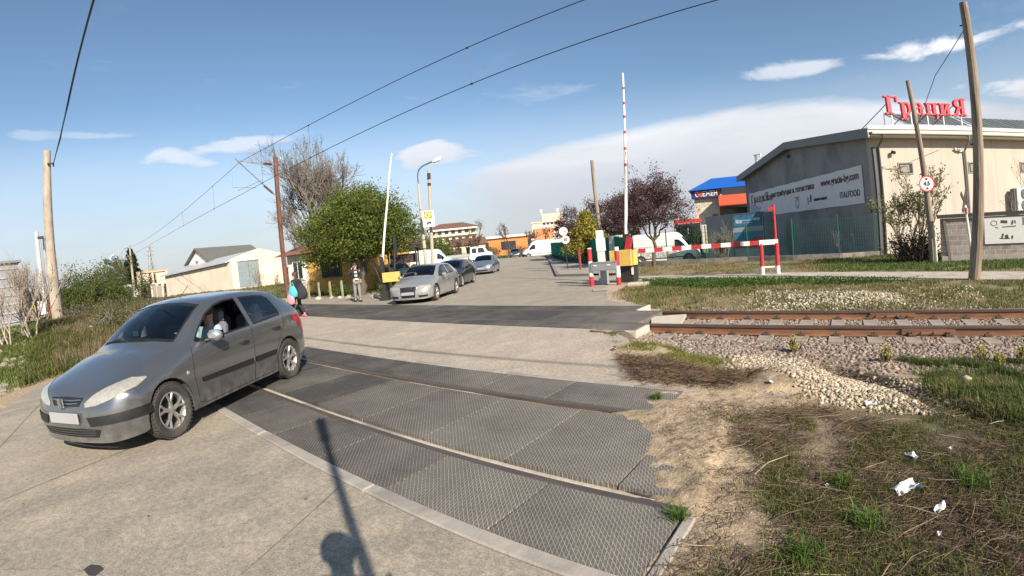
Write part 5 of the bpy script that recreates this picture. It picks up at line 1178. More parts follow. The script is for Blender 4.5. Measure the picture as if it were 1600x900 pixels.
for q in (-.25, .28):
    m_ = MB(); m_.box((q, -.235+(-.04 if q > 0 else .03), .78), (.12, .02, .03)); m_.build('bolt', M_WHITE, gd)
sb = MB(); sb.box((0, 0, .04), (.75, .45, .16), rz=.2, bev=.02); tag(sb.build('stone_block', PANEL_SIDE, loc=(-6.35, 15.3, .02)), 'flat pale stone block lying in front of the yellow barrier box', 'stone block')
sb = MB(); sb.box((0, 0, .03), (.5, .42, .05), rz=.4); tag(sb.build('concrete_pad', M_KERB, loc=(-7.35, 14.3, .01)), 'thin grey concrete pad at the road edge in front of the guard rail', 'concrete pad')
# horizontal red and white pedestrian barrier
hb = thing('boom_gate', 'horizontal red and white striped boom reaching to a tall red post', 'barrier', (-7.1, 17.3, 0))
A_ = Vector((.05, -.1, 1.17)); B_ = Vector((5.17, .85, 1.17)); n = 15
cuts = [0, .055, .12, .185, .255, .325, .395, .47, .54, .61, .68, .75, .815, .88, .94, 1.0]
for i in range(15):
    m_ = MB(); p0 = A_+(B_-A_)*cuts[i]; p1 = A_+(B_-A_)*(cuts[i+1]-.0005); c = (p0+p1)/2; m_.box(c, ((p1-p0).length, .07, .16), rz=math.atan2(.95, 5.12)); m_.build('boom_band', M_REDP if i % 2 == 0 else M_WHP, hb)
gp_ = thing('gate_post', 'red and white post frame with one tall red upright holding the boom end', 'post', (-1.93, 18.15, 0), .18)
m_ = MB(); m_.tube([(0, 0, .30), (0, 0, 2.52)], .05, 10); m_.tube([(-.55, 0, .30), (-.55, 0, 1.12)], .075, 10); m_.tube([(.02, -.01, .3), (.02, -.01, 1.12)], .08, 10); m_.box((-.1, 0, 2.38), (.2, .1, .12)); m_.build('red_upright', M_REDP, gp_)
m_ = MB(); m_.tube([(-.55, 0, -.05), (-.55, 0, .30)], .078, 10); m_.tube([(.02, -.01, -.05), (.02, -.01, .30)], .083, 10); m_.box((-.27, 0, .27), (.5, .05, .06)); m_.build('white_foot', M_WHP, gp_)
m_ = MB(); m_.box((-.27, 0, 1.17), (.7, .12, .18)); m_.build('cradle', M_WHP, gp_)
# left barrier
bl = thing('level_crossing_barrier', 'raised slightly bent white barrier boom on a black post in front of the green tree', 'barrier', (-16.7, 12.35, 0), math.radians(30))
pts = [Vector((0, 0, 1.5)), Vector((.20, .14, 2.95)), Vector((.44, .31, 4.5)), Vector((.56, .40, 5.5)), Vector((.72, .5, 6.45))]
for i, (m, w) in enumerate(((M_BLK, .055), (M_WHP, .048), (M_WHP, .042), (M_WHP, .036))):
    m_ = MB(); m_.tube([pts[i], pts[i+1]], [w, w-.006], 10); m_.build('boom', M_WHP, bl)
m_ = MB(); m_.box((0, 0, .95), (.16, .16, 1.9)); m_.box((0, 0, .2), (.36, .3, .4)); m_.box((.42, .1, .7), (.14, .14, 1.4)); m_.build('base', M_BLK, bl)
m_ = MB(); m_.box((.42, -.12, 1.0), (.80, .16, .42), bev=.015); m_.build('yellow_box', M_YEL, bl)
m_ = MB(); m_.tube([(-.02, 0, .45), (-.5, .3, 1.5), (-.9, .5, 1.7)], .02, 5); m_.tube([(.5, .15, 1.3), (.62, .2, 2.55)], .05, 8); m_.box((.62, .2, 2.3), (.10, .12, .9)); m_.build('cable_post', M_BLK, bl)
kk = thing('kiosk_frame', 'dark metal frame with a small dark canopy behind the left barrier', 'frame', (-19.9, 16.2, 0), .7)
m_ = MB()
for sx in (-.75, .75):
    for sy in (-.4, .4): m_.box((sx, sy, 1.25), (.08, .08, 2.5))
m_.build('post', M_IRON, kk)
m_ = MB(); m_.box((0, 0, 2.42), (1.9, 1.1, .28)); m_.box((0, 0, 1.75), (1.5, .1, .5)); m_.build('canopy', mat('dark_canopy', (.05, .03, .03), .8, var=.2), kk)
# warning cross seen edge-on
wc = thing('warning_cross', 'pale post with a dark weathered warning cross before the block wall', 'warning cross', (5.25, 19.7, -.05), math.radians(60))
m_ = MB(); m_.tube([(0, 0, 0), (-.1, .15, 1.85)], .045, 8); m_.tube([(-.1, .15, 1.85), (-.12, .18, 2.1)], .06, 8); m_.build('post', M_WHP, wc)
for a in (.6, -.9):
    m_ = MB(); m_.box((-.12, .18, 2.25), (.95, .035, .16), ry=a, bev=.008); m_.build('cross_arm', mat('burnt_red_board', (.05, .03, .028), .7, var=.4, scale=8), wc)
m_ = MB(); m_.box((-.1, .12, 1.9), (.16, .05, .22)); m_.build('red_marks', mat('dull_red_white', (.5, .2, .18), .7, var=.3), wc)
# ---------------------------------------------------------------- vehicles
def paint(name, col, metal=.55, rough=.32, dust=(.30, .26, .21), dmix=(.62, .9)):
    m = mat(name, col, rough, metal=metal, var=.02, scale=2.5, coat=.55, col2=None)
    nt = m.node_tree; N = nt.nodes; L = nt.links; b = N['Principled BSDF']
    for l_ in list(b.inputs['Roughness'].links): L.remove(l_)
    b.inputs['Roughness'].default_value = rough; b.inputs['Coat Weight'].default_value = 1
    # road dust low down on the panels
    tc = N.new('ShaderNodeTexCoord'); sp = N.new('ShaderNodeSeparateXYZ'); L.new(tc.outputs['Object'], sp.inputs[0])
    n = N.new('ShaderNodeTexNoise'); n.inputs['Scale'].default_value = 7; n.inputs['Detail'].default_value = 6; L.new(tc.outputs['Object'], n.inputs['Vector'])
    r = N.new('ShaderNodeMapRange'); L.new(sp.outputs[2], r.inputs[0]); r.inputs[1].default_value = .60; r.inputs[2].default_value = .12; r.inputs[3].default_value = 0; r.inputs[4].default_value = .5
    a = N.new('ShaderNodeMath'); a.operation = 'MULTIPLY'; L.new(r.outputs[0], a.inputs[0]); 
    r3 = N.new('ShaderNodeMapRange'); L.new(n.outputs['Fac'], r3.inputs[0]); r3.inputs[1].default_value = .35; r3.inputs[2].default_value = .65; L.new(r3.outputs[0], a.inputs[1])
    mx = N.new('ShaderNodeMix'); mx.data_type = 'RGBA'; L.new(a.outputs[0], mx.inputs[0])
    src = b.inputs['Base Color'].links[0].from_socket; L.new(src, mx.inputs[6]); mx.inputs[7].default_value = (*dust, 1); L.new(mx.outputs[2], b.inputs['Base Color'])
    mt = N.new('ShaderNodeMath'); mt.operation = 'MULTIPLY_ADD'; L.new(a.outputs[0], mt.inputs[0]); mt.inputs[1].default_value = -metal; mt.inputs[2].default_value = metal; L.new(mt.outputs[0], b.inputs['Metallic'])
    return m
M_TYRE = mat('tyre_rubber', (.035, .033, .031), .85, var=.25, scale=12, col2=(.10, .085, .07), mix=(.5, .75), m2scale=4)
M_RIM = mat('alloy_rim', (.36, .345, .32), .4, metal=.7, var=.25, scale=9)
M_GLASS = glass('car_glass', (.80, .87, .84)); M_GLASSD = glass('tinted_glass', (.18, .21, .21))
M_TRIM = mat('black_trim', (.012, .012, .013), .5, var=.15, scale=8)
M_CHR = mat('chrome', (.75, .75, .75), .12, metal=1, var=.03)
M_INT = mat('dark_interior', (.07, .072, .078), .85, var=.15)
M_SEAT = mat('seat_cloth', (.13, .135, .15), .95, var=.15, scale=9)
M_LENS = mat('headlamp_lens', (.42, .40, .34), .08, metal=.35, var=.25, scale=22, coat=1)
M_AMB = mat('indicator_amber', (.60, .28, .05), .2, var=.1, coat=1)
M_TAIL = mat('tail_lamp', (.35, .01, .02), .2, var=.1, coat=1)
M_PLATE = mat('plain_number_plate', (.30, .30, .31), .5, var=.05, scale=4)

def catmull(P, n):
    """P: (k, ...) control points -> refined along axis 0, n steps per span"""
    k = len(P); out = []
    for i in range(k-1):
        p0 = P[i-1] if i > 0 else 2*P[0]-P[1]; p1 = P[i]; p2 = P[i+1]; p3 = P[i+2] if i+2 < k else 2*P[-1]-P[-2]
        for t in np.arange(n)/n:
            # tension a little tighter than standard keeps panels crisp
            a = .5*((2*p1)+(-p0+p2)*t+(2*p0-5*p1+4*p2-p3)*t*t+(-p0+3*p1-3*p2+p3)*t**3)
            out.append(.82*a+.18*(p1+(p2-p1)*t))
    out.append(P[-1]); return np.array(out)
def hull_bm(rings, ni=5, nj=4):
    R = np.array(rings, float)                       # (rings, 8, 3)
    R = catmull(R, ni); R = np.swapaxes(catmull(np.swapaxes(R, 0, 1), nj), 0, 1)
    a, b = R.shape[:2]
    bm = bmesh.new(); V = [[[None]*b for _ in range(a)] for _ in range(2)]
    for i in range(a):
        for j in range(b):
            x, y, z = R[i, j]
            if j == b-1: v = bm.verts.new((x, 0, z)); V[0][i][j] = V[1][i][j] = v
            else: V[0][i][j] = bm.verts.new((x, y, z)); V[1][i][j] = bm.verts.new((x, -y, z))
    for s in (0, 1):
        for i in range(a-1):
            for j in range(b-1):
                q = [V[s][i][j], V[s][i+1][j], V[s][i+1][j+1], V[s][i][j+1]]
                if s == 1: q = q[::-1]
                try: bm.faces.new(q)
                except ValueError: pass
    bmesh.ops.remove_doubles(bm, verts=bm.verts, dist=1e-4)
    bmesh.ops.recalc_face_normals(bm, faces=bm.faces)
    # outward check
    bm.normal_update()
    s = sum(f.normal.dot(f.calc_center_median()-Vector((2, 0, .7)))*f.calc_area() for f in bm.faces)
    if s < 0: bmesh.ops.reverse_faces(bm, faces=bm.faces)
    bm.normal_update(); return bm
def region(bm, poly, proj, accept):
    """cut the surface along a polygon seen in projection and return the faces inside it"""
    ax = proj; us = [p[0] for p in poly]; vs = [p[1] for p in poly]; e = .03
    lo = (min(us)-e, min(vs)-e); hi = (max(us)+e, max(vs)+e)
    U = ax[0]; Vv = ax[1]; D = U.cross(Vv)
    def sel():
        out = []
        for f in bm.faces:

            c = f.calc_center_median()
            if not accept(f, c): continue
            uu = [v.co.dot(U) for v in f.verts]; vv = [v.co.dot(Vv) for v in f.verts]
            if max(uu) < lo[0] or min(uu) > hi[0] or max(vv) < lo[1] or min(vv) > hi[1]: continue
            out.append(f)
        return out
    n = len(poly)
    for i in range(n):
        a = poly[i]; b = poly[(i+1) % n]
        d = Vector((b[0]-a[0], b[1]-a[1])); 
        if d.length < 1e-6: continue
        no = U*(-d.y)+Vv*d.x; co = U*a[0]+Vv*a[1]
        # only faces whose extent touches this edge's own span
        lo2 = (min(a[0], b[0])-e, min(a[1], b[1])-e); hi2 = (max(a[0], b[0])+e, max(a[1], b[1])+e); fs = []
        for f in sel():
            uu = [v.co.dot(U) for v in f.verts]; vv = [v.co.dot(Vv) for v in f.verts]
            if max(uu) < lo2[0] or min(uu) > hi2[0] or max(vv) < lo2[1] or min(vv) > hi2[1]: continue
            fs.append(f)
        if not fs: continue
        g = set(fs); 
        for f in fs: g.update(f.verts); g.update(f.edges)
        bmesh.ops.bisect_plane(bm, geom=list(g), plane_co=co, plane_no=no.normalized(), dist=1e-5)
        bm.normal_update()
    P = poly; out = []
    fs = sel()
    if fs:
        cs = np.array([[f.calc_center_median().dot(U), f.calc_center_median().dot(Vv)] for f in fs]); m = inpoly(cs[:, 0], cs[:, 1], P); out = [f for f, k in zip(fs, m) if k]
    return out
def take(bm, faces, name, m, parent, off=0.0, smooth=True, thick=0):
    """move faces out of bm into an object of their own"""
    nb = bmesh.new(); mp = {}
    for f in faces:
        vs = []
        for v in f.verts:
            if v not in mp: mp[v] = nb.verts.new(v.co+v.normal*off)
            vs.append(mp[v])
        try: nb.faces.new(vs)
        except ValueError: pass
    bmesh.ops.delete(bm, geom=faces, context='FACES')
    if thick:
        nb.normal_update(); bmesh.ops.solidify(nb, geom=nb.faces[:], thickness=thick)
    me = bpy.data.meshes.new(name); nb.to_mesh(me); nb.free(); me.materials.append(m)
    if smooth: me.polygons.foreach_set('use_smooth', [True]*len(me.polygons))
    o = bpy.data.objects.new(name, me); COL.objects.link(o); o.parent = parent; return o
XZ = (Vector((1, 0, 0)), Vector((0, 0, 1))); YZ = (Vector((0, 1, 0)), Vector((0, 0, 1)))
def inset(poly, d): return offset(poly, -d)
def circle(cx, cz, r, n=28, z0=-9): return [(cx+r*math.cos(2*PI*k/n), max(z0, cz+r*math.sin(2*PI*k/n))) for k in range(n)]
def make_wheel(R, w, parent, loc, side, spokes=5, detail=True, rimm=None, steer=0):
    rimm = rimm or M_RIM; s = side
    o = thing('wheel', None, None, loc, steer); o.parent = parent
    for k in ('label', 'category'):
        if k in o: del o[k]
    prof = [(R*.66, -w*.42), (R*.74, -w*.5), (R*.93, -w*.5), (R*.985, -w*.40), (R, -w*.25), (R, w*.25), (R*.985, w*.40), (R*.93, w*.5), (R*.74, w*.5), (R*.66, w*.42)]
    m_ = MB(); m_.lathe(prof, ax='y', n=36); 
    m_.f = [f for f in m_.f if len(f) < 10]; m_.mi = [0]*len(m_.f)
    m_.build('tyre', M_TYRE, o, smooth=True)
    if detail:
        m_ = MB(); n = 44
        for k in range(n):
            a = 2*PI*k/n
            for q in (-1, 1):
                m_.box((R*1.002*math.cos(a), q*w*.28, R*1.002*math.sin(a)), (.012, w*.36, .022), ry=-a, rz=0)
        m_.build('tread', M_TYRE, o)
    y1 = s*w*.44
    m_ = MB(); m_.lathe([(R*.67, -s*w*.3), (R*.67, y1), (R*.63, y1*1.04), (R*.60, y1*.9), (R*.57, s*w*.12), (.0, s*w*.10)], ax='y', n=32); b_ = m_.build('rim', rimm, o, smooth=True)
    m_ = MB(); m_.lathe([(R*.56, s*w*.13), (0, s*w*.13)], ax='y', n=24); m_.build('rim_shadow', mat('spoke_shade_dark', (.05, .045, .04), .8, var=.2), b_)  # dark disc painted as the shade behind the spokes
    m_ = MB()
    for k in range(spokes):
        a = 2*PI*k/spokes+.3
        for q in (-1, 1):
            a1 = a+q*.23 if spokes <= 6 else a
            p0 = Vector((math.cos(a)*R*.10, y1*.72, math.sin(a)*R*.10)); p1 = Vector((math.cos(a+q*.09)*R*.36, y1*.86, math.sin(a+q*.09)*R*.36)); p2 = Vector((math.cos(a1)*R*.62, y1*.98, math.sin(a1)*R*.62))
            m_.tube([p0, p1, p2], [R*.085, R*.05, R*.055], 6)
    m_.lathe([(R*.15, y1*.6), (R*.15, y1*.95), (R*.09, y1*1.02), (0, y1*1.02)], ax='y', n=16); m_.build('spokes', rimm, b_, smooth=True)
    return o
S307 = [
 [(.42, .80, .20), (.34, .79, .20), (.22, .72, .19), (.12, .60, .18), (.07, .45, .18), (.05, .30, .18), (.035, .15, .18), (.03, 0, .18)],
 [(.46, .84, .24), (.36, .84, .33), (.22, .78, .37), (.10, .64, .38), (.045, .47, .385), (.02, .31, .385), (.005, .15, .385), (0, 0, .385)],
 [(.47, .855, .30), (.38, .865, .45), (.25, .80, .54), (.13, .665, .55), (.075, .48, .55), (.05, .31, .55), (.035, .15, .555), (.03, 0, .555)],
 [(.48, .862, .36), (.42, .872, .57), (.34, .82, .68), (.26, .70, .72), (.21, .55, .725), (.17, .38, .72), (.14, .19, .705), (.13, 0, .70)],
 [(.80, .855, .22), (.80, .872, .45), (.79, .86, .70), (.77, .805, .82), (.75, .71, .875), (.73, .55, .905), (.71, .28, .93), (.70, 0, .935)],
 [(1.2, .845, .20), (1.2, .868, .45), (1.2, .865, .72), (1.2, .83, .885), (1.2, .785, .955), (1.17, .71, .995), (1.08, .36, 1.03), (1.04, 0, 1.04)],
 [(1.6, .84, .20), (1.6, .868, .45), (1.6, .868, .72), (1.6, .835, .93), (1.59, .765, 1.09), (1.57, .675, 1.245), (1.48, .35, 1.285), (1.45, 0, 1.295)],
 [(2.0, .835, .20), (2.0, .868, .45), (2.0, .870, .72), (2.0, .84, .95), (2.0, .755, 1.19), (1.98, .645, 1.415), (1.91, .33, 1.465), (1.88, 0, 1.48)],
 [(2.5, .835, .20), (2.5, .868, .45), (2.5, .872, .72), (2.5, .845, .965), (2.5, .75, 1.22), (2.5, .625, 1.450), (2.5, .33, 1.502), (2.5, 0, 1.513)],
 [(3.0, .84, .20), (3.0, .868, .45), (3.0, .870, .73), (3.0, .845, .985), (3.0, .75, 1.22), (3.0, .62, 1.435), (3.0, .32, 1.485), (3.0, 0, 1.495)],
 [(3.45, .845, .24), (3.45, .87, .48), (3.48, .866, .76), (3.50, .83, 1.01), (3.5, .73, 1.215), (3.48, .60, 1.375), (3.46, .32, 1.42), (3.46, 0, 1.43)],
 [(3.75, .845, .30), (3.85, .855, .52), (3.90, .835, .79), (3.91, .79, 1.02), (3.88, .70, 1.135), (3.83, .58, 1.215), (3.83, .3, 1.245), (3.83, 0, 1.255)],
 [(3.78, .845, .33), (3.95, .835, .55), (4.04, .78, .79), (4.05, .71, .96), (4.05, .61, 1.0), (4.05, .48, 1.01), (4.06, .25, 1.015), (4.06, 0, 1.02)],
 [(3.80, .845, .31), (3.98, .825, .45), (4.10, .73, .60), (4.14, .62, .63), (4.16, .48, .63), (4.17, .33, .63), (4.18, .15, .63), (4.18, 0, .63)],
 [(3.80, .835, .25), (3.96, .80, .27), (4.08, .70, .27), (4.13, .57, .27), (4.16, .45, .27), (4.18, .30, .27), (4.19, .15, .27), (4.20, 0, .27)]]
SIDE_L = lambda f, c: c.y > .25 and f.normal.y > .2
SIDE_R = lambda f, c: c.y < -.25 and f.normal.y < -.2
FRONT = lambda f, c: c.x < .75 and f.normal.x < -.05
def make_car(name, label, loc, hdg, pnt, rings=S307, sx=1.0, sy=1.0, sz=1.0, wb=(.80, 3.41), R=.315, style='peugeot', glassm=None, detail=True, group=None, rimm=None, plate=True, spokes=5, handles=True, strips=True):
    """car-space: x runs from the front bumper backwards, y to the left of travel is +; the root sits between the axles"""
    glassm = glassm or M_GLASS
    root = thing(name, label, 'car' if 'van' not in name else 'van', loc, math.atan2(hdg[1], hdg[0]), group)
    ax = (wb[0]+wb[1])/2*sx
    rig = [[(p[0]*sx, p[1]*sy, p[2]*sz) for p in r] for r in rings]
    bm = hull_bm(rig, 5, 4)
    T = Matrix.Translation((ax, 0, 0)) @ Matrix.Diagonal((-1, -1, 1, 1)) @ Matrix.Diagonal((1, -1, 1, 1))   # mirror x only
    def q(P): return [(a*sx, b*sz) for a, b in P]
    parts = []
    gl = {'front_door_glass': q([(1.40, 1.00), (1.55, 1.13), (1.76, 1.285), (1.97, 1.375), (2.2, 1.41), (2.44, 1.415), (2.52, .99), (1.9, .965), (1.42, .965)]),
          'rear_door_glass': q([(2.53, 1.412), (2.9, 1.40), (3.14, 1.375), (3.24, 1.33), (3.30, 1.22), (3.35, 1.08), (3.32, 1.03), (2.6, .995)])}
    if style == 'coupe':
        gl = {'front_door_glass': q([(1.40, 1.00), (1.55, 1.13), (1.76, 1.285), (1.97, 1.375), (2.2, 1.41), (2.50, 1.415), (2.60, .99), (1.9, .965), (1.42, .965)]),
              'rear_door_glass': q([(2.60, 1.412), (2.9, 1.40), (3.12, 1.375), (3.24, 1.31), (3.30, 1.20), (3.34, 1.10), (3.25, 1.03), (2.69, .995)])}
    # windows, each with a black surround
    for side, acc in (('l', SIDE_L), ('r', SIDE_R)):
        for nm, P in gl.items():
            fr = region(bm, P, XZ, lambda f, c, acc=acc: acc(f, c) and c.z > .9*sz)
            for f in fr: f.material_index = 1
            bm.normal_update()
            fi = region(bm, inset(P, .022), XZ, lambda f, c, acc=acc: acc(f, c) and c.z > .9*sz)
            if nm == 'front_door_glass' and name == 'grey_hatchback' and side == 'l':
                bmesh.ops.delete(bm, geom=fi, context='FACES')       # the driver's window is wound down
                continue
            parts.append(take(bm, fi, nm, glassm, root))
    # windscreen and rear window, cut in the y-z view
    wsP = [(-.66*sy, 1.02*sz), (-.38*sy, 1.052*sz), (0, 1.062*sz), (.38*sy, 1.052*sz), (.66*sy, 1.02*sz), (.63*sy, 1.24*sz), (.575*sy, 1.40*sz), (.3*sy, 1.445*sz), (0, 1.455*sz), (-.3*sy, 1.445*sz), (-.575*sy, 1.40*sz), (-.63*sy, 1.24*sz)]
    fr = region(bm, wsP, YZ, lambda f, c: c.x < 2.1*sx and f.normal.x < -.2 and c.z > .9*sz)
    for f in fr: f.material_index = 1
    fi = region(bm, inset(wsP, .025), YZ, lambda f, c: c.x < 2.1*sx and f.normal.x < -.2 and c.z > .9*sz)
    parts.append(take(bm, fi, 'windscreen', glassm, root))
    rwP = [(-.60*sy, 1.03*sz), (.60*sy, 1.03*sz), (.55*sy, 1.33*sz), (-.55*sy, 1.33*sz)]
    fi = region(bm, rwP, YZ, lambda f, c: c.x > 3.2*sx and f.normal.x > .2 and c.z > .9*sz)
    parts.append(take(bm, fi, 'rear_window', glassm, root))
    # lamps
    if style == 'peugeot':
        HL = [(-.815, .70), (-.80, .765), (-.70, .785), (-.56, .74), (-.42, .67), (-.32, .60), (-.33, .56), (-.48, .575), (-.66, .625)]
    elif style == 'audi': HL = [(-.84, .68), (-.62, .715), (-.40, .70), (-.37, .60), (-.60, .57), (-.84, .60)]
    else: HL = [(-.82, .70), (-.60, .725), (-.42, .68), (-.42, .58), (-.60, .56), (-.82, .60)]
    for s in (-1, 1):
        P = [(s*-a*sy, b*sz) for a, b in HL]
        D1 = Vector((-.35*1, 0, 0))
        fi = region(bm, P, YZ, lambda f, c: c.x < .62*sx and (f.normal.x < -.1 or abs(f.normal.y) > .4) and c.z > .45*sz)
        o = take(bm, fi, 'headlight', M_LENS, root, off=.004); parts.append(o)
        P = [(s*a*sy, b*sz) for a, b in ((.62, .66), (.84, .66), (.84, .98), (.70, .98))]
        fi = region(bm, P, YZ, lambda f, c: c.x > 3.7*sx and c.z > .5*sz and f.normal.x > 0)
        parts.append(take(bm, fi, 'tail_light', M_TAIL, root, off=.004))
    def front_area(P, mi, m, nm, off=.002):
        fi = region(bm, [(a*sy, b*sz) for a, b in P], YZ, lambda f, c: c.x < .6*sx and f.normal.x < .1)
        o = take(bm, fi, nm, m, root, off=off); parts.append(o); return o
    if style == 'peugeot':
        front_area([(-.30, .655), (-.24, .57), (.24, .57), (.30, .655), (.0, .665)], 0, M_TRIM, 'grille', -.004)
        front_area([(-.52, .33), (-.46, .245), (.46, .245), (.52, .33), (.3, .345), (-.3, .345)], 0, M_TRIM, 'lower_grille', -.004)
        for s in (-1, 1):
            P = [(s*a, b) for a, b in ((.36, .46), (.40, .37), (.88, .40), (.88, .50), (.60, .475))]
            fi = region(bm, [(a*sy, b*sz) for a, b in P], YZ, lambda f, c: c.x < .50*sx and (f.normal.x < .1 or abs(f.normal.y) > .2))
            parts.append(take(bm, fi, 'bumper_strip', M_TRIM, root, off=.010))
    elif style == 'audi':
        front_area([(-.33, .67), (-.27, .25), (.27, .25), (.33, .67), (.0, .68)], 0, M_TRIM, 'grille', -.004)
        for s in (-1, 1): front_area([(s*a, b) for a, b in ((.40, .33), (.42, .24), (.72, .26), (.74, .34))], 0, M_TRIM, 'air_intake', -.003)
    else:
        front_area([(-.34, .66), (-.30, .60), (.30, .60), (.34, .66)], 0, M_TRIM, 'grille', -.004)
        front_area([(-.55, .34), (-.50, .24), (.50, .24), (.55, .34)], 0, M_TRIM, 'lower_grille', -.004)
    # wheel arches
    for wx in wb:
        for acc in (SIDE_L, SIDE_R):
            C_ = circle(wx*sx, R, R+.048, 26)
            rimf = region(bm, circle(wx*sx, R, R+.066, 26), XZ, lambda f, c, acc=acc: abs(c.y) > .3 and acc(f, c))
            fi = region(bm, C_, XZ, lambda f, c: abs(c.y) > .3)
            fi = [f for f in fi if f.is_valid]; bmesh.ops.delete(bm, geom=fi, context='FACES')
    # shut lines of doors, bonnet and hatch as narrow dark grooves
    def groove(P, acc, w=.004, proj=XZ, closed=True):
        n = len(P)
        for i in range(n if closed else n-1):
            a = Vector(P[i]); b = Vector(P[(i+1) % n]); d = (b-a)
            if d.length < .02: continue
            t = Vector((-d.y, d.x)).normalized()*w
            Q = [tuple(a+t), tuple(a-t), tuple(b-t), tuple(b+t)]
            for f in region(bm, Q, proj, acc): f.material_index = 1
    lsd = lambda f, c: SIDE_L(f, c) and c.z < 1.46*sz
    rsd = lambda f, c: SIDE_R(f, c) and c.z < 1.46*sz
    if detail:
        fd = q([(1.30, .93), (1.24, .60), (1.27, .27), (1.40, .235), (2.44, .235), (2.50, .60), (2.53, .98)])
        rd = q([(2.50, .60), (2.45, .235), (2.92, .235), (3.02, .36), (3.08, .55), (3.20, .70), (3.36, .86), (3.40, 1.06), (3.32, 1.33)])
        for acc in (lsd, rsd):
            groove(fd, acc, .0045, closed=False)
            if style != 'coupe': groove(rd, acc, .0045, closed=False)
        if strips:
            for acc in (lsd, rsd):
                for P in (q([(1.36, .50), (2.44, .475), (2.44, .545), (1.36, .545)]), q([(2.50, .475), (3.02, .47), (3.06, .545), (2.50, .545)])):
                    fi = region(bm, P, XZ, acc); parts.append(take(bm, fi, 'side_strip', M_TRIM, root, off=.012))
        bl_ = [(.80, .76), (.72, .93), (.0, .98)]
    me = bpy.data.meshes.new('body'); bmesh.ops.remove_doubles(bm, verts=bm.verts, dist=1e-5); bm.to_mesh(me); bm.free(); me.materials.append(pnt); me.materials.append(M_TRIM)
    me.polygons.foreach_set('use_smooth', [True]*len(me.polygons))
    try: me.set_sharp_from_angle(angle=math.radians(50))
    except Exception: pass
    body = bpy.data.objects.new('body', me); COL.objects.link(body); body.parent = root
    for o in [body]+[p_ for p_ in parts if p_.type == 'MESH']:
        o.data.transform(T); o.data.flip_normals()
    def P3(x, y, z): return (ax-x*sx, y*sy, z*sz)
    # under-body, wheel wells
    m_ = MB(); m_.box(P3(2.1, 0, .24), (3.3*sx, 1.12*sy, .12)); m_.box(P3(2.1, 0, .24), ((wb[1]-wb[0])*sx-2*R-.12, 1.60*sy, .10)); m_.build('floor', M_INT, root)
    for wx in wb:
        for s in (-1, 1):
            m_ = MB(); n = 16; vs = []
            for k in range(n+1):
                a = PI*k/n*1.14-.22
                for yy in (.845, .50): vs.append((ax-wx*sx+(R+.06)*math.cos(a), s*yy*sy, R+(R+.06)*math.sin(a)))
            m_.add(vs, [(2*k, 2*k+1, 2*k+3, 2*k+2) for k in range(n)]); m_.add([vs[2*k+1] for k in range(n+1)], [tuple(range(n+1))]); m_.build('wheel_well', M_INT, root)
            make_wheel(R, .20, root, (ax-wx*sx, s*(.765*sy), R), s, spokes=spokes, detail=detail and name == 'grey_hatchback', rimm=rimm)
    # interior
    for s in (-1, 1):
        for sxp in (2.05, 2.95):
            m_ = MB(); w = .46 if sxp < 2.5 else .58
            m_.box(P3(sxp-.05, s*.36, .50), (.50, w, .16), bev=.04); m_.box(P3(sxp+.22, s*.36, .80), (.14, w, .62), ry=-.22, bev=.05); m_.box(P3(sxp+.34, s*.36, 1.17), (.10, .26, .19), ry=-.15, bev=.04)
            m_.build('seat', M_SEAT, root)
    m_ = MB(); m_.box(P3(1.38, 0, .86), (.46, 1.40*sy, .22), bev=.05); m_.box(P3(1.15, 0, .93), (.34, 1.30*sy, .05), ry=.0); m_.build('dashboard', M_INT, root)
    m_ = MB(); n = 20; c = Vector(P3(1.70, .36, .90)); vs = []
    ring = [c+Vector((-.06*math.cos(a)*1.0, .185*math.sin(a), .175*math.cos(a))) for a in np.linspace(0, 2*PI, n)]; m_.tube(ring, .014, 6, cap=False); m_.tube([c, c+Vector((.2, 0, -.08))], .03, 6); m_.box(c, (.03, .1, .08)); m_.tube([ring[5], c, ring[14]], .012, 5); m_.build('steering_wheel', M_TRIM, root)
    m_ = MB(); m_.box(P3(2.4, .79, .62), (2.0*sx, .03, .62)); m_.box(P3(2.4, -.79, .62), (2.0*sx, .03, .62)); m_.build('door_lining', M_INT, root)
    # mirrors, handles, wipers, plate, aerial
    for s in (-1, 1):
        m_ = MB(); c = Vector(P3(1.62, s*.955, 1.015)); m_.box(c, (.13, .20, .135), bev=.045, rz=s*.15); mo = m_.build('door_mirror', M_GALV if style == 'peugeot' else pnt, root, smooth=True)
        m_ = MB(); m_.box(c+Vector((-.068, 0, 0)), (.006, .16, .10), rz=s*.15); m_.build('mirror_glass', M_GLASSD, mo)
        m_ = MB(); m_.tube([c+Vector((.01, -s*.07, -.04)), Vector(P3(1.56, s*.83, .965))], .024, 6); m_.build('mirror_arm', M_TRIM, mo)
        if handles:
            for hx, hz in (((2.30, .80),) if style == 'coupe' else ((2.30, .80), (3.14, .86))):
                m_ = MB(); m_.tube([P3(hx-.09, s*.868, hz-.004), P3(hx-.05, s*.898, hz), P3(hx+.05, s*.898, hz), P3(hx+.09, s*.868, hz)], .014, 6); m_.build('door_handle', pnt if style != 'peugeot' else M_TRIM, root)
    if plate:
        m_ = MB(); m_.box(P3(-.012, 0, .455 if style != 'audi' else .42), (.02, .52, .115), bev=.005); m_.build('number_plate', M_PLATE, root)
    m_ = MB(); m_.tube([P3(1.20, .62, 1.045), P3(1.13, .2, 1.085), P3(1.12, -.05, 1.09)], .009, 5); m_.tube([P3(1.12, .05, 1.075), P3(1.14, -.35, 1.08), P3(1.2, -.6, 1.05)], .009, 5); m_.build('wiper', M_TRIM, root)
    m_ = MB(); m_.tube([P3(2.05, 0, 1.48), P3(2.28, 0, 1.66)], .004, 5); m_.build('aerial', M_TRIM, root)
    return root, P3

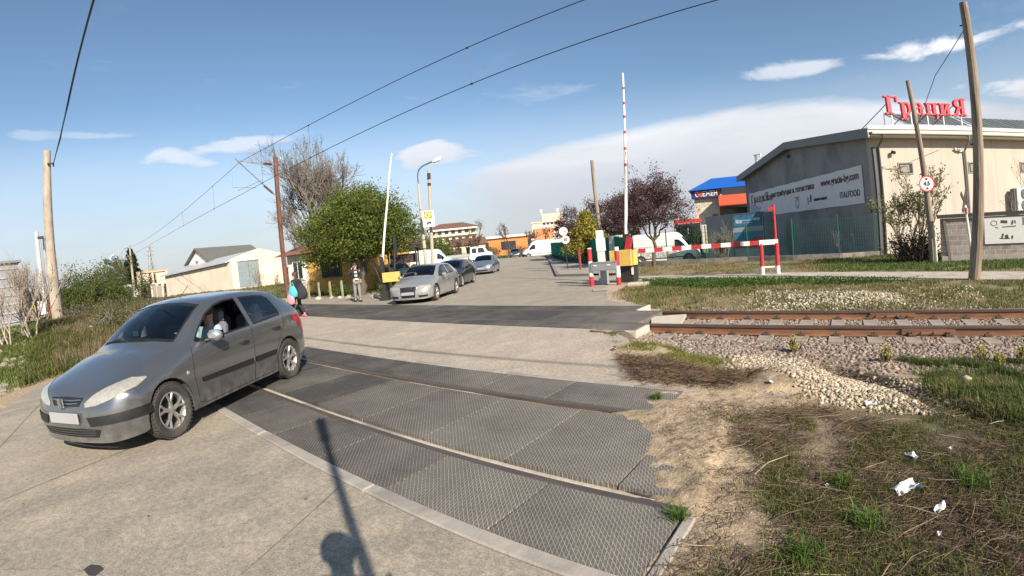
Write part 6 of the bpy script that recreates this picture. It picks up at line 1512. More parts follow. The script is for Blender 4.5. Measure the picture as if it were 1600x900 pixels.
P_GREY = paint('grey_metallic_paint', (.165, .168, .172), metal=.7, rough=.24)
car1, P3 = make_car('grey_hatchback', 'dusty dark grey five door hatchback nearest to the viewer, turning over the crossing', (-7.10, 1.62, 0), (.542, -.840), P_GREY)
# chrome emblem and grille bars on the nose
m_ = MB(); m_.box(P3(-.0, 0, .615), (.02, .07, .10), rz=0, bev=.01); m_.prism([(-.035, -.05), (-.01, -.055), (0, -.01), (.03, -.055), (.04, -.03), (.02, .01), (.035, .05), (.01, .055), (-.03, .05), (-.015, .02)], P3(-.016, 0, .62), (0, 1, 0), (0, 0, 1), (1, 0, 0), .018)
m_.build('emblem', M_CHR, car1)
m_ = MB()
for zz, w in ((.600, .22), (.635, .26)): m_.tube([P3(.075, -w, zz), P3(.035, -w*.5, zz), P3(.03, 0, zz), P3(.035, w*.5, zz), P3(.075, w, zz)], .009, 6)
m_.build('grille_bar', P_GREY, car1)
m_ = MB()
for zz in (.27, .295, .32): m_.tube([P3(.05, -.44, zz), P3(.015, -.2, zz), P3(.01, 0, zz), P3(.015, .2, zz), P3(.05, .44, zz)], .005, 5)
m_.build('grille_bar', mat('dark_plastic_bar', (.05, .05, .05), .5), car1)
m_ = MB(); m_.lathe([(0, 0), (.025, 0), (.018, .012), (0, .014)], P3(1.14, .866, .66), ax='y', n=12); m_.build('side_repeater', M_LENS, car1)
m_ = MB(); m_.box(P3(3.05, .52, .98), (.16, .30, .40), bev=.06, ry=-.2); m_.box(P3(3.08, .55, 1.16), (.14, .20, .20), bev=.06); m_.build('child_seat', mat('pale_child_seat', (.42, .40, .38), .9, var=.2, scale=12), car1)
m_ = MB(); m_.box(P3(1.46, -.30, 1.12), (.002, .10, .07)); m_.box(P3(1.46, .50, 1.075), (.004, .10, .06), ry=.9); m_.build('paper_sticker', M_WHITE, car1)

P_SILV = paint('silver_paint', (.40, .39, .375), metal=.55, rough=.30)
c2, Q3 = make_car('silver_hatchback', 'silver hatchback with a tall dark grille, first of the cars waiting beyond the tracks', (-14.62, 13.0, 0), (.46, -.888), P_SILV, sz=.945, sy=1.01, style='audi', wb=(.84, 3.42), spokes=7, strips=False)
m_ = MB()
for k in range(4):
    cy = -.105+.07*k; n = 18; m_.tube([Vector(Q3(.085, 0, .60))+Vector((.015, cy+.045*math.cos(a), .045*math.sin(a))) for a in np.linspace(0, 2*PI, n)], .007, 5, cap=False)
m_.build('ring_emblem', M_CHR, c2)
for s in (-1, 1):
    m_ = MB(); m_.box(Q3(.30, s*.755, .66), (.10, .10, .08), bev=.02, rz=s*.6); m_.build('indicator', M_AMB, c2)
m_ = MB(); m_.tube([Q3(.08, -.34, .66), Q3(.04, -.29, .26), Q3(.03, .29, .26), Q3(.08, .34, .66)], .012, 6); m_.build('grille_surround', M_CHR, c2)
P_BLK = paint('black_car_paint', (.018, .018, .02), metal=.2, rough=.28, dust=(.14, .12, .10))
c3, Q3 = make_car('black_hatchback', 'black hatchback waiting second in the queue behind the silver one', (-18.2, 18.15, 0), (.48, -.877), P_BLK, sz=.95, sy=.99, style='golf', wb=(.82, 3.34), spokes=6, strips=False, glassm=M_GLASSD)
for s in (-1, 1):
    m_ = MB(); m_.lathe([(0, -.012), (.07, -.01), (.075, 0)], Q3(.16, s*.62, .63), ax='x', n=14); m_.build('headlight', M_LENS, c3)
P_BLU = paint('blue_grey_paint', (.20, .23, .28), metal=.55, rough=.3)
c4, Q3 = make_car('blue_grey_hatchback', 'blue grey hatchback waiting third in the queue, farthest of the three', (-24.35, 28.0, .02), (.50, -.866), P_BLU, sz=.95, style='golf', spokes=6, strips=False, glassm=M_GLASSD)
P_DK = paint('dark_green_grey_paint', (.05, .06, .06), metal=.4, rough=.35)
c5, Q3 = make_car('dark_car', 'small dark car beside the nose of the white van far down the road', (-47.6, 62.5, .3), (.62, -.78), P_DK, sz=.98, style='golf', detail=False, glassm=M_GLASSD, strips=False)
c6, Q3 = make_car('parked_car', 'dark green car parked under the green tree behind the left barrier', (-24.6, 19.3, .1), (.93, -.35), paint('bottle_green_paint', (.03, .09, .07), metal=.4), sz=.98, style='golf', detail=False, strips=False)

# ---------------------------------------------------------------- vans
SVAN = [
 [(.35, .92, .30), (.28, .90, .30), (.20, .84, .28), (.12, .72, .27), (.07, .54, .26), (.04, .36, .26), (.02, .18, .26), (.02, 0, .26)],
 [(.40, .95, .40), (.30, .95, .50), (.20, .88, .55), (.10, .76, .56), (.05, .56, .57), (.02, .37, .57), (0, .18, .57), (0, 0, .57)],
 [(.42, .97, .5), (.34, .98, .75), (.24, .92, .85), (.16, .80, .87), (.10, .60, .88), (.07, .4, .88), (.05, .2, .88), (.05, 0, .88)],
 [(.5, .985, .5), (.5, .99, .85), (.48, .95, 1.05), (.42, .86, 1.12), (.36, .7, 1.16), (.32, .5, 1.18), (.30, .25, 1.2), (.30, 0, 1.2)],
 [(1.0, .985, .32), (1.0, 1.0, .70), (1.0, .99, 1.0), (.95, .95, 1.24), (.90, .88, 1.32), (.86, .76, 1.36), (.82, .4, 1.40), (.80, 0, 1.41)],
 [(1.5, .985, .32), (1.5, 1.0, .75), (1.5, 1.0, 1.15), (1.45, .95, 1.55), (1.40, .89, 1.75), (1.34, .80, 1.90), (1.26, .4, 1.96), (1.24, 0, 1.98)],
 [(2.0, .985, .32), (2.0, 1.0, .75), (2.0, 1.0, 1.3), (2.0, .97, 1.80), (1.98, .93, 2.15), (1.95, .84, 2.40), (1.85, .42, 2.46), (1.80, 0, 2.48)],
 [(2.6, .985, .32), (2.6, 1.0, .75), (2.6, 1.01, 1.3), (2.6, .99, 1.85), (2.6, .95, 2.3), (2.6, .86, 2.48), (2.6, .43, 2.53), (2.6, 0, 2.54)],
 [(4.0, .985, .32), (4.0, 1.0, .75), (4.0, 1.01, 1.3), (4.0, .99, 1.85), (4.0, .95, 2.3), (4.0, .86, 2.49), (4.0, .43, 2.54), (4.0, 0, 2.55)],
 [(5.80, .985, .34), (5.80, 1.0, .75), (5.80, 1.01, 1.3), (5.80, .99, 1.85), (5.78, .95, 2.3), (5.76, .86, 2.46), (5.75, .43, 2.51), (5.75, 0, 2.52)],
 [(5.86, .96, .36), (5.93, .95, .75), (5.93, .95, 1.3), (5.93, .92, 1.85), (5.90, .88, 2.28), (5.86, .8, 2.38), (5.85, .4, 2.42), (5.85, 0, 2.42)],
 [(5.86, .92, .36), (5.95, .85, .6), (5.96, .8, 1.0), (5.96, .7, 1.3), (5.96, .6, 1.4), (5.96, .4, 1.45), (5.96, .2, 1.48), (5.96, 0, 1.5)],
 [(5.86, .9, .34), (5.93, .8, .36), (5.95, .7, .36), (5.95, .6, .36), (5.95, .5, .36), (5.95, .35, .36), (5.95, .2, .36), (5.95, 0, .36)]]
def make_van(name, label, loc, hdg, pnt, sx=1, sy=1, sz=1, cat='van', black_nose=True, group=None):
    root = thing(name, label, cat, loc, math.atan2(hdg[1], hdg[0]), group); wb = (.98, 4.95); ax = (wb[0]+wb[1])/2*sx; R = .35
    bm = hull_bm([[(p[0]*sx, p[1]*sy, p[2]*sz) for p in r] for r in SVAN], 4, 3); parts = []
    q = lambda P: [(a*sx, b*sz) for a, b in P]
    accs = (lambda f, c: c.y > .3 and f.normal.y > .2, lambda f, c: c.y < -.3 and f.normal.y < -.2)
    for acc in accs:
        fi = region(bm, q([(1.05, 1.30), (1.50, 1.76), (1.72, 1.93), (2.05, 1.95), (2.08, 1.27), (1.3, 1.22)]), XZ, acc); parts.append(take(bm, fi, 'door_glass', M_GLASSD, root))
        for P in (q([(1.02, .55), (2.12, .55), (2.12, .63), (1.4, .63)]), q([(2.2, .52), (4.5, .52), (4.5, .60), (2.2, .60)])):
            fi = region(bm, P, XZ, acc); parts.append(take(bm, fi, 'side_strip', M_TRIM, root, off=.012))
        for P in ([(2.14, .45), (2.15, 1.2), (2.15, 2.1)], [(1.12, .5), (1.05, .9), (1.05, 1.25)], [(3.4, .5), (3.41, 2.2)]):
            for a, b in zip(P[:-1], P[1:]):
                for f in region(bm, q([(a[0]-.006, a[1]), (a[0]+.006, a[1]), (b[0]+.006, b[1]), (b[0]-.006, b[1])]), XZ, acc): f.material_index = 1
    fi = region(bm, [(a*sy, b*sz) for a, b in ((-.80, 1.40), (0, 1.46), (.80, 1.40), (.76, 1.95), (.6, 2.12), (0, 2.16), (-.6, 2.12), (-.76, 1.95))], YZ, lambda f, c: c.x < 2*sx and f.normal.x < -.2); parts.append(take(bm, fi, 'windscreen', M_GLASSD, root))
    nose = lambda f, c: c.x < .6*sx and f.normal.x < .3
    fi = region(bm, [(a*sy, b*sz) for a, b in ((-1.1, .2), (1.1, .2), (1.1, .62), (.5, .66), (.42, .90), (-.42, .90), (-.5, .66), (-1.1, .62))], YZ, nose)
    if black_nose: parts.append(take(bm, fi, 'front_bumper', M_TRIM, root, off=.006))
    for s in (-1, 1):
        fi = region(bm, [(s*a*sy, b*sz) for a, b in ((.62, .95), (.95, .92), (.97, 1.14), (.78, 1.12))], YZ, nose); parts.append(take(bm, fi, 'headlight', M_LENS, root, off=.004))
    for wx in wb:
        fi = region(bm, circle(wx*sx, R, R+.06, 22), XZ, lambda f, c: abs(c.y) > .3); bmesh.ops.delete(bm, geom=[f for f in fi if f.is_valid], context='FACES')
    me = bpy.data.meshes.new('body'); bm.to_mesh(me); bm.free(); me.materials.append(pnt); me.materials.append(M_TRIM); me.polygons.foreach_set('use_smooth', [True]*len(me.polygons))
    try: me.set_sharp_from_angle(angle=math.radians(50))
    except Exception: pass
    body = bpy.data.objects.new('body', me); COL.objects.link(body); body.parent = root
    T = Matrix.Translation((ax, 0, 0)) @ Matrix.Diagonal((-1, 1, 1, 1))
    for o in [body]+parts: o.data.transform(T); o.data.flip_normals()
    m_ = MB(); m_.box((ax-2.95*sx, 0, .42), (5.2*sx, 1.3, .2)); m_.box((ax-2.95*sx, 0, .42), (2.6*sx, 1.8, .18)); m_.build('floor', M_INT, root)
    for wx in wb:
        for s in (-1, 1):
            make_wheel(R, .22, root, (ax-wx*sx, s*.87*sy, R), s, spokes=6, detail=False)
            m_ = MB(); m_.box((ax-wx*sx, s*.62, .5), (.86, .3, .7)); m_.build('wheel_well', M_INT, root)
    for s in (-1, 1):
        m_ = MB(); m_.box((ax-1.35*sx, s*1.13*sy, 1.42*sz), (.12, .2, .34), bev=.03); m_.tube([(ax-1.4*sx, s*1.1*sy, 1.35*sz), (ax-1.45*sx, s*.97*sy, 1.3*sz)], .03, 6); m_.build('door_mirror', M_TRIM, root)
        m_ = MB(); m_.tube([(ax-1.95*sx, s*1.012*sy, 1.02*sz), (ax-2.08*sx, s*1.012*sy, 1.02*sz)], .02, 6); m_.build('door_handle', M_TRIM, root)
    return root
P_WV = paint('white_van_paint', (.74, .73, .70), metal=0, rough=.35)
v1 = make_van('white_van', 'big white delivery van with a black bumper crossing the far end of the road', (-39.6, 58.6, .14), (-.80, -.60), P_WV)
m_ = MB(); m_.box((1.15, 0, 2.72), (.5, .9, .22), bev=.05); m_.build('roof_unit', P_WV, v1)
P_GV = mat('graffiti_van_paint', (.70, .69, .66), .4, var=.06, coat=.3)
def graffiti(m):
    nt = m.node_tree; N = nt.nodes; L = nt.links; b = N['Principled BSDF']; src = b.inputs['Base Color'].links[0].from_socket
    tc = N.new('ShaderNodeTexCoord'); sp = N.new('ShaderNodeSeparateXYZ'); L.new(tc.outputs['Object'], sp.inputs[0])
    n = N.new('ShaderNodeTexNoise'); n.inputs['Scale'].default_value = 3.2; n.inputs['Detail'].default_value = 3; n.inputs['Distortion'].default_value = 2.5; L.new(tc.outputs['Object'], n.inputs['Vector'])
    cr = N.new('ShaderNodeValToRGB'); L.new(n.outputs['Fac'], cr.inputs[0]); e = cr.color_ramp; e.interpolation = 'CONSTANT'
    e.elements[0].position = 0; e.elements[0].color = (.7, .69, .66, 1); e.elements[1].position = .42; e.elements[1].color = (.05, .05, .06, 1)
    for p_, c_ in ((.45, (.30, .30, .31, 1)), (.50, (.62, .62, .60, 1)), (.54, (.06, .05, .06, 1)), (.56, (.45, .10, .12, 1)), (.58, (.7, .69, .66, 1))): x = e.elements.new(p_); x.color = c_
    def rg(s, a, b_): r = N.new('ShaderNodeMapRange'); r.interpolation_type = 'SMOOTHSTEP'; L.new(s, r.inputs[0]); r.inputs[1].default_value = a; r.inputs[2].default_value = b_; return r.outputs[0]
    z = rg(sp.outputs[2], 1.42, 1.30); z2 = rg(sp.outputs[2], .4, .5); x1 = rg(sp.outputs[0], .9, .7); x2 = rg(sp.outputs[0], -3.2, -2.9)
    a = z
    for k in (z2, x1, x2): mm = N.new('ShaderNodeMath'); mm.operation = 'MULTIPLY'; L.new(a, mm.inputs[0]); L.new(k, mm.inputs[1]); a = mm.outputs[0]
    mx = N.new('ShaderNodeMix'); mx.data_type = 'RGBA'; L.new(a, mx.inputs[0]); L.new(src, mx.inputs[6]); L.new(cr.outputs[0], mx.inputs[7]); L.new(mx.outputs[2], b.inputs['Base Color'])
graffiti(P_GV)
v2 = make_van('graffiti_van', 'white panel van with graffiti along its side parked behind the mesh fence', (-11.3, 32.7, -.36), (.975, .22), P_GV, sx=.86, sy=.92, sz=.90, black_nose=False)
v3 = make_van('white_van', 'low white van parked behind the lamp post left of the road', (-33.6, 30.6, .45), (.70, .72), P_WV, sx=.78, sy=.85, sz=.78, black_nose=False)
# crew cab truck
tr = thing('crew_cab_truck', 'small white crew cab truck behind the waiting cars', 'truck', (-42.2, 45.6, .3), math.atan2(.70, .72))
m_ = MB(); m_.prism([(.0, .5), (2.2, .5), (2.95, .62), (2.9, 1.25), (2.35, 1.45), (1.85, 2.15), (.1, 2.15), (0, 1.3)], (0, -.9, 0), (1, 0, 0), (0, 0, 1), (0, 1, 0), 1.8); m_.build('cab', P_WV, tr)
for (a, b) in ((.25, .85), (1.05, 1.75)):
    m_ = MB(); m_.prism([(a, 1.35), (b+(.25 if a > 1 else 0), 1.35), (b, 1.98), (a, 1.98)], (0, -.915, 0), (1, 0, 0), (0, 0, 1), (0, 1, 0), 1.83); m_.build('side_window', M_DARKW, tr)
m_ = MB(); m_.box((2.12, 0, 1.8), (.04, 1.5, .75), ry=-.62); m_.build('windscreen', M_DARKW, tr)
m_ = MB(); m_.box((-1.7, 0, .95), (3.2, 1.9, .12)); m_.box((-1.7, -.93, 1.15), (3.2, .04, .4)); m_.box((-1.7, .93, 1.15), (3.2, .04, .4)); m_.build('load_bed', M_GREYM, tr)
for x in (2.1, -1.9):
    for s in (-1, 1): make_wheel(.35, .2, tr, (x, s*.8, .35), s, spokes=6, detail=False)
# ---------------------------------------------------------------- people
M_SKIN = mat('skin', (.50, .30, .22), .6, var=.06, scale=12)
def skin_mesh(nodes, edges, rootk, sub=1):
    me = bpy.data.meshes.new('sk'); ks = list(nodes); ix = {k: i for i, k in enumerate(ks)}
    me.from_pydata([nodes[k][0] for k in ks], [(ix[a], ix[b]) for a, b in edges], [])
    o = bpy.data.objects.new('sk', me); COL.objects.link(o)
    md = o.modifiers.new('s', 'SKIN'); md.use_smooth_shade = True
    for i, k in enumerate(ks):
        r = nodes[k][1]; r = r if isinstance(r, tuple) else (r, r)
        me.skin_vertices[0].data[i].radius = r; me.skin_vertices[0].data[i].use_root = (k == rootk)
    m2 = o.modifiers.new('b', 'SUBSURF'); m2.levels = sub; m2.render_levels = sub
    bpy.context.view_layer.update(); dg = bpy.context.evaluated_depsgraph_get()
    out = bpy.data.meshes.new_from_object(o.evaluated_get(dg)); bpy.data.objects.remove(o); bpy.data.meshes.remove(me)
    return out
def mobj(name, me, m, parent):
    me.materials.clear(); me.materials.append(m); me.polygons.foreach_set('use_smooth', [True]*len(me.polygons))
    o = bpy.data.objects.new(name, me); COL.objects.link(o); o.parent = parent; return o
def join_mb(me, mb):
    bm = bmesh.new(); bm.from_mesh(me); t = bpy.data.meshes.new('t'); t.from_pydata(mb.v, [], mb.f); bm.from_mesh(t); bm.to_mesh(me); bm.free(); bpy.data.meshes.remove(t)
def lathe_ball(mb, c, r, sx=1, sy=1, sz=1, n=10):
    prof = [(r*math.sin(PI*i/n), -r*math.cos(PI*i/n)) for i in range(n+1)]; prof[0] = (1e-7, prof[0][1]); prof[-1] = (1e-7, prof[-1][1])
    b0 = len(mb.v); mb.lathe(prof, n=14); mb.v[b0:] = [(x*sx+c[0], y*sy+c[1], z*sz+c[2]) for x, y, z in mb.v[b0:]]
def person(label, loc, rz, H, J, top, legs, shoes, hair, jacket=None, sub=1, hairlen=0, head_dir=(1, 0), skirt=None, nofeet=False):
    """J: joint positions in a 1.75 m frame, x forward, y left. Names: pel chest neck head shL elL haL hiL knL anL toL and R"""
    root = thing('person', label, 'person', loc, rz); s = H/1.75; root.scale = (s, s, s)
    P = {k: Vector(v) for k, v in J.items()}
    E = [('pel', 'waist'), ('waist', 'chest'), ('chest', 'neckb'), ('neckb', 'neck'), ('neck', 'headb'), ('headb', 'head'), ('head', 'crown')]
    P['waist'] = (P['pel']*.5+P['chest']*.5); P['neckb'] = P['chest']*.35+P['neck']*.65
    hd = P['head']-P['neck']; P['headb'] = P['neck']+hd*.45; P['crown'] = P['head']+hd.normalized()*.075
    N = {'pel': (P['pel'], (.15, .105)), 'waist': (P['waist'], (.13, .10)), 'chest': (P['chest'], (.165, .115)), 'neckb': (P['neckb'], (.085, .07)), 'neck': (P['neck'], .055), 'headb': (P['headb'], (.066, .078)), 'head': (P['head'], (.080, .098)), 'crown': (P['crown'], (.065, .075))}
    for q in 'LR':
        for k, r in (('sh', .062), ('el', .045), ('wr', .03)): N[k+q] = (P[k+q], r)
        N['pa'+q] = (P['wr'+q]+(P['wr'+q]-P['el'+q]).normalized()*.07, (.042, .018)); E += [('chest', 'sh'+q), ('sh'+q, 'el'+q), ('el'+q, 'wr'+q), ('wr'+q, 'pa'+q)]
        for k, r in (('hi', .092), ('kn', .060), ('an', .042)): N[k+q] = (P[k+q], r)
        E += [('pel', 'hi'+q), ('hi'+q, 'kn'+q), ('kn'+q, 'an'+q)]
        f = (P['to'+q]-P['an'+q]); N['to'+q] = (P['to'+q], (.04, .03)); E.append(('an'+q, 'to'+q))
    me = skin_mesh(N, E, 'pel', sub)
    mb = MB()
    for q in 'LR':        # five fingers rooted in the palm
        a = (P['wr'+q]-P['el'+q]).normalized(); side = a.cross(Vector((0, 0, 1))); side = side.normalized() if side.length > .1 else Vector((0, 1, 0)); nrm = side.cross(a).normalized(); pa = N['pa'+q][0]
        for i, L in enumerate((.062, .075, .070, .055)):
            b = pa+side*(-.030+.02*i)+a*.01; m1 = b+a*L*.55-nrm*.006; mb.tube([b, m1, m1+(a*.7-nrm*.7).normalized()*L*.5], [.0095, .0088, .0065], 6)
        b = pa-a*.045-side*.035; mb.tube([b, b+(a*.6-side*.8).normalized()*.035, b+(a*.95-side*.5).normalized()*.065], [.012, .011, .008], 6)
    hx = Vector((head_dir[0], head_dir[1], 0)).normalized(); hy = Vector((-hx.y, hx.x, 0)); c = P['head']
    mb.prism([(-.012, -.02), (.012, -.02), (.006, .03), (-.006, .03)], c+hx*.085+Vector((0, 0, -.015)), hy, (0, 0, 1), hx, .028)
    for t in (-1, 1):
        lathe_ball(mb, c+hy*t*.085+Vector((0, 0, -.01)), .03, .5, .35, 1.0, 6)
    mb.box(c+hx*.088+Vector((0, 0, -.052)), (.012, .04, .008), rz=math.atan2(hx.y, hx.x))
    join_mb(me, mb); mobj('body', me, M_SKIN, root)
    eb_ = MB()
    for t in (-1, 1): lathe_ball(eb_, c+hx*.088+hy*t*.032+Vector((0, 0, .016)), .011, 1, 1, .7, 6)
    eb_.build('eyes', M_BLK, root)
    g = 1.0
    Nt = {k: (N[k][0], tuple(r_*1.12+.008 for r_ in (N[k][1] if isinstance(N[k][1], tuple) else (N[k][1],)*2))) for k in ('pel', 'waist', 'chest', 'neckb', 'shL', 'shR', 'elL', 'elR', 'wrL', 'wrR')}
    Nt['pel'] = (P['pel']+Vector((0, 0, .01)), (.165, .12)); Et = [('pel', 'waist'), ('waist', 'chest'), ('chest', 'neckb')]+[(a+q, b+q) for q in 'LR' for a, b in (('sh', 'el'), ('el', 'wr'))]+[('chest', 'sh'+q) for q in 'LR']
    mobj('jacket' if jacket else 'shirt', skin_mesh(Nt, Et, 'pel', sub), top, root)
    Nl = {'pel': (P['pel'], (.155, .112))}; El = []
    for q in 'LR':
        Nl['hi'+q] = (P['hi'+q], .102); Nl['kn'+q] = (P['kn'+q], .072); Nl['an'+q] = (P['an'+q]+Vector((0, 0, .03)), .062); El += [('pel', 'hi'+q), ('hi'+q, 'kn'+q), ('kn'+q, 'an'+q)]
    mobj('trousers', skin_mesh(Nl, El, 'pel', sub), legs, root)
    for q in 'LR':
        a, t = P['an'+q], P['to'+q]; d = (t-a); d.z = 0; d = d.normalized() if d.length > 0 else Vector((1, 0, 0))
        z0 = min(a.z-.08, t.z-.02); m_ = MB(); m_.box(Vector((a.x, a.y, 0))+d*.055+Vector((0, 0, z0+.045)), (.27, .095, .09), rz=math.atan2(d.y, d.x), bev=.03); m_.build('shoe', shoes, root, smooth=True)
    hm = MB(); lathe_ball(hm, c+Vector((0, 0, .035))-hx*.018, .108, 1, .92, 1.0, 10)
    hm.v = [(x, y, max(z, c.z-.01-hairlen*(1 if (Vector((x, y, 0))-Vector((c.x, c.y, 0))).dot(hx) < .02 else -.3))) for x, y, z in hm.v]
    if hairlen: hm.box(c-hx*.07+Vector((0, 0, -hairlen*.5)), (.06, .15, hairlen+.1), rz=math.atan2(hx.y, hx.x), bev=.03)
    hm.build('hair', hair, root, smooth=True)
    return root, P
def stand(**k):
    J = dict(pel=(0, 0, .95), chest=(.01, 0, 1.30), neck=(.01, 0, 1.50), head=(.03, 0, 1.635), shL=(0, .185, 1.42), shR=(0, -.185, 1.42), elL=(-.02, .24, 1.14), elR=(-.02, -.24, 1.14), wrL=(.06, .25, .90), wrR=(.06, -.25, .90),
             hiL=(0, .09, .90), hiR=(0, -.09, .90), knL=(.03, .10, .50), knR=(.03, -.10, .50), anL=(0, .10, .09), anR=(0, -.10, .09), toL=(.13, .12, .03), toR=(.13, -.12, .03)); J.update(k); return J
M_JKT = mat('black_jacket', (.02, .02, .024), .85, var=.25, scale=12); M_LEG = mat('black_leggings', (.022, .02, .022), .9, var=.2); M_PINK = mat('pink_shoes', (.60, .10, .22), .7, var=.1)
M_HAIR = mat('brown_hair', (.09, .04, .025), .8, var=.3, scale=30); M_BLUET = mat('blue_top', (.03, .12, .42), .85, var=.15); M_TURQ = mat('turquoise_bag', (.08, .42, .44), .6, var=.15, scale=7); M_PBAG = mat('pink_plastic_bag', (.55, .26, .31), .4, var=.2, scale=9, bump=.01, bscale=12)
wloc = Vector((-16.1, 7.85, 0)); 
w, PW = person('woman in a black jacket and pink shoes carrying bags beside the far track', wloc, math.radians(200), 1.66,
    stand(anL=(.20, .09, .10), knL=(.20, .09, .50), toL=(.33, .10, .03), anR=(-.22, -.09, .12), knR=(.02, -.10, .50), toR=(-.10, -.11, .03), wrR=(.15, -.27, .92), elR=(-.05, -.27, 1.13), wrL=(.16, .22, 1.00), elL=(-.06, .27, 1.15)), M_JKT, M_LEG, M_PINK, M_HAIR, True, hairlen=.12)
m_ = MB(); m_.prism([(-.09, -.30), (.09, -.30), (.07, .26), (-.07, .26)], (.135, .02, 1.18), (0, 1, 0), (0, 0, 1), (1, 0, 0), .03); m_.build('blue_scarf', M_BLUET, w)
def bag(name, label, cat, c, dims, m, rz=0, handle=True, flare=1.2):
    r = thing(name, label, cat, c, rz); w_, d_, h_ = dims; n = 18; m_ = MB(); rings = []
    for i, (t, k) in enumerate(((0, .55), (.08, .92), (.35, 1.0*flare), (.7, .92), (.92, .6), (1, .35))):
        for q in range(n):
            a = 2*PI*q/n; e = 1+.10*math.sin(a*3+i)+.05*math.sin(a*5+2*i); m_.v.append((w_/2*k*e*math.cos(a), d_/2*k*e*math.sin(a), h_*t))
    m_.f = [(i*n+q, i*n+(q+1) % n, (i+1)*n+(q+1) % n, (i+1)*n+q) for i in range(5) for q in range(n)]+[tuple(range(n)), tuple(5*n+q for q in range(n))]; m_.mi = [0]*len(m_.f)
    m_.build('bag_body', m, r, smooth=True)
    if handle: m_ = MB(); m_.tube([(-w_*.18, 0, h_*.97), (-w_*.08, 0, h_*1.28), (w_*.08, 0, h_*1.28), (w_*.18, 0, h_*.97)], .012, 5); m_.build('handle', m, r)
    return r
R2 = Matrix.Rotation(math.radians(200), 3, 'Z')
def rel(x, y, z): p = R2 @ Vector((x, y, 0))*.95; return (wloc.x+p.x, wloc.y+p.y, z)
bag('plastic_bag', 'pink plastic bag hanging from the hand of the woman by the far track', 'bag', rel(.02, .33, .52), (.30, .18, .42), M_PBAG, .4)
bag('cloth_bag', 'turquoise cloth bag on the arm of the woman by the far track', 'bag', rel(-.10, .30, .76), (.36, .16, .42), M_TURQ, .4)
bag('shoulder_bag', 'large black bag slung behind the woman by the far track', 'bag', rel(-.34, .10, .66), (.42, .30, .58), M_JKT, .5)
bag('shoulder_bag', 'smaller black bag held in front of the woman by the far track', 'bag', rel(.30, .02, .66), (.26, .2, .28), M_JKT, .2)
tb = bag('trolley_bag', 'dark green trolley bag standing on the far panels behind the woman', 'bag', (-16.55, 8.1, 0.0), (.34, .25, .42), mat('dark_green_bag', (.02, .035, .03), .8, var=.3), .3)
M_STR = mat('striped_shirt', (.6, .6, .58), .8)
def stripes(m):
    nt = m.node_tree; N = nt.nodes; L = nt.links; b = N['Principled BSDF']; tc = N.new('ShaderNodeTexCoord'); s = N.new('ShaderNodeSeparateXYZ'); L.new(tc.outputs['Object'], s.inputs[0])
    a = N.new('ShaderNodeMath'); a.operation = 'MULTIPLY'; a.inputs[1].default_value = 6.5; L.new(s.outputs[2], a.inputs[0]); f = N.new('ShaderNodeMath'); f.operation = 'FRACT'; L.new(a.outputs[0], f.inputs[0])
    g = N.new('ShaderNodeMath'); g.operation = 'GREATER_THAN'; g.inputs[1].default_value = .5; L.new(f.outputs[0], g.inputs[0]); mx = N.new('ShaderNodeMix'); mx.data_type = 'RGBA'; L.new(g.outputs[0], mx.inputs[0]); mx.inputs[6].default_value = (.02, .02, .025, 1); mx.inputs[7].default_value = (.65, .64, .62, 1); L.new(mx.outputs[2], b.inputs['Base Color'])
stripes(M_STR)
face = math.atan2(-11.9, 18.2)
man, PM = person('man in a black jacket and striped shirt holding a phone to his ear', (-18.2, 11.9, 0), face, 1.77, stand(elR=(.12, -.36, 1.22), wrR=(.10, -.16, 1.50), anR=(-.05, -.12, .09), anL=(.05, .10, .09), knL=(.07, .1, .5), wrL=(.14, .20, .98)), M_JKT, mat('grey_trousers', (.20, .20, .18), .9, var=.25, scale=6), mat('dark_shoes', (.04, .03, .03), .7), mat('short_hair', (.05, .03, .02), .8), True)
m_ = MB(); m_.prism([(-.065, -.32), (.065, -.32), (.05, .12), (-.05, .12)], (.137, .01, 1.28), (0, 1, 0), (0, 0, 1), (1, 0, 0), .02); m_.build('striped_shirt', M_STR, man)
p_ = Vector((.10, -.125, 1.60)); ph = MB(); ph.box((0, 0, 0), (.075, .012, .15), rx=.15, bev=.004); pho = ph.build('phone', M_BLK); c_, s_ = math.cos(face), math.sin(face); pho.location = (-18.2+p_.x*c_-p_.y*s_, 11.9+p_.x*s_+p_.y*c_, p_.z*1.01); pho.rotation_euler = (0, 0, face)
tag(pho, 'dark phone in the raised hand of the man in the striped shirt', 'phone')
# the driver of the grey car
hd_ = math.atan2(-.840, .542); ax1 = (.80+3.41)/2
dx = ax1-2.10; wl = Vector((-7.10, 1.62, 0)); c_, s_ = math.cos(hd_), math.sin(hd_)
def cw(x, y, z): return (wl.x+x*c_-y*s_, wl.y+x*s_+y*c_, z)
J = dict(pel=(-.05, 0, .62), chest=(-.12, 0, .95), neck=(-.12, 0, 1.13), head=(-.08, .02, 1.265), shL=(-.12, .18, 1.05), shR=(-.12, -.18, 1.05), elL=(.06, .24, .82), elR=(.08, -.23, .84), wrL=(.30, .14, .97), wrR=(.30, -.14, .95), hiL=(0, .09, .60), hiR=(0, -.09, .60), knL=(.44, .12, .62), knR=(.44, -.12, .62), anL=(.68, .12, .34), anR=(.68, -.12, .34), toL=(.80, .12, .32), toR=(.80, -.12, .32))
dr, _ = person('driver in a light blue shirt at the wheel of the dark grey hatchback', cw(dx, .36, 0), hd_, 1.70, J, mat('light_blue_shirt', (.30, .42, .46), .9, var=.1), M_JKT, M_BLK, mat('driver_hair', (.07, .045, .03), .8))
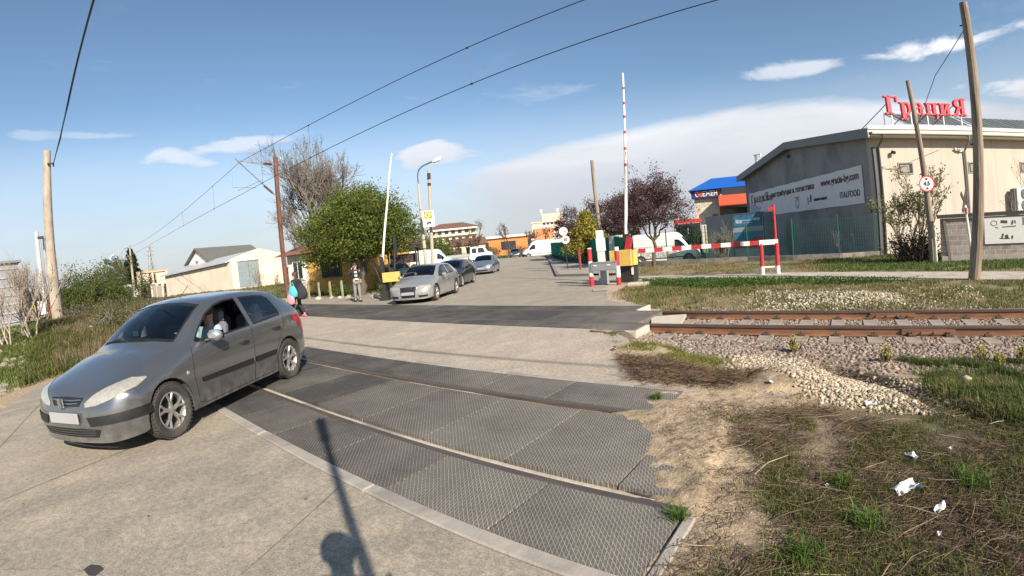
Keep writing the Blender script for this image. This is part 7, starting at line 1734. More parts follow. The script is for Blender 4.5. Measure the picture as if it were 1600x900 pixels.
# the photographer, standing just behind the lens: only the shadow is seen
pb, _ = person('photographer in a dark coat standing behind the camera', (.165, -.085, 0), math.pi/2+.664, 1.86, stand(wrL=(.10, .32, 1.0), wrR=(.10, -.32, 1.0)), M_JKT, M_LEG, M_BLK, M_HAIR, True, sub=2)
# ---------------------------------------------------------------- trees and shrubs
def leaf_cloud(C, N, size, rs, colA, colB, flat=0, droop=0):
    """N small diamond leaves around the given centres; returns verts, faces, colours"""
    C = np.asarray(C, float); k = rs.integers(0, len(C), N); P = C[k]
    d = rs.normal(size=(N, 3)); d /= np.linalg.norm(d, axis=1)[:, None]
    u = np.cross(d, rs.normal(size=(N, 3))); u /= np.linalg.norm(u, axis=1)[:, None]; w = np.cross(d, u)
    s = size*(.6+.8*rs.random((N, 1)))
    V = np.stack([P-u*s, P-w*s*.45, P+u*s, P+w*s*.45], 1).reshape(-1, 3)
    F = np.arange(N*4).reshape(N, 4); t = rs.random((N, 1)); c = np.array(colA)*(1-t)+np.array(colB)*t
    c = c*(.75+.5*rs.random((N, 1)))*(.62+.76*fbm(P[:, 0]+P[:, 2]*.7, P[:, 1]+P[:, 2]*.5, .9, 7))[:, None]; return V, F, np.repeat(c, 4, 0)
M_LEAF = vmat('leaf_green', 'col', rough=.6, fine=3, fvar=.12, bump=0, trans=.35)
M_LEAFD = vmat('leaf_dry', 'col', rough=.8, fine=3, fvar=.15, bump=0, trans=.15)
M_BARK = mat('bark_brown', (.10, .075, .055), .9, var=.3, scale=9); M_BARKG = mat('bark_grey', (.21, .18, .15), .9, var=.3, scale=9); M_BARKP = mat('bark_pale', (.34, .28, .22), .9, var=.25, scale=9)
def npt(paths):
    """paths: list of (points (k,3), radii (k)) -> tri-sided tubes in one fast mesh"""
    V = []; F = []; b = 0
    for P, R in paths:
        P = np.asarray(P, float); k = len(P); n = 6 if R[0] > .05 else (4 if R[0] > .02 else 3)
        T = np.gradient(P, axis=0); T /= np.linalg.norm(T, axis=1)[:, None]+1e-9
        u = np.cross(T, [.31, .17, .93]); u /= np.linalg.norm(u, axis=1)[:, None]+1e-9; w = np.cross(T, u); a = np.arange(n)*2*PI/n
        ring = P[:, None, :]+(u[:, None, :]*np.cos(a)[None, :, None]+w[:, None, :]*np.sin(a)[None, :, None])*np.asarray(R)[:, None, None]
        V.append(ring.reshape(-1, 3)); i, j = np.meshgrid(np.arange(k-1), np.arange(n), indexing='ij'); i = i.ravel(); j = j.ravel()
        F.append(np.stack([b+i*n+j, b+i*n+(j+1) % n, b+(i+1)*n+(j+1) % n, b+(i+1)*n+j], 1)); b += k*n
    return np.concatenate(V), np.concatenate(F)
def curve(a, b, rs, n=5, wob=.08, lift=.0):
    a = np.asarray(a, float); b = np.asarray(b, float); t = np.linspace(0, 1, n)[:, None]; L = np.linalg.norm(b-a)
    P = a+(b-a)*t; P[1:-1] += rs.normal(size=(n-2, 3))*L*wob; P[:, 2] += np.sin(t[:, 0]*PI)*lift*L; return P
def crown_tree(name, label, cat, loc, lobes, trunk_h, r0, nleaf, leaf, colA, colB, seed, bark=None, nt=170, group=None, spread=.30, twigs=True, lean=(0, 0), partname='crown', flatbottom=None, shoots=0):
    """lobes: list of (cx,cy,cz,rx,ry,rz) relative to the base"""
    rs = np.random.default_rng(seed); root = thing(name, label, cat, loc, 0, group)
    paths = []; top = np.array([lean[0], lean[1], trunk_h]); paths.append((curve((0, 0, -.3), top, rs, 6, .03), np.linspace(r0, r0*.7, 6)))
    vol = np.array([l[3]*l[4]*l[5] for l in lobes]); vol = vol/vol.sum(); T = []
    for (cx, cy, cz, rx, ry, rz), f in zip(lobes, vol):
        c = np.array([cx, cy, cz]); m = max(3, int(nt*f)); limb = curve(top, c, rs, 6, .06); paths.append((limb, np.linspace(r0*.5, r0*.2, 6)))
        sub = []
        for _ in range(max(3, m//10)):
            d = rs.normal(size=3); d /= np.linalg.norm(d); q = c+d*np.array([rx, ry, rz])*.6*rs.random()**.5; sub.append(q); k = rs.integers(2, 6); paths.append((curve(limb[k], q, rs, 5, .08), np.linspace(r0*.2, r0*.09, 5)))
        for _ in range(m):
            d = rs.normal(size=3); d /= np.linalg.norm(d); e = c+d*np.array([rx, ry, rz])*(.55+.5*rs.random()**.6)
            if flatbottom is not None and e[2] < flatbottom: e[2] = flatbottom+rs.random()*.3
            j = int(np.argmin([np.linalg.norm(e-s_) for s_ in sub])); P = curve(sub[j], e, rs, 4, .12, .05); paths.append((P, np.linspace(r0*.085, .006, 4))); T += [P[2]*.4+P[3]*.6, P[3], P[3], P[3]]
    if shoots:
        for _ in range(shoots):
            t = T[rs.integers(0, len(T))]; d = (t-np.array([lobes[0][0], lobes[0][1], lobes[0][2]-1])); d /= np.linalg.norm(d)+1e-6; e = t+d*(.3+.5*rs.random())+rs.normal(size=3)*.1; paths.append((np.array([t, (t+e)/2, e]), np.array([.01, .008, .004]))); T += [t+(e-t)*q for q in (.4, .7, 1)]
    V, F = npt(paths); npmesh('trunk', V, F, bark or M_BARK, root)
    if nleaf:
        T = np.array(T); C = T[rs.integers(0, len(T), nleaf)]+rs.normal(size=(nleaf, 3))*spread*np.array([1, 1, .8])
        V, F, c = leaf_cloud(C, nleaf, leaf, rs, colA, colB); npmesh(partname, V, F, M_LEAF, root, colors=c)
    return root
def bare_tree(name, label, cat, loc, H, r0, seed, depth=6, spread=.55, bark=None, buds=0, budcol=((.2, .1, .06), (.3, .2, .1)), stems=1, group=None, ratio=.74, k=3, upward=.25, budsize=.03, first=.28, minr=.005):
    rs = np.random.default_rng(seed); root = thing(name, label, cat, loc, rs.random()*6, group); paths = []; tips = []
    def grow(p, d, L, r, dep):
        n = 4; P = [p]
        for i in range(n-1):
            d = d+rs.normal(size=3)*.13+np.array([0, 0, upward*.12]); d /= np.linalg.norm(d); P.append(P[-1]+d*L/(n-1))
        P = np.array(P); paths.append((P, np.linspace(r, r*.68, n)))
        if dep == 0: tips.append(P[-1]); tips.append(P[-2]); return
        kk = k if dep > 1 else k+1
        for i in range(kk):
            u = rs.normal(size=3); u -= d*u.dot(d); u /= np.linalg.norm(u)+1e-9; nd = d+u*spread*(.6+.8*rs.random())+np.array([0, 0, upward]); nd /= np.linalg.norm(nd); q = P[-1] if i < 2 else P[rs.integers(1, n)]
            grow(q, nd, L*ratio*(.75+.4*rs.random()), max(minr, r*.6), dep-1)
    for s_ in range(stems):
        a = rs.random()*6.28; d = np.array([math.cos(a)*.35*(stems > 1), math.sin(a)*.35*(stems > 1), 1.0]); d /= np.linalg.norm(d)
        grow(np.array([math.cos(a)*.12*(stems > 1), math.sin(a)*.12*(stems > 1), -.15]), d, H*first*(.8+.4*rs.random() if stems > 1 else 1), r0*(1 if stems == 1 else .7), depth)
    allz = max(p[0][:, 2].max() for p in paths); f = H/allz
    paths = [(P*f, R) for P, R in paths]; tips = np.array(tips)*f
    V, F = npt(paths); npmesh('trunk' if stems == 1 else 'stems', V, F, bark or M_BARKG, root)
    if buds:
        C = tips[rs.integers(0, len(tips), buds)]+rs.normal(size=(buds, 3))*.06; V, F, c = leaf_cloud(C, buds, budsize, rs, *budcol); npmesh('leaves', V, F, M_LEAF, root, colors=c)
    return root
def bush(name, label, cat, loc, rx, ry, h, n, leaf, cA, cB, seed, group=None, m=None, twig=40, bark=None):
    rs = np.random.default_rng(seed); root = thing(name, label, cat, loc, 0, group); paths = []; tips = []
    for _ in range(twig):
        a = rs.random()*2*PI; rr = rs.random()**.5; e = np.array([rx*rr*math.cos(a), ry*rr*math.sin(a), h*(.35+.65*(1-rr**2)**.5)*(.6+.45*rs.random())]); b_ = np.array([e[0]*.3, e[1]*.3, -.1]); P = curve(b_, e, rs, 5, .07, .06); paths.append((P, np.linspace(.022, .006, 5))); tips += [P[2], P[3], P[4], P[4]]
    V, F = npt(paths); npmesh('stems', V, F, bark or M_BARK, root); tips = np.array(tips)
    if n:
        C = tips[rs.integers(0, len(tips), n)]+rs.normal(size=(n, 3))*np.array([rx, ry, h])*.16; C[:, 2] = np.abs(C[:, 2]); V, F, c = leaf_cloud(C, n, leaf, rs, cA, cB); npmesh('leaves', V, F, m or M_LEAF, root, colors=c)
    return root
GA, GB = (.07, .108, .018), (.165, .195, .035)
crown_tree('green_tree', 'broad round bushy green tree in front of the yellow house', 'tree', (-21.75, 14.6, 0), [(-.2, .9, 2.9, 1.9, 1.2, .9), (-.9, -.2, 3.75, 1.9, 1.9, 1.55), (1.2, .5, 3.7, 1.7, 1.7, 1.5), (.2, .1, 4.45, 1.7, 1.7, 1.35), (-2.3, -1.0, 3.2, 1.5, 1.4, 1.35), (2.0, 1.1, 3.2, 1.2, 1.2, 1.1), (0, -.3, 2.9, 1.9, 1.6, .9)], 1.7, .26, 80000, .062, GA, GB, 5, nt=900, spread=.24, flatbottom=1.85, shoots=260)
bare_tree('bare_tree', 'tall bare budding tree rising behind the round green tree', 'tree', (-31.6, 17.9, .1), 12.0, .24, 12, depth=6, spread=.43, buds=5200, budsize=.05, budcol=((.10, .10, .05), (.16, .15, .08)), k=4, upward=.16, ratio=.78, first=.24, minr=.009)
PA, PB = (.045, .016, .022), (.16, .085, .10)
crown_tree('plum_tree', 'dark purple leaved plum tree in front of the graffiti van', 'tree', (-9.6, 25.85, -.05), [(0, 0, 3.6, 1.8, 1.7, 1.3), (-1.2, -.3, 3.1, 1.4, 1.3, 1.0), (1.0, .3, 3.0, 1.3, 1.3, 1.0), (.2, .1, 4.6, 1.2, 1.2, .9), (-.7, 0, 4.1, 1.1, 1.1, .9), (.9, .2, 4.1, 1.1, 1.1, .8)], 1.5, .13, 20000, .052, PA, (.20, .115, .125), 8, nt=520, spread=.16, bark=M_BARK, shoots=180)
crown_tree('plum_tree', 'darker purple tree behind the thuja and the leaning pole', 'tree', (-17.0, 36.5, .1), [(0, 0, 3.6, 2.6, 2.4, 1.6), (-1.8, .6, 3.6, 1.7, 1.7, 1.5), (1.8, -.6, 3.3, 1.7, 1.7, 1.3)], 1.6, .15, 17000, .065, PA, (.10, .045, .045), 9, nt=300, spread=.22, shoots=90)
crown_tree('plum_tree', 'purple tree farthest left behind the round speed signs', 'tree', (-24.6, 43.2, .2), [(0, 0, 3.6, 2.1, 2.0, 1.7), (-1.6, .8, 3.0, 1.5, 1.5, 1.2)], 1.4, .14, 11000, .07, PA, (.13, .06, .07), 10, nt=220, spread=.22, shoots=60)
crown_tree('leafy_tree', 'small light green tree top behind the leaning wooden pole', 'tree', (-20.0, 46.5, .2), [(0, 0, 5.0, 1.8, 1.8, 1.4)], 3.2, .14, 7000, .07, (.10, .13, .04), (.20, .22, .09), 11, nt=120, spread=.25)
def conifer(name, label, loc, H, R, n, cA, cB, seed, leaf=.12, trunk=.2, base=.05, tiers=34):
    rs = np.random.default_rng(seed); root = thing(name, label, 'tree', loc, 0); paths = [(np.array([[0, 0, -.2], [0, 0, H*.5], [0, 0, H]]), np.array([trunk, trunk*.6, .03]))]; T = []
    for i in range(tiers):
        t = i/tiers; z = H*(base+(1-base)*t)
        for _ in range(int(9*(1-t))+3):
            a = rs.random()*2*PI; L = R*(1-t)**.8*(.7+.5*rs.random())+.08; e = np.array([L*math.cos(a), L*math.sin(a), z+L*.28]); P = curve((0, 0, z), e, rs, 4, .05, .04); paths.append((P, np.array([.03, .02, .014, .006]))); T += [P[1], P[2], P[2], P[3], P[3], (P[2]+P[3])/2]
    V, F = npt(paths); npmesh('trunk', V, F, M_BARK, root); T = np.array(T); C = T[rs.integers(0, len(T), n)]+rs.normal(size=(n, 3))*R*.07; V, F, c = leaf_cloud(C, n, leaf, rs, cA, cB); npmesh('crown', V, F, M_LEAF, root, colors=c); return root
conifer('thuja', 'yellow green thuja cone behind the solid green fence', (-18.3, 34.0, .2), 4.0, 1.9, 13000, (.18, .17, .03), (.42, .36, .06), 21, leaf=.085, trunk=.08)
conifer('pine_tree', 'tall dark pine behind the pale concrete mast far left', (-176.5, 24.6, 1.2), 14.5, 3.6, 9000, (.012, .028, .014), (.03, .055, .02), 22, leaf=.55, trunk=.3, base=.12, tiers=22)
bush('cypress', 'clipped dark green cypress column between the van and the container', 'shrub', (-9.4, 33.6, -.4), .42, .42, 2.5, 3500, .06, (.02, .045, .012), (.04, .075, .02), 23)
# down the road
for i, (x, y, rx, h, s_) in enumerate(((-50.5, 43.5, 3.4, 4.2, 1), (-55.5, 50.5, 3.0, 4.0, 2), (-44.5, 37.0, 2.6, 4.0, 3), (-60.5, 57.5, 2.6, 3.6, 4))):
    bush('green_bush', ['tall green bush right beside the round green tree, left of the lamp post', 'green bush behind the white van and lamp post', 'green bush nearest the parked van left of the road', 'farther green bush right of the lamp post'][i], 'bush', (x, y, .5), rx, rx, h, 6500, .13, (.05, .085, .018), (.12, .15, .035), 30+s_, twig=70)
for i, (x, y, h, s_) in enumerate(((-59.5, 66.5, 7.4, 1), (-57.5, 73.5, 6.6, 2), (-54, 76, 4.6, 5), (-66, 72, 5.2, 3), (-63.0, 64.5, 4.2, 4), (-52.5, 80, 5.2, 6), (-50.0, 84.5, 4.6, 7))):
    bare_tree('bare_tree', ['bare spreading tree right of the apartment house with the brown roof', 'bare tree standing above the orange hall', 'small bare tree before the orange hall wall', 'bare tree in front of the brown roofed apartment house', 'low bare tree beside the crew cab truck', 'slim bare tree near the white office block', 'small bare tree above the dark car'][i], 'tree', (x, y, .6), h, .14, 40+s_, depth=5, spread=.6, k=3, bark=M_BARK, buds=500, budsize=.10, budcol=((.14, .09, .06), (.22, .17, .09)))
for i, (x, y, rx, h) in enumerate(((-55, 63, 2.4, 1.9), (-58.5, 69, 2.4, 2.1), (-61.5, 60, 2.2, 2.4), (-52.5, 70, 2.4, 1.7), (-50, 75.5, 2.2, 1.6), (-65, 65, 2.6, 2.6))):
    bush('brown_bush', 'low brown leafless bush along the far left side of the road', 'bush', (x, y, .5), rx, rx, h, 1600, .11, (.13, .08, .05), (.18, .17, .07), 60+i, group='brown bushes along the far left side of the road', twig=90)
# left side of the picture
bush('green_bush', 'rounded bush before the unfinished building and garage wall', 'bush', (-72.5, 11.6, .6), 1.5, 1.5, 3.0, 2600, .10, (.07, .085, .03), (.13, .14, .05), 70, twig=60)
for i, (x, y, rx, h, s_) in enumerate(((-42.5, 1.6, 1.8, 3.0, 1), (-46.5, 3.6, 2.2, 3.4, 2), (-52, 5.2, 2.4, 3.3, 3), (-38.5, .9, 1.4, 1.9, 4), (-60, 4.6, 2.6, 3.8, 5), (-36, 3.4, 1.3, 1.6, 6), (-48, -3.8, 2.6, 2.7, 7), (-58, -5, 3, 3, 8))):
    bush('green_bush', ['dense green bush just right of the thick concrete pole', 'largest green bush on the left bank', 'green bush at the right end of the left bank', 'small bush at the foot of the thick concrete pole', 'big bush far behind on the left bank', 'low bush on the bank near the far track', 'dark bush between the shed and the whitish pole', 'farther dark bush behind the ribbed shed'][i], 'bush', (x, y, .55), rx, rx, h, 5200, .075, (.045, .07, .016), (.12, .14, .035), 80+s_, twig=90)
for i, (x, y, h, s_) in enumerate(((-56, 6.3, 5.0, 1), (-64, 7.0, 5.6, 2), (-74, 6.0, 5.2, 3), (-80, 8.2, 4.6, 4))):
    bare_tree('bare_tree', 'half bare budding tree rising above the bushes on the left bank', 'tree', (x, y, .6), h, .11, 90+s_, depth=5, spread=.6, k=3, buds=1500, budsize=.08, budcol=((.08, .10, .03), (.16, .16, .06)), bark=M_BARK, group='budding trees above the bushes on the left bank')
for i, (x, y, h, s_) in enumerate(((-24.5, -1.75, 3.7, 1), (-23.2, -1.1, 3.3, 2), (-25.5, -.7, 3.4, 3), (-22.0, -2.1, 3.0, 4))):
    bare_tree('bare_shrub', ['pale many stemmed bare shrub at the left edge, tallest of its clump', 'pale bare shrub at the left edge, the nearer one', 'pale bare shrub growing close to the thick concrete pole', 'pale bare shrub cut by the left picture edge'][i], 'shrub', (x, y, .3), h, .07, 100+s_, depth=4, spread=.42, k=3, stems=4, bark=M_BARKP, upward=.3, first=.32, group='bare shrubs at the left edge')
for i, (x, y, h, s_) in enumerate(((-45.2, 17.6, 2.6, 1), (-44.6, 19.6, 1.3, 2), (-44.2, 22.0, 1.2, 3))):
    bare_tree('bare_shrub', ['thin bare shrub beside the blue grey gate of the garage', 'small dry shrub in front of the garage gate', 'small dry shrub right of the garage gate'][i], 'shrub', (x, y, .45), h, .04, 110+s_, depth=4, spread=.4, k=3, stems=3, bark=M_BARKP, upward=.3)
# right side: shrub by the tilted pole
rs_ = bare_tree('leafing_shrub', 'tall straggly shrub with fresh leaves left of the tilted wooden pole', 'shrub', (3.25, 21.9, -.05), 3.9, .07, 121, depth=4, spread=.45, k=3, stems=5, bark=M_BARKG, upward=.32, buds=4200, budsize=.05, budcol=((.10, .13, .03), (.26, .27, .08)), first=.33)
bush('dry_bush', 'dense dark bush at the foot of the straggly shrub and tilted pole', 'bush', (3.35, 21.2, -.05), 1.2, .7, 1.25, 3800, .045, (.05, .05, .025), (.13, .11, .06), 122, twig=140)
bare_tree('bare_shrub', 'pale twiggy shrub before the grey container', 'shrub', (-5.9, 27.3, -.2), 2.6, .05, 123, depth=4, spread=.35, k=4, stems=6, bark=M_BARKG, upward=.4, buds=500, budsize=.04, budcol=((.16, .14, .10), (.26, .22, .16)))
bare_tree('bare_shrub', 'bare shrub behind the block wall at the right edge', 'shrub', (9.0, 22.6, 0), 3.9, .05, 124, depth=4, spread=.5, k=3, stems=5, bark=M_BARKP, upward=.3, buds=600, budsize=.035, budcol=((.2, .16, .08), (.3, .26, .12)))
bare_tree('bare_shrub', 'small dead stalk on the verge before the mesh fence', 'shrub', (.9, 22.8, 0), 1.5, .02, 125, depth=2, spread=.25, k=3, stems=3, bark=M_BARKP, upward=.5)
bush('garden_bush', 'low green shrub beside the left barrier', 'bush', (-18.6, 14.0, 0), .9, .6, .7, 1400, .05, (.05, .08, .02), (.12, .15, .04), 126)
bush('garden_bush', 'low leafy shrub at the foot of the yellow wall', 'bush', (-23.6, 14.3, .05), 1.3, .5, .6, 1600, .05, (.06, .09, .02), (.14, .16, .04), 127)
# far wooded skyline
rs0 = np.random.default_rng(5); C = []
for a0, a1, D, h, n in ((-100, -66, 240, 7, 2600), (-66, -40, 320, 9, 1600), (-38, -22, 260, 9, 1800), (20, 40, 200, 7, 900)):
    a = np.radians(a0+(a1-a0)*rs0.random(n)); d = D+rs0.random(n)*30; hh = h*(.4+.6*fbm(a*200, a*0, 6, 3))*rs0.random(n)**.6
    C.append(np.stack([d*np.sin(a), d*np.cos(a), hh], 1))
C = np.concatenate(C); V, F, c = leaf_cloud(C, len(C)*4, 1.3, rs0, (.05, .055, .03), (.10, .09, .05))
tag(npmesh('far_treeline', V, F, M_LEAFD, colors=c), 'low distant wooded skyline beyond the fields', kind='stuff')

# ---------------------------------------------------------------- ground cover
def blades(name, label, X_, Y_, H_, w, cA, cB, seed, lean=.5, m=None, zoff=0, patch=None):
    rs = np.random.default_rng(seed); n = len(X_); z = gz(X_, Y_)-.005+zoff; a = rs.random(n)*2*PI; lx, ly = np.cos(a), np.sin(a); H_ = np.asarray(H_)*(.5+.9*rs.random(n)); le = lean*H_*rs.random(n)
    wx, wy = -ly*w*(.6+.8*rs.random(n)), lx*w; B = np.stack([X_, Y_, z], 1)
    W_ = np.stack([wx, wy*(.6+.8*rs.random(n)), np.zeros(n)], 1); L_ = np.stack([lx*le, ly*le, np.zeros(n)], 1)
    M_ = B+L_*.35+np.stack([np.zeros(n), np.zeros(n), H_*.6], 1); T_ = B+L_+np.stack([np.zeros(n), np.zeros(n), H_*(.95-.3*rs.random(n))], 1)
    V = np.stack([B-W_, B+W_, M_-W_*.7, M_+W_*.7, T_], 1).reshape(-1, 3); k = np.arange(n)[:, None]*5
    F = np.concatenate([k+np.array([[0, 1, 3]]), k+np.array([[0, 3, 2]]), k+np.array([[2, 3, 4]])], 0)
    t = rs.random((n, 1)); c = (np.array(cA)*(1-t)+np.array(cB)*t)*(.7+.6*rs.random((n, 1)))
    return tag(npmesh(name, V, F, m or M_LEAF, colors=np.repeat(c, 5, 0)), label, kind='stuff')
def scatter(n, x0, x1, y0, y1, dens, seed):
    rs = np.random.default_rng(seed); x = x0+(x1-x0)*rs.random(n); y = y0+(y1-y0)*rs.random(n); k = rs.random(n) < dens(x, y); return x[k], y[k]
def pavd(x, y): return np.minimum.reduce([dpoly(x, y, APRON), dpoly(x, y, STRIP), dpoly(x, y, FAR), dpoly(x, y, TRACKN), dpoly(x, y, TRACKF), dpoly(x, y, PATH), dpoly(x, y, SIDEWALK)])
# near right verge
def d_green(x, y): return sstep(fbm(x, y, .55, 61)*.65+fbm(x, y, .14, 62)*.35, .41, .55)*(1-sstep(dpoly(x, y, BRUSH)+.35*(fbm(x, y, .3, 4)-.5), -.2, .05))
x, y = scatter(150000, -.9, 3.4, .6, 4.95, d_green, 71); blades('grass', 'fresh green grass tufts among dead stalks on the near right verge', x, y, .055, .0022, (.055, .085, .016), (.16, .175, .04), 72, 1.1)
def d_dry(x, y): return .9*(1-sstep(dpoly(x, y, BRUSH)+.45*(fbm(x, y, .4, 14)-.5), -.25, .12))*sstep(fbm(x, y, .4, 63), .3, .55)
def stalks(name, label, X_, Y_, L0, r, cA, cB, seed, up=.18):
    rs = np.random.default_rng(seed); n = len(X_); a = rs.random(n)*PI*2; L_ = L0*(.3+1.1*rs.random(n)**1.6); z0 = gz(X_, Y_)+.004+.022*rs.random(n); P0 = np.stack([X_, Y_, z0], 1)
    d = np.stack([np.cos(a), np.sin(a), up*rs.random(n)-.02], 1); cu = np.stack([-np.sin(a), np.cos(a), np.zeros(n)], 1)*rs.normal(size=(n, 1))*.18
    P1 = P0+(d+cu)*L_[:, None]*.5; P2 = P0+d*L_[:, None]; rr = (r*(.5+rs.random(n)))[:, None]; side = cu/(np.linalg.norm(cu, axis=1)[:, None]+1e-9); up_ = np.array([[0, 0, 1.0]])
    V = np.stack([P0+side*rr, P0-side*rr, P0+up_*rr*1.6, P1+side*rr, P1-side*rr, P1+up_*rr*1.6, P2+side*rr*.5, P2-side*rr*.5, P2+up_*rr*.8], 1).reshape(-1, 3); k = np.arange(n)[:, None]*9
    F = np.concatenate([k+np.array([[a_, b_, b_+3, a_+3]]) for s_ in (0, 3) for a_, b_ in ((s_, s_+1), (s_+1, s_+2), (s_+2, s_))], 0)
    t = rs.random((n, 1)); c = (np.array(cA)*(1-t)+np.array(cB)*t)*(.6+.8*rs.random((n, 1))); return tag(npmesh(name, V, F, M_LEAFD, colors=np.repeat(c, 9, 0)), label, kind='stuff')
x, y = scatter(60000, -1.0, 3.4, .6, 4.95, d_dry, 73); stalks('dead_stalks', 'tangle of dead brown stalks on the near right verge', x, y, .15, .0015, (.06, .04, .026), (.26, .185, .115), 74, .3)
x, y = scatter(380, -.8, 3.2, .8, 4.8, d_dry, 75); stalks('long_straw', 'long pale straws lying over the near right verge', x, y, .42, .0026, (.22, .16, .10), (.50, .40, .27), 76, .2)
x, y = scatter(26000, -1.9, .2, .8, 4.9, lambda x, y: .6*(.2+.8*sstep(fbm(x, y, .3, 68), .4, .6))*(1-sstep(dpoly(x, y, BRUSH), .1, .7))*(dpoly(x, y, BRUSH) > 0)*(sandlift(x, y) > .0), 77); stalks('sand_litter', 'small twigs and straws strewn over the sand', x, y, .06, .0016, (.10, .07, .05), (.30, .22, .15), 78, .1)
x, y = scatter(5000, -.4, 1.4, 4.3, 6.6, lambda x, y: np.exp(-(((x-.2-(6.2-y)*.62)/.22)**2))*.8, 177); stalks('dead_stalks', 'dark stalks and roots hanging in the ditch', x, y, .16, .0022, (.05, .035, .025), (.24, .17, .11), 178, .3)
# brush strip and grass between the tracks
def in_(P, w=.25): return lambda x, y: 1-sstep(dpoly(x, y, P)+.5*(fbm(x, y, .5, 15)-.5), -w, .1)
GC = [(-3.75, 7.45), (-2.5, 7.3), (-1.5, 6.6), (-1.1, 5.6), (-1.9, 5.5), (-2.9, 6.3)]
f = in_(GC); x, y = scatter(60000, -4, -.8, 5.2, 7.7, lambda x, y: f(x, y)*sstep(fbm(x, y, .35, 16), .35, .6), 79); blades('grass', 'yellowish green grass patch at the corner of the far panels', x, y, .06, .003, (.12, .14, .03), (.28, .26, .07), 80, .9)
f2_ = in_(BR2); x, y = scatter(16000, -3.3, -.5, 4.85, 6.3, lambda x, y: f2_(x, y), 81); stalks('dead_stalks', 'strip of dark dead brush behind the near kerb', x, y, .17, .0022, (.06, .035, .025), (.24, .16, .10), 82, .35)
GD = [(.75, 6.9), (1.2, 5.9), (.95, 4.9), (1.4, 4.3), (5, 4.3), (5, 6.95)]
f3_ = in_(GD); x, y = scatter(170000, .5, 4.2, 4.2, 7.1, lambda x, y: f3_(x, y)*(.08+.92*sstep(fbm(x, y, .4, 17), .42, .58)), 83); blades('grass', 'lush green grass below the ballast on the right', x, y, .085, .003, (.05, .08, .018), (.14, .165, .045), 84, .7)
# beyond the far track
def farg(lo, hi, seed): return lambda x, y: sstep(pavd(x, y), .0, .5)*sstep(fbm(x, y, 1.2, seed)*.6+fbm(x, y, .3, seed+1)*.4, lo, hi)
GE = [(-7.2, 16.9), (-5.9, 15.0), (-3.6, 13.9), (-1.0, 14.2), (1.2, 13.9), (2.5, 14.4), (-1, 15.7), (-4.5, 16.6)]
f4_ = in_(GE, .3); x, y = scatter(60000, -7.4, 3, 13.4, 17, lambda x, y: f4_(x, y), 85); V, F, c = leaf_cloud(np.stack([x, y, gz(x, y)+.02+.14*np.random.default_rng(3).random(len(x))], 1), len(x), .028, np.random.default_rng(4), (.03, .075, .012), (.10, .17, .03)); tag(npmesh('weeds', V, F, M_LEAF, colors=c), 'lush low green weeds in front of the striped boom', kind='stuff')
x, y = scatter(120000, -6.6, 9, 11.0, 15.8, lambda x, y: farg(.36, .58, 33)(x, y)*.8, 86); blades('grass', 'patchy grass between the far track and the footpath', x, y, .08, .006, (.07, .095, .02), (.24, .22, .08), 87, .7)
x, y = scatter(60000, -6.6, 7, 10.9, 15.0, lambda x, y: farg(.40, .6, 53)(x, y)*.6, 88); blades('dry_grass', 'straw coloured dry grass between the far track and the footpath', x, y, .09, .005, (.22, .17, .08), (.40, .32, .17), 89, .9)
x, y = scatter(110000, -9, 13, 16.2, 25.6, lambda x, y: farg(.33, .52, 35)(x, y)*sstep(y, 16, 17)*sstep(x, -1.2, .6), 90); blades('grass', 'green grass strip along the plinth and the block wall', x, y, .11, .009, (.05, .09, .02), (.15, .19, .05), 91, .6)
x, y = scatter(30000, -10, 1, 18.4, 26.3, lambda x, y: farg(.42, .58, 37)(x, y)*.8, 92); blades('dry_grass', 'brownish grass before the mesh fence', x, y, .09, .008, (.18, .13, .07), (.30, .25, .11), 93, .7)
# left bank
def lb(lo, hi, s): return lambda x, y: sstep(pavd(x, y), .1, .8)*sstep(fbm(x, y, 1.8, s)*.6+fbm(x, y, .5, s+1)*.4, lo, hi)*(1-sstep(y+K2*x, 6.6, 7.6))
x, y = scatter(160000, -36, -12.0, -1.1, 7.6, lb(.30, .48, 45), 94); blades('grass', 'rough olive green grass covering the left bank', x, y, .20, .010, (.055, .075, .016), (.17, .16, .05), 95, .8)
x, y = scatter(70000, -34, -12.5, -.4, 7.6, lb(.38, .54, 47), 96); blades('dry_grass', 'tall dry stalks on the left bank', x, y, .32, .006, (.14, .10, .055), (.30, .24, .13), 97, .7)
x, y = scatter(90000, -32, -11.5, -7, -.7, lambda x, y: sstep(fbm(x, y, .8, 49), .36, .52)*sstep(pavd(x, y), .3, 1), 98); blades('grass', 'bright green grass left of the paved track', x, y, .15, .010, (.06, .10, .018), (.18, .20, .05), 99, .7)
x, y = scatter(50000, -34, -17, 11.4, 17.5, lambda x, y: farg(.46, .62, 51)(x, y), 100); blades('grass', 'garden grass around the yellow house', x, y, .12, .010, (.06, .09, .02), (.17, .18, .06), 101, .7)
x, y = scatter(60000, -80, -24, 10.9, 30, lambda x, y: farg(.40, .58, 55)(x, y), 102); blades('grass', 'sparse grass on the far side of the track before the garage', x, y, .18, .022, (.07, .09, .025), (.22, .19, .08), 103, .7)
x, y = scatter(60000, -75, -22, 25, 80, lambda x, y: farg(.40, .58, 57)(x, y)*(x < -.62*y+1.0), 104); blades('grass', 'green verge along the far left side of the road', x, y, .22, .04, (.05, .09, .02), (.14, .18, .05), 105, .7)
for i in range(26):
    r_ = np.random.default_rng(200+i); x_ = -14.5-17*r_.random(); y_ = .3+5.6*r_.random(); h_ = .35+.55*r_.random()
    bush('bramble', 'low olive bramble clump on the left bank', 'bush', (x_, y_, float(gz(x_, y_)[0])), .5+.5*r_.random(), .5+.4*r_.random(), h_, 900, .035, (.05, .065, .018), (.15, .13, .05), 210+i, group='bramble clumps on the left bank', twig=40, bark=M_BARKG)
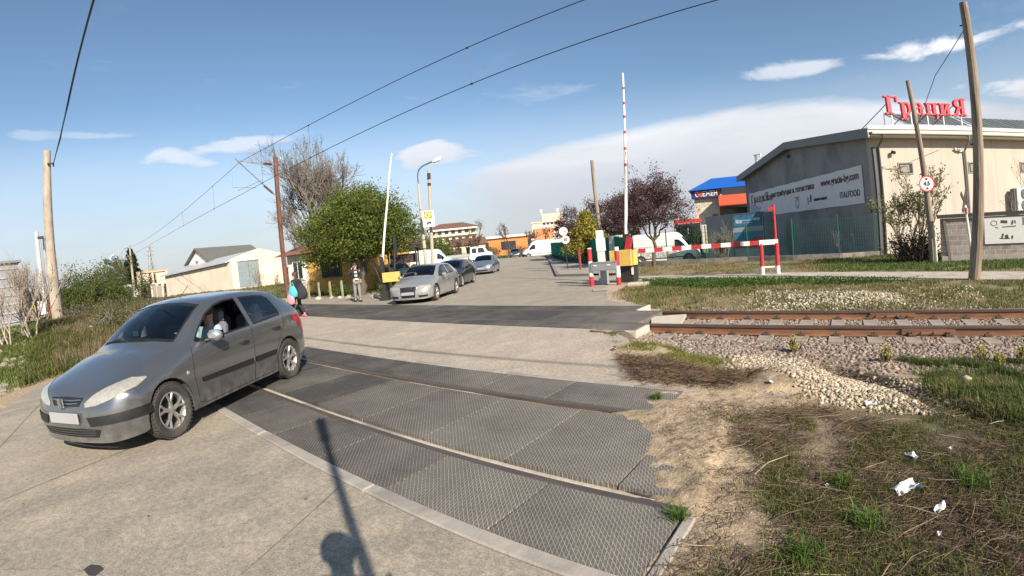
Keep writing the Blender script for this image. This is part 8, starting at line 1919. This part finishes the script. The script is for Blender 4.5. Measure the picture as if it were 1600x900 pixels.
for i, (x_, y_, s_) in enumerate(((.72, 6.75, 1), (1.95, 6.78, 1.1), (2.15, 6.7, .8), (2.45, 6.75, 1.3), (-.55, 7.35, 1.2))):
    bush('yellow_weed', 'small yellow flowering weed growing at the ballast edge', 'plant', (x_, y_, float(gz(x_, y_)[0])), .09*s_, .09*s_, .2*s_, 350, .012, (.30, .32, .02), (.62, .52, .03), 250+i, group='yellow weeds at the ballast edge', twig=16)
for i, (x_, y_, s_) in enumerate(((-.80, 2.43, 1.0), (-.05, 2.25, 1.6), (.28, 2.62, 1.5), (.12, 3.1, 1.2), (.95, 3.2, 1.5), (-1.72, 4.45, .8))):
    r_ = np.random.default_rng(300+i); n = 170; x = x_+r_.normal(size=n)*.035*s_; y = y_+r_.normal(size=n)*.035*s_
    o = blades('grass_tuft', None, x, y, .085*s_, .0032, (.045, .10, .015), (.15, .22, .04), 310+i, 1.3); del o['kind']; tag(o, ['small green grass tuft at the corner of the front mesh panel', 'green grass tuft low in the picture among dead stalks', 'grass tuft just below the spotted paper scrap', 'grass tuft left of the spotted paper scrap', 'grass tuft near the right picture edge among stalks', 'tiny weed in the gap of the rear mesh panels'][i], 'grass tuft')

# ---------------------------------------------------------------- stones
ico = bmesh.new(); bmesh.ops.create_icosphere(ico, subdivisions=1, radius=1); ico.verts.index_update(); IV = np.array([v.co[:] for v in ico.verts]); IF = np.array([[v.index for v in f.verts] for f in ico.faces]); ico.free()
IVS = [IV*(.78+.44*np.random.default_rng(900+q).random((len(IV), 1))) for q in range(9)]
def stones(name, label, X_, Y_, s0, s1, cA, cB, seed, dz=0, flat=.75, kind='stuff'):
    rs = np.random.default_rng(seed); n = len(X_); S = s0+(s1-s0)*rs.random(n)**1.8; z = gz(X_, Y_)+dz+S*.2; q = rs.normal(size=(n, 4)); q /= np.linalg.norm(q, axis=1)[:, None]; a, b, c_, d = q.T
    R = np.stack([1-2*(c_*c_+d*d), 2*(b*c_-a*d), 2*(b*d+a*c_), 2*(b*c_+a*d), 1-2*(b*b+d*d), 2*(c_*d-a*b), 2*(b*d-a*c_), 2*(c_*d+a*b), 1-2*(b*b+c_*c_)], 1).reshape(n, 3, 3)
    k = rs.integers(0, 9, n); base = np.array(IVS)[k]*np.stack([np.ones(n), .6+.5*rs.random(n), .45+.5*rs.random(n)], 1)[:, None, :]
    V = np.einsum('nij,nvj->nvi', R, base)*S[:, None, None]; V[:, :, 2] *= flat; V += np.stack([X_, Y_, z], 1)[:, None, :]; m = len(IV)
    F = (IF[None]+np.arange(n)[:, None, None]*m).reshape(-1, 3); t = rs.random((n, 1)); c = (np.array(cA)*(1-t)+np.array(cB)*t)*(.75+.5*rs.random((n, 1)))
    return tag(npmesh(name, V.reshape(-1, 3), F, M_STONE, colors=np.repeat(c, m, 0)), label, kind=kind)
M_STONE = vmat('stone_mix', 'col', rough=.9, fine=40, fvar=.2, bump=.002, bscale=120)
def bald(x, y):
    d = y+K2*x; return np.maximum(sstep(d, 6.75, 7.35), .75*sstep(d, 6.0, 6.8)*(x > -1.7)*(fbm(x, y, .6, 91) > .42))*(1-sstep(d, 10.9, 11.5))*(x > -3.35+.25*(d > 8.5))*(1-.45*(np.abs(d-8.1) < .3)*0)*(np.abs(d-8.453) > .05)*(np.abs(d-9.96) > .05)
def notsleeper(x, y): d = y+K2*x; u = (x+2.9+.3) % .6-.3; return ~((np.abs(u) < .12) & (d > 7.92) & (d < 10.5))
x, y = scatter(52000, -3.4, 6.5, 5.9, 11.5, lambda x, y: bald(x, y)*notsleeper(x, y)*np.where(x > 4.2, .35, 1.0), 110); stones('ballast', 'pinkish brown crushed stone ballast under the far track', x, y, .022, .05, (.165, .12, .095), (.31, .245, .195), 111, dz=-.012)
def pale(x, y): return (1-sstep(np.abs((y-5.75)+(x+.15)*.85)-.22-.9*(fbm(x, y, .5, 66)-.4), 0, .7))*sstep(x, -1.5, -.9)*(1-sstep(x, .85, 1.3))*(y > 4.45)*(y < 7.0)
x, y = scatter(30000, -1.7, 1.5, 4.3, 7.1, pale, 112); stones('pale_gravel', 'pale yellowish stones spilled down towards the ditch', x, y, .007, .034, (.26, .20, .14), (.54, .45, .33), 113)
x, y = scatter(14000, -2.2, 3.4, 11.1, 13.2, lambda x, y: np.exp(-(((x-.2)/1.1)**2+((y-11.9)/.5)**2))+.07, 114); stones('pale_gravel', 'heap of white gravel beyond the far track', x, y, .02, .05, (.30, .25, .18), (.60, .52, .41), 115)
x, y = scatter(26000, -2.2, 2.6, .8, 6.5, lambda x, y: .6*(.25+.75*sstep(fbm(x, y, .35, 92), .45, .6))*(sandlift(x, y) > 0)*((pavd(x, y) > .05) | (x > -1.6)), 116); stones('pebbles', 'scattered small pebbles on the sand and verge', x, y, .002, .008, (.20, .145, .10), (.52, .43, .32), 117)
x, y = scatter(9000, -3.6, -.3, 1.2, 5.2, lambda x, y: .25+0*x, 118)
k = (sandlift(x, y) > -.07) & (x < 0); x, y = x[k], y[k]; V_ = stones('grit', 'coarse grit spread over the panel ends', x, y, .0016, .0048, (.30, .24, .18), (.55, .46, .36), 119, dz=.0)
x, y = scatter(2500, -4.6, -1.9, 5.0, 7.9, lambda x, y: .5*(1-sstep(np.abs(dpoly(x, y, STRIP)), .1, 1.3)), 120)
rs_ = np.random.default_rng(6); n = len(x); stones('grit', 'loose grit along the ragged edge of the pale concrete strip', x, y, .003, .010, (.28, .2, .16), (.50, .4, .32), 121, dz=.05)
def onetone(name, label, cat, x_, y_, s, c, seed, dz=0, group=None):
    o = stones(name, None, np.array([x_]), np.array([y_]), s, s*1.01, c, c, seed, dz); del o['kind']; return tag(o, label, cat, group)
onetone('stone', 'pale boulder in the lush grass below the ballast', 'stone', 1.45, 5.55, .075, (.55, .46, .34), 1, .05)
onetone('stone', 'yellowish stone among stalks near the bottom right corner', 'stone', .92, 2.62, .028, (.55, .42, .24), 2)
onetone('stone', 'white angular stone on the sand behind the near kerb', 'stone', -.62, 4.98, .035, (.62, .56, .46), 3, .02)
for i, (x_, y_) in enumerate(((-19.9, 13.9), (-19.2, 13.5), (-21.6, 13.5), (-22.3, 13.4), (-23.1, 13.3), (-24.0, 13.0), (-18.9, 13.9))):
    onetone('stone', 'pale rounded boulder edging the garden of the yellow house', 'stone', x_, y_, .22, (.52, .46, .36) if i % 2 else (.28, .25, .2), 20+i, .02, 'boulders edging the garden of the yellow house')
for i in range(7):
    t = i/6; x_ = -27.5+6.3*t; y_ = 12.9+.8*t; m_ = MB(); m_.box((0, 0, .4), (.13, .06, .9)); m_.box((.0, .02, .88), (.1, .05, .08)); o = m_.build('garden_picket', mat('pale_green_picket', (.28, .31, .21), .8, var=.2) if i % 2 else mat('yellow_picket', (.34, .28, .14), .8, var=.2), loc=(x_, y_, .02)); o.rotation_euler = (0, 0, .1); tag(o, 'short garden picket painted yellow or pale green before the yellow house', 'picket', 'garden pickets before the yellow house')
for i, (x_, y_, r_) in enumerate(((-29.6, 4.2, .3), (-27.5, 4.9, .22), (-30.5, 3.7, .25), (-22.5, 1.2, .2), (-15.6, .15, .16), (-34, 5.0, .3))):
    onetone('rubble_stone', 'pale lump of rubble lying in the grass of the left bank', 'stone', x_, y_, r_, (.50, .46, .40), 40+i, .03, 'rubble in the grass of the left bank')
# pavers sunk in the grass at the far left
M_PAV = mat('old_paver', (.27, .225, .165), .9, var=.2, scale=6, bump=.004, bscale=30)
m_ = MB(); rp_ = random.Random(3)
for i in range(46):
    for j in range(5):
        if rp_.random() < .1: continue
        x_ = -12.2-i*.38; y_ = -1.15-.035*(i*.38)-j*.27+rp_.uniform(-.02, .02); m_.box((x_+(.19 if j % 2 else 0), y_, gz1(x_, y_)+.012+rp_.uniform(-.008, .008)), (.30, .20, .05), rz=rp_.uniform(-.06, .06)+.035, bev=.012)
x, y = scatter(26000, .6, 3.2, 4.2, 5.8, lambda x, y: f3_(x, y)*sstep(fbm(x, y, .5, 19), .4, .6), 185); blades('dry_grass', 'yellowish grass below the lush green patch', x, y, .09, .003, (.14, .14, .04), (.32, .29, .10), 186, 1.0)
tag(m_.build('pavers', M_PAV), 'old concrete pavers sunk in the grass at the far left', kind='stuff')
# ---------------------------------------------------------------- litter
pm = bpy.data.materials.new('spotted_paper'); pm.use_nodes = True; nt = pm.node_tree; N = nt.nodes; L = nt.links; b = N['Principled BSDF']; b.inputs['Roughness'].default_value = .5
vo = N.new('ShaderNodeTexVoronoi'); vo.inputs['Scale'].default_value = 17; tc = N.new('ShaderNodeTexCoord'); L.new(tc.outputs['Object'], vo.inputs['Vector']); r = N.new('ShaderNodeMapRange'); L.new(vo.outputs['Distance'], r.inputs[0]); r.inputs[1].default_value = .26; r.inputs[2].default_value = .28; mx = N.new('ShaderNodeMix'); mx.data_type = 'RGBA'; L.new(r.outputs[0], mx.inputs[0]); mx.inputs[6].default_value = (.03, .03, .03, 1); mx.inputs[7].default_value = (.78, .75, .73, 1); L.new(mx.outputs[2], b.inputs['Base Color'])
def scrap(name, label, x_, y_, w_, d_, m, seed, h=.02, rz=0):
    rs = np.random.default_rng(seed); n = 7; V = []; 
    for i in range(n):
        for j in range(n):
            u, v = i/(n-1)-.5, j/(n-1)-.5; k = 1+.15*math.sin(3*u+seed); V.append((u*w_, v*d_*k*(1-.5*abs(u)), h*(.5+.9*math.sin(u*5+seed)*math.cos(v*4))+.01*rs.random()))
    F = [(i*n+j, (i+1)*n+j, (i+1)*n+j+1, i*n+j+1) for i in range(n-1) for j in range(n-1)]; m_ = MB(); m_.add(V, F); o = m_.build(name, m, loc=(x_, y_, float(gz(x_, y_)[0])+.025), fixn=False); o.rotation_euler = (.1, -.15, rz); sm = o.modifiers.new('t', 'SOLIDIFY'); sm.thickness = .002; return tag(o, label, 'litter')
scrap('paper_scrap', 'crumpled white paper scrap with black spots lying on the near right verge', .52, 3.08, .17, .10, pm, 3, .03, .6)
m_ = MB(); m_.box((0, 0, 0), (.035, .05, .006), bev=.002); o = m_.build('bottle_cap_piece', mat('blue_plastic', (.02, .10, .30), .4), loc=(.61, 3.13, float(gz(.61, 3.13)[0])+.03)); tag(o, 'small blue plastic piece at the right end of the spotted paper', 'litter')
M_WP = mat('white_plastic', (.72, .74, .75), .4, var=.1)
scrap('plastic_scrap', 'white plastic scrap on stones near the ditch', .38, 4.62, .10, .06, M_WP, 5, .02, .2)
scrap('plastic_scrap', 'white tissue lying below and right of the spotted paper', .70, 2.86, .09, .05, M_WP, 6, .03, 1)
scrap('plastic_scrap', 'small white scrap in the stalks above the spotted paper', .62, 3.55, .07, .05, M_WP, 7, .03, 2)
for i in range(5):
    r_ = random.Random(500+i); x_, y_ = r_.uniform(-.3, 1.6), r_.uniform(2.2, 4.6); scrap('litter_scrap', 'tiny pale scrap of litter in the dead stalks', x_, y_, .03, .02, M_WP, 20+i, .012, r_.uniform(0, 3))['group'] = 'tiny litter scraps on the near right verge'
m_ = MB(); m_.prism([(0, 0), (.10, .02), (.14, .06), (.09, .12), (.02, .10), (-.03, .05)], (0, 0, 0), (1, 0, 0), (0, 1, 0), (0, 0, 1), .003)
tag(m_.build('asphalt_patch', mat('tar_spot', (.05, .04, .035), .6), loc=(-3.4, -.25, .002)), 'small dark tar spot on the near concrete apron', 'tar spot')
